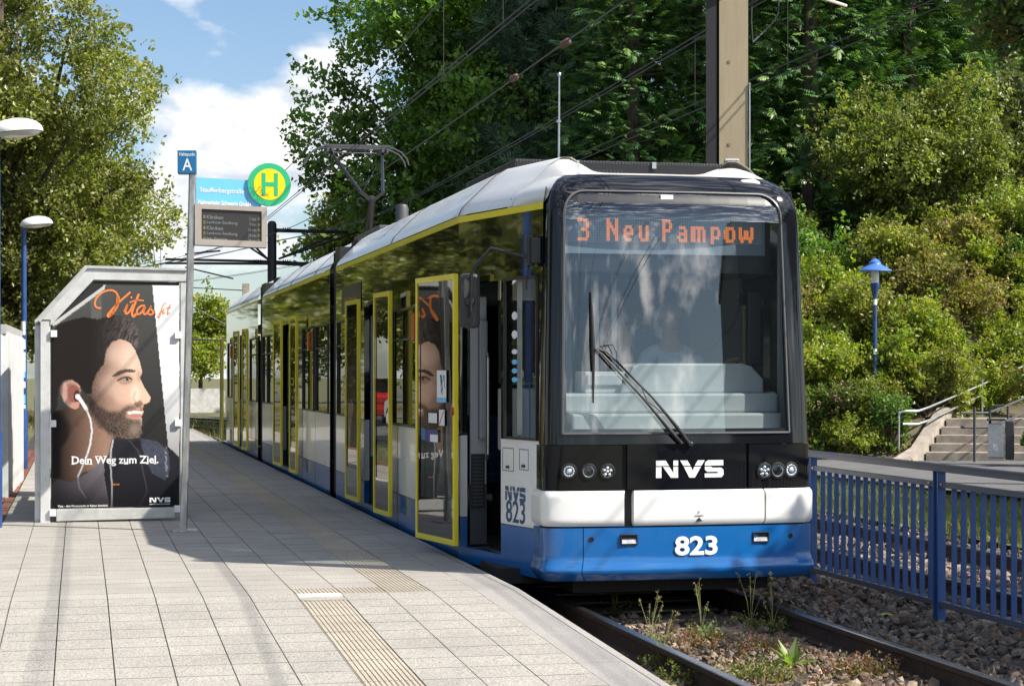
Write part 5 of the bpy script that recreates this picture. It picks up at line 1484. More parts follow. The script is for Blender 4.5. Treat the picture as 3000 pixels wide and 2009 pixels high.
mb = MB(); text_into(mb, 'Stauffenbergstraße', sx(586, 0), sx(711, 0), sg(0, 565)[1], sg(0, 547)[1], q, .014); text_into(mb, 'Nahverkehr Schwerin GmbH', sx(581, 0), sx(731, 0), sg(0, 597)[1], sg(0, 584)[1], q, .025); mb.build('lettering', M['signwhite'], nm, fix=False)
c = Vector((sx(783, 0), -.02, sg(0, 537)[1] )); RM = Matrix.Rotation(math.pi/2, 3, 'X')
MB().lathe([(.2, -.035), (.212, -.03), (.212, .03), (.2, .035)], c, 48, RM).build('round_sign', M['signwhite'], st, smooth=True)
rs = [o_ for o_ in st.children if o_.name.startswith('round_sign')][0]
def disc(r0, y): mb = MB(); mb.add([(c.x + r0 * math.cos(k / 24 * math.pi), y, c.z + r0 * math.sin(k / 24 * math.pi)) for k in range(48)], [tuple(range(48))]); return mb
disc(.212, -.0575).build('sign_ring', M['signgreen'], rs, fix=False); disc(.155, -.060).build('sign_field', M['signyellow'], rs, fix=False)
mb = MB()
for (x0, x1, y0, y1) in ((-.075, -.038, -.112, .112), (.046, .083, -.112, .112), (-.038, .046, -.018, .022)): mb.add([(c.x + x0, -.0625, c.z + y0), (c.x + x1, -.0625, c.z + y0), (c.x + x1, -.0625, c.z + y1), (c.x + x0, -.0625, c.z + y1)], [(0, 1, 2, 3)])
mb.build('lettering', M['signgreen'], rs, fix=False)
mb = MB()
for k in range(60):
    a, r_ = math.pi * (1.05 + .42 * random.random()), random.uniform(.09, .2)
    x, z = c.x + r_ * math.cos(a), c.z + r_ * math.sin(a); mb.add([(x - .003, -.064, z - .003), (x + .003, -.064, z - .003), (x + .003, -.064, z + .003), (x - .003, -.064, z + .003)], [(0, 1, 2, 3)])
tag(mb.build('speaker_holes', M['rubber'], rs, fix=False), kind='stuff')
zt, zb = sg(0, 597)[1], sg(0, 717)[1]; a0, a1 = sx(571, 0), sx(776, 0)
tl = lambda a, z, y: (a, y, z - LEAN * a * 1.1)
mb = MB(); s0, s1, u0, u1 = sx(590, 0), sx(761, 0), sg(0, 699)[1], sg(0, 611)[1]
mb.prism([(a0, zb), (a1, zb), (a1, zt), (a0, zt)], lambda a, z, d: tl(a, z, d), -.035, .10)
for (p0, p1, r0, r1) in ((a0, a1, u1, zt), (a0, a1, zb, u0), (a0, s0, u0, u1), (s1, a1, u0, u1)):
    mb.prism([(p0, r0), (p1, r0), (p1, r1), (p0, r1)], lambda a, z, d: tl(a, z, d), -.055, -.0352)
bd = mb.build('departure_board', M['board'], st)
mb = MB(); mb.add([tl(s0, u0, -.038), tl(s1, u0, -.038), tl(s1, u1, -.038), tl(s0, u1, -.038)], [(0, 1, 2, 3)]); scr = mb.build('screen', M['screen'], bd, fix=False)
mt, mg = MB(), MB(); q = lambda a, z: tl(a, z, -.040)
for k, (ln, nm_, mn) in enumerate((('1', 'Kliniken', '1 min'), ('2', 'Lankow-Siedlung', '9 min'), ('1', 'Kliniken', '16 min'), ('2', 'Lankow-Siedlung', '24 min'), ('3', 'Neu Pampow', '29 min'))):
    y = 634 + 16 * k; w = len(nm_) * 5.8
    text_into(mt, nm_, sx(605, 0), sx(605 + w, 0), sg(0, y + 5)[1], sg(0, y - 6)[1], q, .004)
    text_into(mt, mn, sx(748 - len(mn) * 4.2, 0), sx(746, 0), sg(0, y + 5)[1], sg(0, y - 5)[1], q, .004)
    for x0, x1 in ((594, 602), (749, 758)): mg.add([q(sx(x0, 0), sg(0, y + 5)[1]), q(sx(x1, 0), sg(0, y + 5)[1]), q(sx(x1, 0), sg(0, y - 6)[1]), q(sx(x0, 0), sg(0, y - 6)[1])], [(0, 1, 2, 3)])
    q2 = lambda a, z: tl(a, z, -.042)
    text_into(mt, ln, sx(597, 0), sx(599.5, 0), sg(0, y + 4)[1], sg(0, y - 5)[1], q2); text_into(mt, 'A', sx(751, 0), sx(756, 0), sg(0, y + 4)[1], sg(0, y - 5)[1], q2)
mt.build('lettering', M['scrtext'], scr, fix=False); mg.build('line_field', M['scrgreen'], scr, fix=False)

# ------------------------------------------------------------------ platform lamps on the left
def platform_lamp(loc, label, stickers=True):
    o = thing('street_lamp', label, 'lamp', loc, TH, 'blue platform lamps')
    MB().tube([(0, 0, -.05), (0, 0, 1.3), (0, 0, 3.95)], [.052, .047, .042], 14).build('pole', M['navy'], o, smooth=True)
    MB().lathe([(.062, -.05), (.064, .95), (.050, 1.0)], (0, 0, 0), 14).build('sleeve', M['navy'], o, smooth=True)
    hd_ = MB(); cx = .20
    hd_.lathe([(.262, .0), (.265, .02), (.25, .06), (.21, .10), (.14, .13), (.06, .145), (.002, .148)], (cx, 0, 3.98), 28, Matrix.Rotation(-.12, 3, 'Y')); h = hd_.build('lamp_head', M['lampwhite'], o, smooth=True)
    MB().lathe([(.25, -.01), (.22, -.03), (.12, -.045), (.002, -.05)], (cx, 0, 3.985), 24, Matrix.Rotation(-.12, 3, 'Y')).build('diffuser', M['opal'], h, smooth=True)
    MB().box(-.05, .05, -.05, .05, 3.9, 4.02).build('neck', M['navy'], o, bevel=.01)
    if stickers:
        for k in range(9):
            z = 1.0 + k * .17 + random.uniform(-.04, .04); hh = random.uniform(.04, .09)
            mb = MB(); mb.grid(lambda u, w, z=z, hh=hh: (.0505 * math.sin(-1.0 + 1.5 * u), -.0505 * math.cos(-1.0 + 1.5 * u), z - hh + 2 * hh * w), 6, 1); mb.build('sticker', random.choice([M['signwhite'], M['signwhite'], M['skyblue']]), o)
    return o
p = at(70, 1370, 31.2); platform_lamp((p.x, p.y, -.02), 'blue lamp post with white stickers between poster shelter and ribbed wall')
platform_lamp((at(-12, 0, 19.2).x, 19.2, -.02), 'nearer blue lamp whose white head reaches in at the left edge', False)
platform_lamp(tuple(WL(-4.1, 31)), 'blue lamp post hidden behind the shelter further up the platform', False)

# ------------------------------------------------------------------ ribbed wall at the left edge
rw = thing('ribbed_shed', 'weathered pale ribbed metal shed wall at the far left edge', 'shed', (0, 0, 0))
A, B = Vector((-6.42, 24.0, 0)), Vector((-7.22, 27.9, 0))
dv = (B - A).normalized(); nv = Vector((dv.y, -dv.x, 0))
L_ = (B - A).length
k = 0; x = 0.0
while x < L_ - .05:
    mb = MB(); p, q_ = A + dv * x, A + dv * (x + .235)
    q_ = A + dv * (x + .205); pts = [p, p + dv * .03 + nv * .09, p + dv * .13 + nv * .09, p + dv * .16, q_]
    pts2 = [v_ - nv * .03 for v_ in reversed(pts)]
    mb.prism([(v_.x, v_.y) for v_ in pts + pts2], lambda a, c, d: (a, c, d), -.08, 2.06); mb.build('wall_panel', M['ribbed'], rw); x += .24
mb = MB(); mb.bar(A + Vector((0, 0, 2.10)) + nv * .02, B + Vector((0, 0, 2.10)) + nv * .02, .10, .12); mb.build('top_rail', M['alugrey'], rw)
mb = MB(); mb.bar(B + Vector((0, 0, 1.02)), B + Vector((-2.2, -.5, 1.02)), .04, 2.1); mb.build('end_wall', M['ribbed'], rw)

# ------------------------------------------------------------------ fence between the tracks
fe = thing('railing', 'blue steel railing with flat bars running along the ballast beside the tram', 'railing', (OX, OY, 0), TH)
TF, FB, PS = 3.50, -.41, 2.70
pmb = MB(); pmb.box(-.034, .034, -.010, .010, -.1, 1.18); pmb.box(-.010, .010, .010, .075, -.1, 1.18); pmb.box(-.034, .034, .075, .085, -.1, 1.18); pme = pmb.mesh('post', M['fence'])
smb = MB(); smb.box(-.022, .022, -.005, .005, .16, 1.057); sme_ = smb.mesh('slat', M['fence'])
r1 = MB(); r1.box(-.03, .03, 0, PS - .005, 1.18, 1.225); r1.box(-.036, .036, 0, PS - .005, 1.225, 1.24); r1m = r1.mesh('handrail', M['fence_rail'])
r2 = MB(); r2.box(-.022, .022, .10, PS - .015, 1.057, 1.10); r2m = r2.mesh('upper_rail', M['fence_rail'])
r3 = MB(); r3.box(-.024, .024, .10, PS - .015, .115, .16); r3m = r3.mesh('lower_rail', M['fence_rail'])
bo = MB(); bo.lathe([(.014, 0), (.014, .008), (.002, .012)], (0, 0, 0), 8, Matrix.Rotation(-math.pi/2, 3, 'Y')); bom = bo.mesh('bolt', M['galv'])
for k in range(-3, 5):
    s = -.41 + PS * k
    for me_, nm_ in ((pme, 'post'), (r1m, 'handrail'), (r2m, 'upper_rail'), (r3m, 'lower_rail')):
        o_ = link(nm_, me_, fe, .003 if k < 3 else 0); o_.location = (TF, s, FB)
    for j in range(15):
        o_ = link('slat', sme_, fe); o_.location = (TF, s + .19 + j * .163 + random.uniform(-.003, .003), FB); o_.rotation_euler = (0, 0, random.uniform(-.03, .03))
    for ds in (-.06, .16):
        o_ = link('bolt', bom, fe); o_.location = (TF - .03, s + ds, FB + 1.08)

# ------------------------------------------------------------------ masts and overhead line
def hmast(t, s, label):
    x = W(t, s)
    o = thing('catenary_mast', label, 'mast', (x.x, x.y, -.45), math.radians(1.0), 'overhead line masts')
    w, d = .150, .16
    MB().box(-w, w, -d, -d + .022, 0, 7.2).build('flange', M['tan'], o)
    MB().box(-w, w, d - .022, d, 0, 7.2).build('flange', M['mast_dark'], o)
    MB().box(-.011, .011, -d + .022, d - .022, 0, 7.2).build('web', M['mast_dark'], o)
    return o
# the near mast: tan flange towards us, shade on its left flank and back put in as near-black
x = at(2149, 500, 19.9)
mo = thing('catenary_mast', 'tan steel overhead line mast rising behind the tram roof', 'mast', (x.x, x.y, -.45), 0.0, 'overhead line masts')
MB().box(-.150, .150, -.012, .012, 0, 7.4).build('flange', M['tan'], mo)
MB().box(-.285, -.152, .0, .02, 0, 7.4).build('shaded_flank', M['mast_dark'], mo)
MB().box(-.17, -.152, .0, .26, 0, 7.4).build('shaded_web', M['mast_dark'], mo)
MB().box(-.15, .150, .24, .262, 0, 7.4).build('flange', M['mast_dark'], mo)
mb = MB()
for z in (3.55, 4.36, 5.22, 6.0): mb.box(-.06, -.035, -.018, -.0125, z, z + .028)
mb.build('rivet_plate', mat('tan_dark', (.22, .18, .12), .6), mo)
a, z = at(2127, 494, 19.9), 0
mb = MB(); mb.box(-.085, .055, -.018, -.013, at(0, 495, 19.9).z + .45, at(0, 466, 19.9).z + .45); stk = mb.build('sticker', M['signwhite'], mo)
mb = MB(); mb.box(-.08, .05, -.021, -.019, at(0, 488, 19.9).z + .45, at(0, 470, 19.9).z + .45); mb.build('sticker_print', mat('print', (.12, .08, .10), .5, c2=(.4, .35, .35), scale=30), stk)
mb = MB(); mb.tube([(.165, -.02, 0), (.165, -.02, at(0, 250, 19.9).z + .45)], .008, 6); mb.lathe([(.012, 0), (.014, .012), (.002, .024)], (.165, -.02, at(0, 250, 19.9).z + .45), 8); mb.build('conduit', M['galv'], mo)
arm = MB(); arm.tube([(.15, .0, 6.45), (1.8, .3, 6.62)], .035, 8); arm.tube([(.15, 0, 5.95), (1.75, .3, 6.5)], .025, 8); arm.tube([(-.2, -.05, 6.35), (-2.3, -.5, 6.55)], .035, 8); arm.tube([(.1, -.05, 6.1), (-.4, -.35, 6.2)], .03, 8)
am = arm.build('arm', M['satin'], mo, smooth=True)
ins = MB()
for cx, cy_, cz in ((.45, .05, 6.48), (.75, .1, 6.51), (-.55, -.12, 6.39), (.05, -.4, 6.15)):
    for k in range(5): ins.lathe([(.03, -.02), (.085, 0), (.03, .02)], (cx + .05 * k, cy_ - .01 * k, cz + .005 * k), 12, Matrix.Rotation(math.pi/2, 3, 'Y'))
ins.build('insulator', M['insul'], mo, smooth=True)
rr = at(2390, 0, 22); mb = MB(); mb.tube([at(2330, -30, 20.4), at(2478, 18, 21.3)], .02, 8); 
hl_ = mb.build('registration_arm', mat('arm_pale', (.55, .52, .46), .5), mo); hl_.matrix_parent_inverse = mo.matrix_world.inverted(); bpy.context.view_layer.update(); hl_.matrix_parent_inverse = Matrix.Translation(mo.location).inverted()
mb = MB(); pq = [at(2200, 20, 20), at(2197, 60, 20), at(2200, 110, 20)]; mb.tube([at(2203, -20, 20), at(2201, 60, 20), at(2205, 125, 20)], .009, 6); mb.tube([at(2282, -20, 20.5), at(2280, 40, 20.5), at(2262, 70, 20.5), at(2240, 92, 20.5), at(2205, 125, 20)], .009, 6)
hz = mb.build('feeder_cable', M['wire'], mo); hz.matrix_parent_inverse = Matrix.Translation(mo.location).inverted()

bx = at(797, 800, 60)
bm_ = thing('catenary_mast', 'black round overhead line mast with arms over both tracks', 'mast', (bx.x, bx.y, -.5), 0.16, 'overhead line masts')
H6 = at(0, 648, 60).z + .5
MB().lathe([(.145, 0), (.142, H6 - .1), (.11, H6 - .02), (.04, H6 + .01), (.002, H6 + .012)], (0, 0, 0), 18).build('pole', M['mast_dark'], bm_, smooth=True)
zl, zu = at(0, 766, 60).z + .5, at(0, 672, 60).z + .5
mb = MB()
for dz in (0, .12): mb.tube([(-.12, 0, zl - dz * .6), (-3.3, 0, zl + .04 - dz)], .045, 6); mb.tube([(.12, 0, zl - dz * .6), (2.6, 0, zl - .12 - dz * .5)], .04, 6); mb.tube([(.12, 0, zu - dz * .5), (2.4, 0, zu - .05 - dz * .3)], .038, 6)
for dx in (0, .5): mb.tube([(-.12, 0, zl + .06), (-1.2 - dx, 0, zl + 1.1)], .035, 6); mb.tube([(.2, 0, zl + .08), (2.2 + dx, 0, zu - .05)], .035, 6)
mb.tube([(-1.6, 0, zl + .32), (-2.7, 0, zl + .20)], .03, 6); mb.tube([(-2.7, 0, zl - .2), (-1.2, 0, zl - .55)], .025, 6)
mb.build('arm', M['mast_dark'], bm_, smooth=True)
mb = MB()
for cx, cz in ((-.35, zl), (.35, zl), (.35, zu)):
    for k in range(4): mb.lathe([(.03, -.02), (.085, 0), (.03, .02)], (cx + .07 * k * (1 if cx > 0 else -1), 0, cz), 10, Matrix.Rotation(math.pi/2, 3, 'Y'))
mb.build('insulator', M['mast_dark'], bm_, smooth=True)
cx = at(720, 850, 100)
cm_ = thing('catenary_mast', 'grey concrete mast far down the line above the last tram section', 'mast', (cx.x, cx.y, -.5), 0.2, 'overhead line masts')
MB().box(-.17, .17, -.17, .17, 0, at(0, 831, 100).z + .5).build('pole', M['concrete'], cm_)
mb = MB(); zz = at(0, 845, 100).z + .5
mb.tube([(-.17, 0, zz - .1), (-4.6, 0, zz + .1)], .03, 6); mb.tube([(.17, 0, zz - .2), (2.5, 0, zz)], .03, 6); mb.tube([(-4.6, 0, zz + .1), (-4.9, 0, zz + 2)], .02, 5); mb.tube([(-4.5, 0, zz), (-.5, 0, zz - 2.2)], .035, 6); mb.tube([(-4.6, 0, zz - 2.6), (-.2, 0, zz - 2.75)], .05, 6)
mb.tube([(-5.0, 0, zz - 2.5), (-4.5, 0, zz - .2), (-4.9, 0, zz + 3.4)], .022, 5); mb.tube([(-4.3, 0, zz - 2.6), (-4.4, 0, zz + 3.0)], .018, 5)
mb.build('arm', M['wire'], cm_)
# wires
def wire(name, label, t, z, s0=-45, s1=95, r=.011, sag=0.0, pair=0.0, dt=0.0):
    mb = MB()
    for dp in ((0,) if not pair else (-pair / 2, pair / 2)):
        pts = []
        for k in range(57):
            s = s0 + (s1 - s0) * k / 56
            ph_ = ((s - 8) / 44.0) % 1.0
            pts.append(WL(t + dp + dt * (s / 40), s, z - sag * 4 * ph_ * (1 - ph_)))
        mb.tube(pts, r, 5, cap=False)
    return tag(mb.build(name, M['wire'], None, smooth=True), label, 'wire')
wire('contact_wire', 'twin contact wire running over the tram and under its pantograph', TC, 5.35, pair=.07, r=.0085)
wire('messenger_wire', 'uppermost suspension wire slanting up over the pantograph from the left', TC, 6.35, sag=.25, r=.009)
wire('feeder_wire', 'single black feeder cable with brown insulators crossing between the tracks wires', 3.0, 5.85, sag=.1, r=.011)
wire('messenger_wire', 'thick double suspension wire over the far track crossing in front of conifers', TC2, 6.15, sag=.2, pair=.10, r=.010)
wire('contact_wire', 'lowest pair of wires over the far track right of the mast', TC2, 5.17, pair=.22, r=.0085)
mb = MB()
for s in (-20, -10, 6, 9.5, 21, 33): 
    ph_ = ((s - 8) / 44.0) % 1.0; mb.tube([WL(TC, s, 5.35), WL(TC, s, 6.35 - .25 * 4 * ph_ * (1 - ph_))], .004, 4); mb.tube([WL(TC2, s + 1, 5.17), WL(TC2, s + 1, 6.15 - .2 * 4 * ph_ * (1 - ph_))], .004, 4)
tag(mb.build('dropper_wires', M['wire']), 'thin vertical droppers hanging between suspension and contact wires', 'wire')
mb = MB()
for s in (9.5, 12.5): 
    c_ = WL(3.0 + s / 40 * 0, s, 5.82)
    for k in range(4): mb.lathe([(.015, -.03), (.05, 0), (.015, .03)], c_ + Vector((-ST, CT, 0)) * .08 * k, 8, (Vector((-ST, CT, 0))).to_track_quat('Z', 'Y').to_matrix())
tag(mb.build('line_insulator', M['insul'], None, smooth=True), 'brown insulators strung on the single feeder cable', 'insulator')

# ------------------------------------------------------------------ stairs up the hillside, rails, bin, lamp
sa = at(2712, 1338, 39.3); up = Vector((.50, .86, 0)).normalized(); ac_ = Vector((.985, -.17, 0)).normalized()
sta = thing('stairs', 'concrete steps climbing the bushy slope behind the path', 'stairs', (0, 0, 0))
b0_ = Vector((sa.x, sa.y, -.24)); WST = 3.2
for k in range(5):
    o_ = b0_ + up * .34 * k; z0, z1 = -.5, -.24 + .165 * (k + 1)
    pts = [o_, o_ + ac_ * WST, o_ + ac_ * WST + up * 1.0, o_ + up * 1.0]
    mb = MB(); mb.prism([(v_.x, v_.y) for v_ in pts], lambda a, c, d: (a, c, d), z0, z1); so = mb.build('step', M['concrete'], sta, bevel=.012)
mb = MB()
for k in range(9):
    o_ = b0_ - ac_ * (.40 - .0 * k) + up * (-1.4 + 1.0 * k); z = -.16 + max(0, (k - 1)) * .485 * 1.0
    mb.obox(o_ + ac_ * .15 + Vector((0, 0, z - .6)), .34, 1.02, 1.5, Matrix.Rotation(math.atan2(-up.x, up.y), 3, 'Z'))
ck = MB(); L0_, L1_ = b0_ - ac_ * .30 - up * 1.3, b0_ - ac_ * .30 + up * 7
for off in (0,):
    vs = []
    for (p_, z) in ((L0_, -.20), (b0_ - ac_ * .3, .02), (b0_ - ac_ * .3 + up * 1.75, .80), (L1_, 1.15)):
        for d_ in (0, .26): vs.append(p_ + ac_ * d_ + Vector((0, 0, z + .24)))
    n4 = len(vs); vs2 = [v_ - Vector((0, 0, 1.2)) for v_ in vs]
    fs_ = [(0, 1, n4 + 1, n4)]
    for q in range(3):
        i_ = 2 * q; fs_ += [(i_, i_ + 1, i_ + 3, i_ + 2), (i_, i_ + 2, n4 + i_ + 2, n4 + i_), (i_ + 1, n4 + i_ + 1, n4 + i_ + 3, i_ + 3)]
    ck.add(vs + vs2, fs_)
ck.build('cheek_wall', M['concrete'], sta)
hr = thing('handrail', 'shiny double steel handrail along the left side of the steps', 'handrail', (0, 0, 0))
YH = 39.6
def hrail(p0, ppx):
    return [at(px, py, y) for px, py, y in ppx]
mb = MB(); mb.tube([at(2632, 1225, 39.4), at(2636, 1208, 39.4), at(2652, 1204, 39.4), at(2692, 1203, 39.5), at(2720, 1193, 39.9), at(2860, 1134, 41.6), at(2990, 1076, 43.4), at(3060, 1046, 44.4)], .024, 8); mb.tube([at(2645, 1242, 39.4), at(2688, 1242, 39.5), at(2720, 1231, 39.9), at(2860, 1165, 41.6), at(2990, 1102, 43.4), at(3060, 1070, 44.4)], .024, 8)
mb.build('rail', M['galv'], hr, smooth=True)
mb = MB(); mb.tube([at(2633, 1312, 39.4), at(2634, 1204, 39.4)], .022, 8); mb.tube([at(2877, 1228, 41.8), at(2877, 1096, 41.8)], .028, 8); mb.build('post', M['galv'], hr, smooth=True)
hr2 = thing('handrail', 'dark double handrail in shade on the right of the steps by the bin', 'handrail', (0, 0, 0))
mb = MB(); mb.tube([at(2815, 1209, 38.3), at(2895, 1209, 38.4), at(2930, 1196, 39), at(3070, 1136, 41)], .025, 8); mb.tube([at(2815, 1251, 38.3), at(2895, 1251, 38.4), at(2930, 1240, 39), at(3070, 1180, 41)], .025, 8); mb.build('rail', M['dark_grey'], hr2, smooth=True)
mb = MB(); mb.tube([at(2855, 1352, 38.2), at(2855, 1192, 38.2)], .028, 8); mb.tube([at(2953, 1240, 39.4), at(2953, 1190, 39.4)], .028, 8); mb.build('post', M['dark_grey'], hr2, smooth=True)
bn = thing('litter_bin', 'grey metal litter bin standing at the foot of the steps', 'bin', tuple(at(2925, 1345, 37.4)), -.25)
MB().box(-.20, .12, -.18, .18, .03, .70).build('bin_body', M['galv'], bn, bevel=.02)
MB().box(.13, .30, -.16, .16, .0, .76).build('side_panel', M['dark_grey'], bn, bevel=.02)
MB().box(-.22, .14, -.2, .2, .76, .80).build('lid', M['dark_grey'], bn, bevel=.01)
mb = MB(); mb.tube([(-.16, 0, .70), (-.16, 0, .95), (-.1, 0, 1.04), (.1, 0, 1.05)], .025, 8); mb.build('hood_bar', M['dark_grey'], bn, smooth=True)
MB().box(-.1, -.02, -.185, -.181, .18, .3).build('sticker', M['signwhite'], bn)
lp = at(2563, 1172, 41.2)
la = thing('street_lamp', 'blue park lamp with a wide hat-shaped shade in front of the bushes', 'lamp', (lp.x, lp.y, .4), 0)
LZ = lambda py: at(0, py, 41.2).z - .4
MB().tube([(0, 0, 0), (0, 0, LZ(1100)), (0, 0, LZ(862))], [.055, .047, .045], 14).build('pole', M['navy'], la, smooth=True)
MB().lathe([(.05, LZ(868)), (.085, LZ(842)), (.10, LZ(838)), (.10, LZ(830)), (.09, LZ(829))], (0, 0, 0), 18).build('collar', M['navy'], la, smooth=True)
MB().lathe([(.088, LZ(838)), (.092, LZ(800)), (.092, LZ(794))], (0, 0, 0), 18).build('lamp_glass', M['opal'], la, smooth=True)
MB().lathe([(.36, LZ(795)), (.355, LZ(792)), (.24, LZ(782)), (.15, LZ(776)), (.13, LZ(772)), (.13, LZ(768)), (.08, LZ(763)), (.04, LZ(758)), (.002, LZ(757))], (0, 0, 0), 32).build('lamp_shade', mat('shade_blue', (.06, .16, .48), .4), la, smooth=True)
mb = MB(); mb.tube([(.10, 0, LZ(840)), (.10, 0, LZ(765))], .012, 6); mb.tube([(.09, .03, LZ(772)), (.09, .03, LZ(757))], .025, 6); mb.build('rod', M['navy'], la)
for py in (885, 1030): 
    mb = MB(); mb.grid(lambda u, w, py=py: (.0485 * math.sin(-1 + 2 * u), -.0485 * math.cos(-1 + 2 * u), LZ(py) - .06 + .12 * w), 6, 1); mb.build('sticker', M['signwhite'], la)

# ------------------------------------------------------------------ cars in the street on the left, block of flats behind us (seen in the glass)
def car_proto():
    o = thing('parked_car', 'parked car', 'car', (0, 0, 0), 0, 'cars parked along the left street')
    pf = [(-2.1, .32), (2.1, .32), (2.14, .62), (2.05, .80), (1.15, .92), (.45, 1.38), (-1.1, 1.44), (-1.85, 1.02), (-2.12, .92), (-2.15, .5)]
    b_ = MB(); b_.prism(pf, lambda a, z, d: (a, d * (1 - .13 * max(0, (z - .9)) / .5), z), -.86, .86); b_.build('body', None, o, bevel=.05)
    w_ = MB()
    for sg_ in (-1, 1):
        w_.add([(x, sg_ * (.862 - .224 * max(0, z - .9) * 1.0 + .004), z) for x, z in ((.95, .98), (.38, 1.33), (-1.05, 1.38), (-1.65, 1.02))], [(0, 1, 2, 3)])
    w_.add([(1.16, -.7, .945), (1.16, .7, .945), (.50, .6, 1.365), (.50, -.6, 1.365)], [(0, 1, 2, 3)]); w_.add([(-1.86, -.7, 1.04), (-1.86, .7, 1.04), (-1.16, .6, 1.43), (-1.16, -.6, 1.43)], [(0, 1, 2, 3)])
    w_.build('windows', M['black'], o)
    for x in (-1.35, 1.35):
        for y in (-.8, .8):
            t_ = MB().lathe([(.2, -.1), (.32, -.09), (.32, .09), (.2, .1)], (x, y, .32), 18, Matrix.Rotation(math.pi/2, 3, 'X')).build('wheel', M['rubber'], o, smooth=True)
            MB().lathe([(.19, -.105), (.19, .105)], (x, y, .32), 12, Matrix.Rotation(math.pi/2, 3, 'X')).build('hubcap', M['alu'], t_)
    for y in (-.6, .6):
        l1 = MB().box(2.06, 2.13, y - .15, y + .15, .62, .76).build('headlight', M['lens'], o); MB().box(-2.16, -2.1, y - .18, y + .18, .72, .90).build('tail_light', M['red'], o)
    return o
cp = None
CARS = [(-12.0, 14, 'white', (.75, .75, .75)), (-12.1, 19.5, 'red', (.45, .02, .02)), (-12.0, 25.5, 'white', (.72, .72, .72)), (-12.2, 31, 'dark', (.03, .035, .05)), (-12.0, 37, 'silver', (.42, .43, .45)), (-12.1, 43, 'red', (.40, .03, .02)), (-12, 49, 'white', (.74, .74, .74)), (-22.5, 58, 'black', (.02, .02, .02)), (-15.5, 80, 'white', (.75, .75, .75)), (-16.5, 86, 'silver', (.5, .5, .52)), (-17.5, 92, 'white', (.7, .7, .7))]
WHERE = ['nearest the platform lamp', 'second in the row by the shed', 'third in the kerb row', 'fourth in the kerb row', 'fifth in the kerb row', 'sixth in the kerb row', 'last in the kerb row', 'alone across the street', 'first of the far row beyond the bend', 'between two white cars beyond the bend', 'last of the far row beyond the bend']
cmats = {}
for i, (t, s, nm_, c_) in enumerate(CARS):
    if nm_ not in cmats: cmats[nm_] = mat('car_' + nm_, c_, .25, coat=.8)
    if cp is None: cp = car_proto(); o_ = cp; cp_body = [q_ for q_ in cp.children if q_.name.startswith('body')][0]; cp_body.data.materials.append(cmats['white'])
    else: o_ = copy_tree(cp)
    o_.location = tuple(W(t, s, -.05)); o_.rotation_euler = (0, 0, TH + math.pi / 2)
    for q_ in o_.children:
        if q_.name.startswith('body'): q_.material_slots[0].link = 'OBJECT'; q_.material_slots[0].material = cmats[nm_]
    o_['label'] = f'{nm_} car parked in the street, {WHERE[i]}'
# low wall and dry grass where the line bends
lw = MB(); A2, B2 = at(400, 1150, 78), at(655, 1128, 80); lw.bar((A2.x, A2.y, .4), (B2.x, B2.y, .4), .3, 1.0)
tag(lw.build('low_wall', M['alugrey']), 'low grey wall beyond the bend in the line', 'wall')
bl_ = thing('apartment_building', 'grey block of flats standing behind the camera', 'building', (42, -30, -.3), math.radians(-58))
mb = MB(); mb.box(-16, 16, -6, 6, 0, 13); mb.build('wall', mat('flat_wall', (.20, .20, .21), .8, var=.1, scale=.7), bl_)
wm_ = MB()
for fl in range(4):
    for k in range(9):
        x0 = -14.5 + k * 3.3; mb = MB(); mb.box(x0, x0 + 1.6, 5.98, 6.03, 1.2 + fl * 3, 2.7 + fl * 3); mb.build('window', M['black'], bl_)
mb = MB(); mb.box(-16.3, 16.3, -6.3, 6.3, 13.0, 13.4); mb.build('roof', M['dark_grey'], bl_)
# ------------------------------------------------------------------ foliage
LEAFV = np.array([(0, -.5, 0), (.30, 0, .06), (0, .5, -.03), (-.30, 0, .06)]); LEAFF = [(0, 1, 2, 3)]
def twig_template(n=5, spread=.9):              # a sprig of several leaves
    r = np.random.default_rng(11); V, Fc = [], []
    for k in range(n):
        a = r.uniform(0, 6.28); el = r.uniform(-.4, .9); c = np.array([math.cos(a) * math.cos(el), math.sin(a) * math.cos(el), math.sin(el)]) * r.uniform(.15, spread)
        R = rot_from(np.array([[r.normal() * .6, r.normal() * .6, 1.0]]), np.array([r.uniform(0, 6.28)]))[0]
        V.append((R @ (LEAFV * .75).T).T + c); Fc.append(tuple(range(4 * k, 4 * k + 4)))
    return np.concatenate(V), Fc
TWIGV, TWIGF = twig_template()
def frond_template():                           # flat drooping spray of a conifer
    V, Fc = [], []
    r = np.random.default_rng(5)
    for k in range(6):
        x = k / 6.0
        for sg_ in (-1, 1):
            L = .42 * (1 - .65 * x) * r.uniform(.8, 1.2); w = .046
            p = np.array([0, x, -.18 * x * x]); q_ = p + np.array([sg_ * L * .75, L * .75, -.10 - .12 * r.random()]); m_ = (p + q_) / 2
            d = np.array([.75 * w, -sg_ * .75 * w, 0]); b_ = len(V)
            V += [p, m_ + d, q_, m_ - d]; Fc.append((b_, b_ + 1, b_ + 2, b_ + 3))
    b_ = len(V); V += [np.array([0, .2, 0]), np.array([.06, .8, -.1]), np.array([0, 1.15, -.28]), np.array([-.06, .8, -.1])]; Fc.append((b_, b_+1, b_+2, b_+3))
    return np.array(V), Fc
FRV, FRF = frond_template()
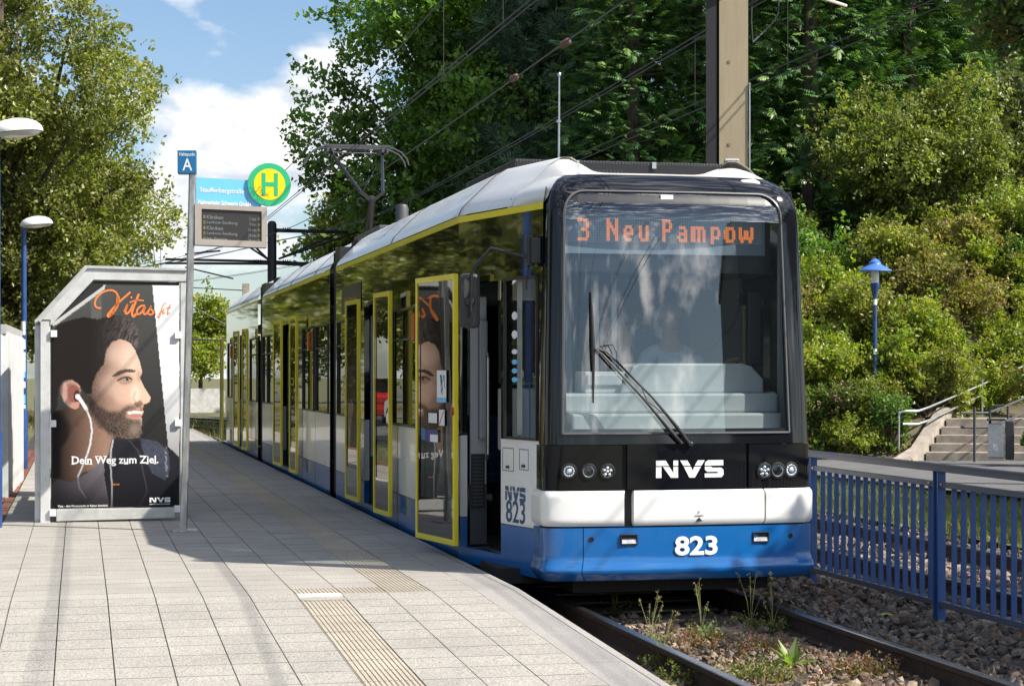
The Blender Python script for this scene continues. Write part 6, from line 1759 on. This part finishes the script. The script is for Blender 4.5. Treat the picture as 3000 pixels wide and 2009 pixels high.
def tuft_template(n=16):                        # pine tuft
    r = np.random.default_rng(8); V, Fc = [], []
    for k in range(n):
        a = r.uniform(0, 6.28); el = r.uniform(-.2, 1.3); d = np.array([math.cos(a) * math.cos(el), math.sin(a) * math.cos(el), math.sin(el)])
        sd = np.cross(d, [0, 0, 1.0]) + 1e-3; sd /= np.linalg.norm(sd); b_ = len(V)
        V += [d * .05, d * .5 + sd * .035, d, d * .5 - sd * .035]; Fc.append((b_, b_+1, b_+2, b_+3))
    return np.array(V), Fc
TUV, TUF = tuft_template()

def pal(cols, n):
    c = np.array(cols); a, b_ = c[rng.integers(0, len(c), n)], c[rng.integers(0, len(c), n)]; k = rng.random((n, 1))
    return np.clip((a * k + b_ * (1 - k)) * rng.uniform(.78, 1.22, (n, 1)), 0, 1)
def blob_leaves(blobs, n, size, cols, m='leaf', tmpl=(TWIGV, TWIGF), name='crown', parent=None, up=.5, shell=.55, squash=.55, blotch=.25, shoots=.22, rise=.1):
    B = np.array([b_[:3] for b_ in blobs]); Rr_ = np.array([b_[3] for b_ in blobs]); w = Rr_ ** 2; w = w / w.sum()
    k = rng.choice(len(B), n, p=w); d = rand_dirs(n)
    rad = (shell + (1 - shell) * rng.random(n) ** .6) * rng.uniform(.85, 1.12, n)
    rad = rad + np.where(rng.random(n) < .3, rng.exponential(.22, n), 0)   # sprigs that stick out
    P = B[k] + d * np.array([1, 1, squash + .25]) * (Rr_[k] * rad)[:, None]
    nrm = d * .7 + rng.normal(size=(n, 3)) * .55 + np.array([0, 0, up])
    # a share of the leaves sits on shoots that reach out of the clumps
    ns = int(n * shoots / 8)
    if ns:
        i0 = rng.integers(0, n, ns); sd = d[i0] * .8 + rng.normal(size=(ns, 3)) * .35 + np.array([0, 0, rise]); sd /= np.linalg.norm(sd, axis=1, keepdims=True)
        L = rng.uniform(.35, .9, ns) * size * 5.0
        for q in range(8):
            j = np.arange(ns) * 8 + q
            P[j] = P[i0] + sd * (L * (q + 1) / 8)[:, None] + rng.normal(size=(ns, 3)) * size * .3; k[j] = k[i0]
    S = np.ones((n, 3)) * (size * rng.uniform(.6, 1.4, n))[:, None]
    bt = rng.uniform(1 - blotch, 1 + blotch, (len(B), 1))
    return soup(name, tmpl[0], tmpl[1], P, rot_from(nrm, rng.uniform(0, 6.28, n)), S, np.clip(pal(cols, n) * bt[k], 0, 1), M[m], parent)
def make_blobs(c, r, n, rb, zmin=None):
    """sub-clumps spread through an ellipsoidal crown, more of them outside"""
    o = []
    while len(o) < n:
        d = rand_dirs(1)[0]; q_ = rng.random() ** .38
        p = np.array(c) + d * np.array(r) * q_ * .92
        if zmin is not None and p[2] < zmin: continue
        o.append((*p, rb * rng.uniform(.65, 1.3)))
    return o
def trunk(base, top, r, blobs, parent, m='bark', limbs=18, name='trunk'):
    mb = MB(); base = Vector(base); top = Vector(top); pts = []
    for k in range(7):
        f = k / 6; pts.append(base.lerp(top, f) + Vector((random.uniform(-1, 1), random.uniform(-1, 1), 0)) * r * .5 * (k > 0))
    mb.tube(pts, [r * (1.25 if k == 0 else 1 - .75 * k / 6) for k in range(7)], 9)
    idx = list(range(len(blobs))); random.shuffle(idx)
    for i in idx[:limbs]:
        e = Vector(blobs[i][:3]); f = min(.95, max(.22, (e.z - base.z) / max(1, top.z - base.z) * .62)); s_ = base.lerp(top, f); m_ = s_.lerp(e, .5) + Vector((random.uniform(-.3, .3), random.uniform(-.3, .3), random.uniform(-.1, .35)))
        rr_ = r * .38 * (1 - f * .5); mb.tube([s_, s_.lerp(m_, .5), m_, m_.lerp(e, .6) + Vector((0, 0, .1)), e], [rr_, rr_ * .8, rr_ * .6, rr_ * .4, rr_ * .15], 6)
    return mb.build(name, M[m], parent, smooth=True)
def tree(label, base, c, r, nb, rb, n, size, cols, trunk_r=.25, name='tree', group=None, m='leaf', tmpl=None, limbs=18, zmin=None, bark='bark', up=.5, shell=.5, extra=(), blotch=.25):
    o = thing(name, label, 'tree', tuple(base), 0, group)
    b0 = Vector(base); blobs = make_blobs(c, r, nb, rb, zmin) + [tuple(x) for x in extra]
    lb = [(x - b0.x, y - b0.y, z - b0.z, q_) for x, y, z, q_ in blobs]
    blob_leaves(lb, n, size, cols, m, tmpl or (TWIGV, TWIGF), 'crown', o, up, shell, blotch=blotch)
    trunk((0, 0, -.2), (c[0] - b0.x, c[1] - b0.y, c[2] - b0.z + r[2] * .6), trunk_r, lb, o, bark, limbs)
    return o
LIND = [(.155, .17, .035), (.21, .215, .05), (.105, .125, .028), (.26, .25, .085)]
GREEN = [(.08, .155, .024), (.115, .205, .03), (.055, .115, .02), (.16, .235, .045)]
LIME = [(.19, .25, .03), (.26, .28, .04), (.13, .18, .022), (.30, .28, .06)]
BUSH = [(.19, .22, .03), (.26, .26, .05), (.13, .16, .025), (.24, .20, .06)]
ROSY = [(.22, .18, .06), (.22, .21, .05), (.15, .17, .035), (.27, .17, .09)]
CON = [(.05, .115, .034), (.075, .15, .042), (.034, .08, .028), (.13, .20, .055)]
PINE = [(.06, .11, .06), (.085, .14, .07), (.045, .08, .05)]
OLIVE = [(.18, .20, .04), (.24, .25, .065), (.12, .15, .032)]
# --- left: lime trees by the street
p = at(40, 1100, 40); 
tree('big yellow-green lime tree filling the upper left corner', (p.x, p.y, -.1), (-10.7, 40, 6.4), (3.5, 3.2, 6.4), 120, .66, 29000, .13, LIND, .28, 'lime_tree', 'lime trees along the street', limbs=44, zmin=1.9, shell=.62, blotch=.4)
tree('lime tree farther down the left street, behind the big one', (-14.6, 54, -.1), (-14.6, 54, 6.0), (3.8, 3.6, 4.8), 34, 1.15, 5500, .30, LIND, .25, 'lime_tree', 'lime trees along the street', zmin=1.8)
tree('lime tree at the left edge behind the ribbed shed', (-13.8, 33, -.1), (-14.2, 33, 6.0), (3.4, 3.4, 4.8), 30, 1.1, 5000, .28, LIND, .25, 'lime_tree', 'lime trees along the street', zmin=2.2)
tree('small bright tree beyond the bend left of the tram tail', (-17.6, 108, -.1), (-17.4, 108, 3.6), (2.0, 2.0, 2.2), 16, .8, 2600, .28, LIME, .15, 'lime_tree', zmin=1.2)
tree('small tree behind the shelter top beyond the bend', (-21.0, 100, -.1), (-21, 100, 3.8), (2.4, 2.4, 2.6), 16, .9, 2200, .3, LIME, .15, 'lime_tree', zmin=1.2)
TL = [(-10.5, 14, 'lime tree beside the shed, outside the picture on the left'), (-10.8, 24, 'lime tree hidden behind the shelter, next to the kerb row of cars'), (-10.6, -3, 'lime tree left of the camera, outside the picture'), (-11, 46, 'lime tree hidden by the poster, mirrored in the rear tram section'),
      (-11.5, 57, 'lime tree behind the departure board post, mirrored in the tram side'), (-13, 68, 'lime tree at the start of the bend behind the shelter'), (-16, 78, 'lime tree on the outside of the bend behind the shelter'), (-8, 88, 'lime tree beyond the bend, mirrored in the last section'), (-21, 42, 'lime tree on the far side of the street'), (-22, 20, 'lime tree across the street by the first cars'), (-24, 62, 'lime tree across the street at its far end')]
for t, s, lb in TL:
    q_ = W(t, s); tree(lb, (q_.x, q_.y, -.1), (q_.x, q_.y, 4.9), (3.3, 3.3, 4.2), 26, 1.15, 2000, .42, LIND, .25, 'lime_tree', 'lime trees along the street', zmin=1.0)
# --- behind the tram: oaks, pine, birch
ex = [(-6.2, 60, 8.6, .8), (-6.6, 60.3, 9.2, .7), (-5.8, 60, 7.7, .8), (-5.3, 59.5, 8.2, .9), (-5.0, 60, 9.8, .9), (-5.4, 60, 10.9, .8), (-4.7, 60, 11.8, .9), (-4.6, 60, 7.2, .9)]
tree('tall dark oak overhanging the line behind the tram', (-1.6, 60, .0), (-1.2, 60, 10.2), (4.6, 4.2, 6.2), 62, 1.15, 11500, .26, GREEN, .34, 'oak_tree', limbs=40, zmin=4.6, extra=ex, blotch=.35)
tree('small sunlit tree under the oak right of the pantograph', (-6.0, 74, 0), (-5.6, 74, 6.3), (1.9, 1.9, 2.6), 18, .8, 3600, .24, OLIVE, .16, 'young_tree', zmin=3.4)
tree('blue-green pine between the oak and the conifers', (.9, 57, .0), (.9, 57, 8.6), (2.0, 2.0, 5.2), 60, .62, 4200, .36, PINE, .25, 'pine_tree', m='needle', tmpl=(TUV, TUF), limbs=36, zmin=3)
tree('drooping grey-green birch with a pale trunk by the conifers', (2.6, 59, .5), (1.8, 58, 9.6), (1.9, 1.8, 4.6), 40, .7, 6500, .17, [(.085, .13, .045), (.11, .16, .06), (.06, .095, .035)], .16, 'birch_tree', bark='birch', limbs=30, zmin=4.5)
tree('dense dark tree behind the birch', (-1, 70, .5), (1.0, 70, 8), (6.5, 3, 6), 46, 1.6, 6500, .42, GREEN, .3, 'oak_tree')
# conifers with drooping sprays
def conifer(label, base, H, R0, n, size, cols=CON):
    n, size = int(n * 1.25), size * .70
    o = thing('conifer', label, 'tree', tuple(base), 0, 'dark conifers on the slope')
    z = np.sort(H * (.04 + .93 * rng.random(n) ** 1.1)); 
    lv = np.round(z / .42) * .42 + rng.normal(size=n) * .10
    nb_ = 11; br = rng.integers(0, nb_, n); ang = br * 6.283 / nb_ + np.round(z / .42) * 1.31 + rng.normal(size=n) * .13
    Rz = R0 * np.clip(1.04 - lv / H, 0.05, 1) ** .75 * (.72 + .5 * np.abs(np.sin(np.round(z / .42) * 2.7 + br * 1.9)))
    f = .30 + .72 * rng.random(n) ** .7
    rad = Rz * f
    P = np.stack([np.cos(ang) * rad, np.sin(ang) * rad, lv + .12 * rad - .10 * rad ** 2 / max(R0, .1) + .2], 1)
    out = np.stack([np.cos(ang + rng.normal(size=n) * .5), np.sin(ang + rng.normal(size=n) * .5), .12 + rng.normal(size=n) * .28], 1); out /= np.linalg.norm(out, axis=1, keepdims=True)
    upv = np.tile([0, 0, 1.0], (n, 1)) + rng.normal(size=(n, 3)) * .35
    xx = np.cross(out, upv); xx /= np.linalg.norm(xx, axis=1, keepdims=True); zz_ = np.cross(xx, out)
    Rm = np.stack([xx, out, zz_], 2)
    S = np.ones((n, 3)) * (size * rng.uniform(.7, 1.3, n))[:, None]
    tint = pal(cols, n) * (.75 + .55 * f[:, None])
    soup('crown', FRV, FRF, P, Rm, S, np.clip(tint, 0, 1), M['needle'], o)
    mb = MB(); mb.tube([(0, 0, -.5), (0, 0, H * .5), (0, 0, H)], [R0 * .09, R0 * .06, .02], 8)
    for k in range(26):
        zz2 = H * random.uniform(.05, .9); a = random.uniform(0, 6.28); rr_ = R0 * (1 - zz2 / H) ** .75 * .8; mb.tube([(0, 0, zz2), (math.cos(a) * rr_, math.sin(a) * rr_, zz2 + .05 * rr_)], [.05, .012], 5)
    mb.build('trunk', M['bark'], o, smooth=True)
    return o
hz_ = lambda x, y: hill_z(x, y) - .1
for label, x, y, H, R0, n, size in (
    ('dark conifer directly behind the antenna and roof unit', 3.4, 53.5, 15, 2.5, 3600, .62), ('tall conifer just left of the tan mast', 5.3, 55, 16, 2.7, 3200, .66),
    ('broad conifer right of the tan mast', 8.2, 52.5, 15, 3.3, 4600, .66), ('conifer with long drooping sprays above the park lamp', 11.2, 54, 16, 3.4, 4600, .68),
    ('conifer at the upper right behind the round shrub', 14.4, 56, 16, 3.0, 3000, .72), ('backmost conifer between the two tall ones', 6.8, 60, 19, 3.6, 2600, .95), ('backmost conifer on the right of the slope', 12.8, 62, 20, 4.0, 2800, 1.0)):
    conifer(label, (x, y, hz_(x, y)), H, R0, n, size)
# --- the wooded hill behind, one mass
bl2 = []
for k in range(46):
    x = rng.uniform(3, 36); y = rng.uniform(68, 86); bl2.append((x, y, hill_z(x, y) + rng.uniform(1, 13), rng.uniform(1.8, 3.2)))
w_ = blob_leaves(bl2, 7000, .8, GREEN, 'leaf', (TWIGV, TWIGF), 'far_wood', None, .5, .3); tag(w_, kind='stuff')
# --- right: shrubs on the slope
def shrub(label, x, y, h, r, n, size, cols, group='shrubs covering the slope', base=None, flower=None):
    z = hill_z(x, y) if base is None else base
    o = thing('shrub', label, 'shrub', (x, y, z), 0, group)
    bl3 = make_blobs((0, 0, h * .5), (r, r * .8, h * .52), max(14, int(n / 110)), r * .27, zmin=0)
    blob_leaves(bl3, n, size, cols, 'leaf', (TWIGV, TWIGF), 'foliage', o, .5, .25, shoots=.40, rise=.75)
    mb = MB()
    for b_ in bl3[:14]: mb.tube([(random.uniform(-.2, .2), random.uniform(-.2, .2), -.1), (b_[0] * .5, b_[1] * .5, b_[2] * .6), b_[:3]], [.03, .02, .006], 5)
    for _ in range(9):                          # bare twigs reaching out of the foliage
        b_ = bl3[random.randrange(len(bl3))]; e = Vector(b_[:3]) * random.uniform(1.05, 1.3) + Vector((random.uniform(-.2, .2), random.uniform(-.35, 0), random.uniform(0, .25))); mb.tube([Vector(b_[:3]) * .6, Vector(b_[:3]) * .95, e], [.010, .007, .003], 4)
    mb.build('stem', M['twig'], o)
    if flower:
        k = 40; B = np.array([b_[:3] for b_ in bl3]); P = B[rng.integers(0, len(B), k)] + rand_dirs(k) * r * .36
        blob = soup('flower', TWIGV, TWIGF, P, rot_from(rand_dirs(k), rng.uniform(0, 6, k)), np.ones((k, 3)) * .06, np.tile(flower, (k, 1)), M['leaf'], o); tag(blob, kind='stuff')
    return o
SH = [
 ('yellow-green shrub right behind the corner of the tram', 6.45, 41.6, 2.6, 1.2, 3400, .115, LIME, None), ('light shrub behind the blue park lamp', 8.0, 43.4, 2.5, 1.35, 3600, .12, BUSH, None),
 ('reddish brown shrub above the handrail', 9.9, 44.6, 2.5, 1.4, 3600, .12, ROSY, None), ('bright shrub over the upper handrail at right', 11.6, 44.8, 2.4, 1.4, 3400, .12, LIME, None),
 ('tall pale shrub at the right edge of the slope', 13.2, 45.0, 2.8, 1.5, 2600, .13, BUSH, None), ('rose bush with pink flowers low behind the railing', 6.3, 40.5, 1.15, .8, 1900, .09, [(.10, .14, .03), (.14, .17, .04), (.07, .11, .03)], (.5, .25, .33)),
 ('rose bush with pink flowers left of the handrail end', 7.3, 40.5, 1.1, .85, 2000, .09, [(.10, .14, .03), (.14, .17, .04), (.16, .15, .04)], (.5, .25, .33)), ('fresh green climber beside the handrail end', 7.95, 39.9, 1.3, .42, 900, .085, GREEN, None),
 ('low yellow bush at the path edge', 7.0, 39.8, .62, .6, 1100, .075, LIME, None), ('bush under the double handrail', 9.0, 41.2, 1.2, .9, 1800, .10, BUSH, None), ('brownish bush half way up the steps', 10.4, 42.8, 1.3, .9, 1800, .10, ROSY, None),
 ('dark green bush behind the tram under the conifers', 5.0, 46.5, 3.2, 1.4, 2400, .15, GREEN, None), ('dark undergrowth left of the park lamp', 7.2, 46.5, 3.0, 1.5, 2400, .15, GREEN, None), ('dense bush above the brown shrub', 10.2, 48.2, 3.0, 1.7, 2600, .15, BUSH, None), ('dark bush near the right edge above the rails', 13.4, 48.8, 3.2, 1.8, 2600, .16, GREEN, None),
 ('yellowish shrub at the upper end of the handrail', 12.9, 46.2, 1.7, 1.1, 1800, .11, BUSH, None),
]
MORE = [(5.9, 42.6, 1.9, 1.1, BUSH, 'bushy yellow shrub half hidden by the tram corner'), (7.1, 44.6, 2.6, 1.3, LIME, 'tall lime-green shrub left of the lamp shade'), (8.9, 42.6, 1.9, 1.1, LIME, 'bright shrub right of the lamp pole foot'), (9.2, 46.2, 2.8, 1.4, BUSH, 'yellowish shrub under the olive tree, right of the lamp shade'),
        (10.9, 46.8, 2.8, 1.5, ROSY, 'reddish shrub under the olive tree'), (12.5, 47.0, 3.0, 1.5, LIME, 'light green shrub under the olive trees at right'), (14.4, 46.8, 3.0, 1.6, BUSH, 'large shrub cut by the right edge of the picture'), (11.5, 45.9, 1.7, 1.1, LIME, 'shrub leaning over the upper handrail'), (13.8, 45.6, 2.2, 1.3, ROSY, 'brownish shrub at the right edge above the handrail'), (12.2, 41.6, 1.5, .9, GREEN, 'green bush behind the dark double handrail'),
        (13.6, 41.2, 1.8, 1.0, BUSH, 'bush right of the steps at the picture edge'), (8.3, 41.4, 1.3, .8, LIME, 'low bright bush below the lamp pole'), (9.7, 42.0, 1.2, .75, BUSH, 'low bush where the handrail begins to climb'), (6.2, 44.2, 2.4, 1.2, ROSY, 'tan shrub above the rose bushes'), (6.8, 48.5, 3.2, 1.6, BUSH, 'shrub at the foot of the conifers')]
MORE += [(1.6, 52.5, 1.7, 1.2, GREEN, 'green shrub at the foot of the slope behind the tram roof'), (3.2, 49.6, 1.6, 1.1, BUSH, 'yellowish shrub hidden behind the tram at the slope foot'), (4.4, 48.0, 1.5, 1.0, LIME, 'bright shrub just left of the dark conifer foot'), (.2, 56.5, 1.8, 1.3, GREEN, 'dark shrub under the pine'), (2.6, 53.8, 2.2, 1.4, GREEN, 'dense shrub under the birch'), (5.6, 44.4, 1.6, 1.0, LIME, 'light shrub beside the back corner of the path'), (4.2, 51.5, 2.2, 1.4, GREEN, 'dark shrub below the antenna conifer'), (12.2, 47.2, 1.6, 1.0, BUSH, 'bush closing the view at the top of the steps'), (12.2, 46.4, 1.8, 1.0, GREEN, 'green bush behind the top of the steps'), (10.2, 42.6, 1.3, .8, LIME, 'bright bush just above the highest visible step')]
for x, y, h, r, c_, lb in MORE: SH.append((lb, x, y, h, r, int(1500 * r * h), .12, c_, None))
for lb, x, y, h, r, n, size, cols, fl in SH:
  h = h * (.62 if (y > 44 and x < 11) else .8 if h > 1.6 else 1.0)
  shrub(lb, x, y, h, r, int(n * .78), size * 1.1, cols, flower=fl)
tree('rounded olive-green tree on the slope at right', (10.9, 49, hill_z(10.9, 49)), (10.6, 49, 6.9), (2.6, 1.8, 2.2), 42, .75, 6500, .15, OLIVE, .12, 'olive_tree', limbs=26, zmin=4.2)
tree('second olive-green tree at the right edge', (13.6, 50, hill_z(13.6, 50)), (13.4, 50, 7.4), (1.8, 1.6, 2.0), 26, .7, 4200, .15, [(.09, .11, .04), (.12, .13, .05)], .12, 'olive_tree', limbs=20, zmin=5)
tree('maple with broad leaves hanging in at the upper right corner', (11.2, 30, -.3), (9.4, 30, 8.0), (2.0, 1.8, 2.5), 40, .75, 4200, .20, [(.06, .10, .02), (.10, .14, .03), (.04, .07, .02), (.16, .12, .03)], .2, 'maple_tree', limbs=30, zmin=5.6)
shrub('bush at the lower right edge beside the bin', 10.35, 36.6, 1.3, .55, 1100, .10, GREEN, base=-.3)
# trees to the right of the line, outside the picture, that shade the railing and the ballast
tree('tree right of the picture that shades the ballast', (9.0, 13.6, -.3), (8.4, 13.6, 4.55), (1.3, 2.9, 1.05), 30, .8, 5200, .30, GREEN, .22, 'roadside_tree', zmin=3.8)
tree('tree right of the picture that shades the path', (17, 24, -.3), (16, 23, 6.2), (3.4, 4.0, 2.8), 40, 1.2, 5000, .34, GREEN, .22, 'roadside_tree', zmin=3)
for i, (x, y) in enumerate(((-9, -48), (-1, -60), (10, -75), (46, -62), (-24, -34))):
    tree(['tree behind the camera on the left', 'tree behind the camera at the line', 'tree behind the camera by the flats', 'tree beyond the flats', 'tree far left behind the camera'][i], (x, y, -.2), (x, y, 3.2), (3.0, 3.0, 2.6), 18, 1.2, 1400, .5, GREEN, .2, 'roadside_tree', zmin=1)

# ------------------------------------------------------------------ ground cover, grass and weeds
n = 13000; x = rng.uniform(4.8, 15, n); y = np.array([np.interp(a, HX, HY) for a in x]) + rng.uniform(.1, 13, n)
keep = np.array([not (np.dot(np.array([a, c_]) - np.array([b0_.x, b0_.y]), [ac_.x, ac_.y]) > -.35 and np.dot(np.array([a, c_]) - np.array([b0_.x, b0_.y]), [ac_.x, ac_.y]) < 3.4 and c_ < 46) for a, c_ in zip(x, y)])
x, y = x[keep], y[keep]; n = len(x)
P = np.stack([x, y, [hill_z(a, c_) for a, c_ in zip(x, y)]], 1) + np.array([0, 0, .08]) + rng.uniform(0, .25, (n, 1)) * np.array([0, 0, 1])
tag(soup('ground_cover', TWIGV, TWIGF, P, rot_from(rng.normal(size=(n, 3)) * .5 + np.array([0, -.3, 1]), rng.uniform(0, 6.28, n)), np.ones((n, 3)) * rng.uniform(.11, .2, (n, 1)), pal(BUSH + GREEN, n), M['leaf']), kind='stuff')
BLV = np.array([(-.05, 0, 0), (.05, 0, 0), (.02, .12, .6), (0, .32, 1.0)]); BLF = [(0, 1, 2, 3)]
def grass(name, n, fn, h, cols, clump=1):
    P = np.array([fn() for _ in range(n)]); sp_ = rng.uniform(0, 6.28, n)
    R = rot_from(np.array([[0, 0, 1.0]]) + rng.normal(size=(n, 3)) * .22, sp_)
    S = np.ones((n, 3)) * (h * rng.uniform(.5, 1.4, n))[:, None]; S[:, 0] *= .35
    return tag(soup(name, BLV, BLF, P, R, S, pal(cols, n), M['leaf']), kind='stuff')
GR = [(.10, .13, .025), (.16, .16, .04), (.07, .10, .02), (.22, .19, .08)]
DRY = [(.26, .20, .09), (.20, .17, .07), (.14, .13, .05), (.30, .22, .11)]
grass('grass', 26000, lambda: WL(rng.uniform(6.95, 10.5), rng.uniform(-6, 20), -.36), .11, GR)
grass('grass', 3500, lambda: WL(rng.uniform(6.7, 8.0), rng.uniform(-6, 14), -.40), .2, GR)
grass('dry_grass', 9000, lambda: WL(rng.uniform(-4.5, .2), rng.uniform(PEND + .3, 74), -.30), .34, DRY)
grass('dry_grass', 3500, lambda: WL(rng.uniform(-7.2, -4.3), rng.uniform(3, 34), -.07), .12, GR + DRY)
grass('dry_grass', 9000, lambda: WL(rng.uniform(-1.2, 4.2), rng.uniform(PEND - 1, 78), -.42), .27, DRY + DRY + GR)
grass('dry_grass', 2600, lambda: WL(rng.uniform(-.5, .45), rng.uniform(36, 70), -.42), .3, DRY)
tag(soup('red_stonecrop', TWIGV, TWIGF, np.array([WL(TC + rng.normal() * .42, rng.uniform(-6.2, -1.6), -.405) for _ in range(900)]), rot_from(rand_dirs(900) + np.array([0, 0, .8]), rng.uniform(0, 6, 900)), np.ones((900, 3)) * rng.uniform(.02, .05, (900, 1)), pal([(.22, .08, .06), (.17, .10, .05), (.13, .13, .04), (.25, .14, .10)], 900), M['leaf']), kind='stuff')
bb = MB(); n = 14
def weed(kind, px, py, label):
    z = -.41; Yg = (EYE - z) * F / (py - HOR); p_ = at(px, py, Yg)
    o = thing('weed', label, 'weed', (p_.x, p_.y, z), 0, 'weeds growing in the track')
    if kind == 'stalk':
        mb = MB(); tips = []
        for k in range(6):
            a = random.uniform(0, 6.28); h = random.uniform(.22, .46); lean = random.uniform(.02, .12); e = (math.cos(a) * lean, math.sin(a) * lean, h); tips.append(e)
            mb.tube([(0, 0, 0), (e[0] * .3, e[1] * .3, h * .5), e], [.0025, .002, .0015], 4)
        mb.build('stem', mat('weed_stem', (.20, .20, .07), .8) if 'weed_stem' not in bpy.data.materials else bpy.data.materials['weed_stem'], o)
        P = np.array([np.array(t_) * f for t_ in tips for f in (1.0, .93, .85)] ) + rng.normal(size=(18, 3)) * .008
        soup('seed_head', TWIGV, TWIGF, P, rot_from(rand_dirs(18), rng.uniform(0, 6, 18)), np.ones((18, 3)) * .016, pal([(.28, .26, .10), (.34, .28, .16)], 18), M['leaf'], o)
        k = 40; P = rng.normal(size=(k, 3)) * np.array([.06, .06, .03]) + np.array([0, 0, .05]); soup('leaf', TWIGV, TWIGF, P, rot_from(rand_dirs(k) + np.array([0, 0, 1]), rng.uniform(0, 6, k)), np.ones((k, 3)) * .035, pal(GR, k), M['leaf'], o)
    elif kind == 'rosette':
        k = 16; a = rng.uniform(0, 6.28, k); el = rng.uniform(.3, 1.1, k); nrm = np.stack([-np.cos(a) * np.sin(el), -np.sin(a) * np.sin(el), np.cos(el)], 1)
        d = np.stack([np.cos(a) * np.cos(el), np.sin(a) * np.cos(el), np.sin(el)], 1); xx = np.cross(d, nrm); Rm = np.stack([xx, d, nrm], 2)
        soup('leaf', LEAFV + np.array([0, .5, 0]), LEAFF, np.zeros((k, 3)), Rm, np.stack([rng.uniform(.08, .12, k), rng.uniform(.13, .22, k), np.full(k, .1)], 1), pal([(.16, .24, .07), (.22, .28, .10)], k), M['leaf'], o)
    else:
        k = 150; P = rng.normal(size=(k, 3)) * np.array([.12, .12, .05]); P[:, 2] = np.abs(P[:, 2]) + .01
        soup('leaf', TWIGV, TWIGF, P, rot_from(rand_dirs(k) + np.array([0, 0, .8]), rng.uniform(0, 6, k)), np.ones((k, 3)) * .035, pal([(.22, .09, .07), (.24, .14, .10), (.16, .14, .05)] if kind == 'red' else GR, k), M['leaf'], o)
    for ch in o.children: ch['kind'] = 'stuff'
    return o
weed('stalk', 2055, 1870, 'green tuft with tall thin seed stalks in front of the tram'); weed('stalk', 2200, 1842, 'spindly pale weed next to the right rail under the tram corner'); weed('stalk', 2265, 1850, 'thin weed with a brownish head closest to the right rail')
weed('stalk', 1905, 1895, 'leggy green weed between platform edge and left rail'); weed('stalk', 1935, 1960, 'dry leggy weed at the bottom against the platform edge'); weed('stalk', 1800, 1800, 'tuft of thin stalks in the shade by the left rail')
weed('rosette', 2320, 1952, 'fresh green leaf rosette in the middle of the track'); weed('rosette', 2075, 1880, 'light green dock leaves beside the tall seed stalks'); weed('red', 2530, 1975, 'large reddish stonecrop patch beside the right rail'); weed('red', 2240, 1910, 'reddish patch of stonecrop in mid track'); weed('red', 2040, 1895, 'small red-green mat beside the left rail'); weed('green', 2230, 1985, 'green mat with red tips at the bottom of the track'); weed('green', 2000, 2003, 'low leafy clump at the foot of the left rail')
lf = MB(); p_ = at(2590, 1780, 15.1); c0 = Vector((2.93, 15.1, -.385))
lf.add([c0 + Vector((.12 * math.cos(a) * (1 if k % 2 else .45), .12 * math.sin(a) * (1 if k % 2 else .45), .02 * (k % 3))) for k, a in enumerate([q_ * .6283 for q_ in range(10)])], [tuple(range(10))])
tag(lf.build('fallen_leaf', mat('yellow_leaf', (.30, .30, .07), .7)), 'yellow fallen maple leaf on the dark ballast', 'leaf')
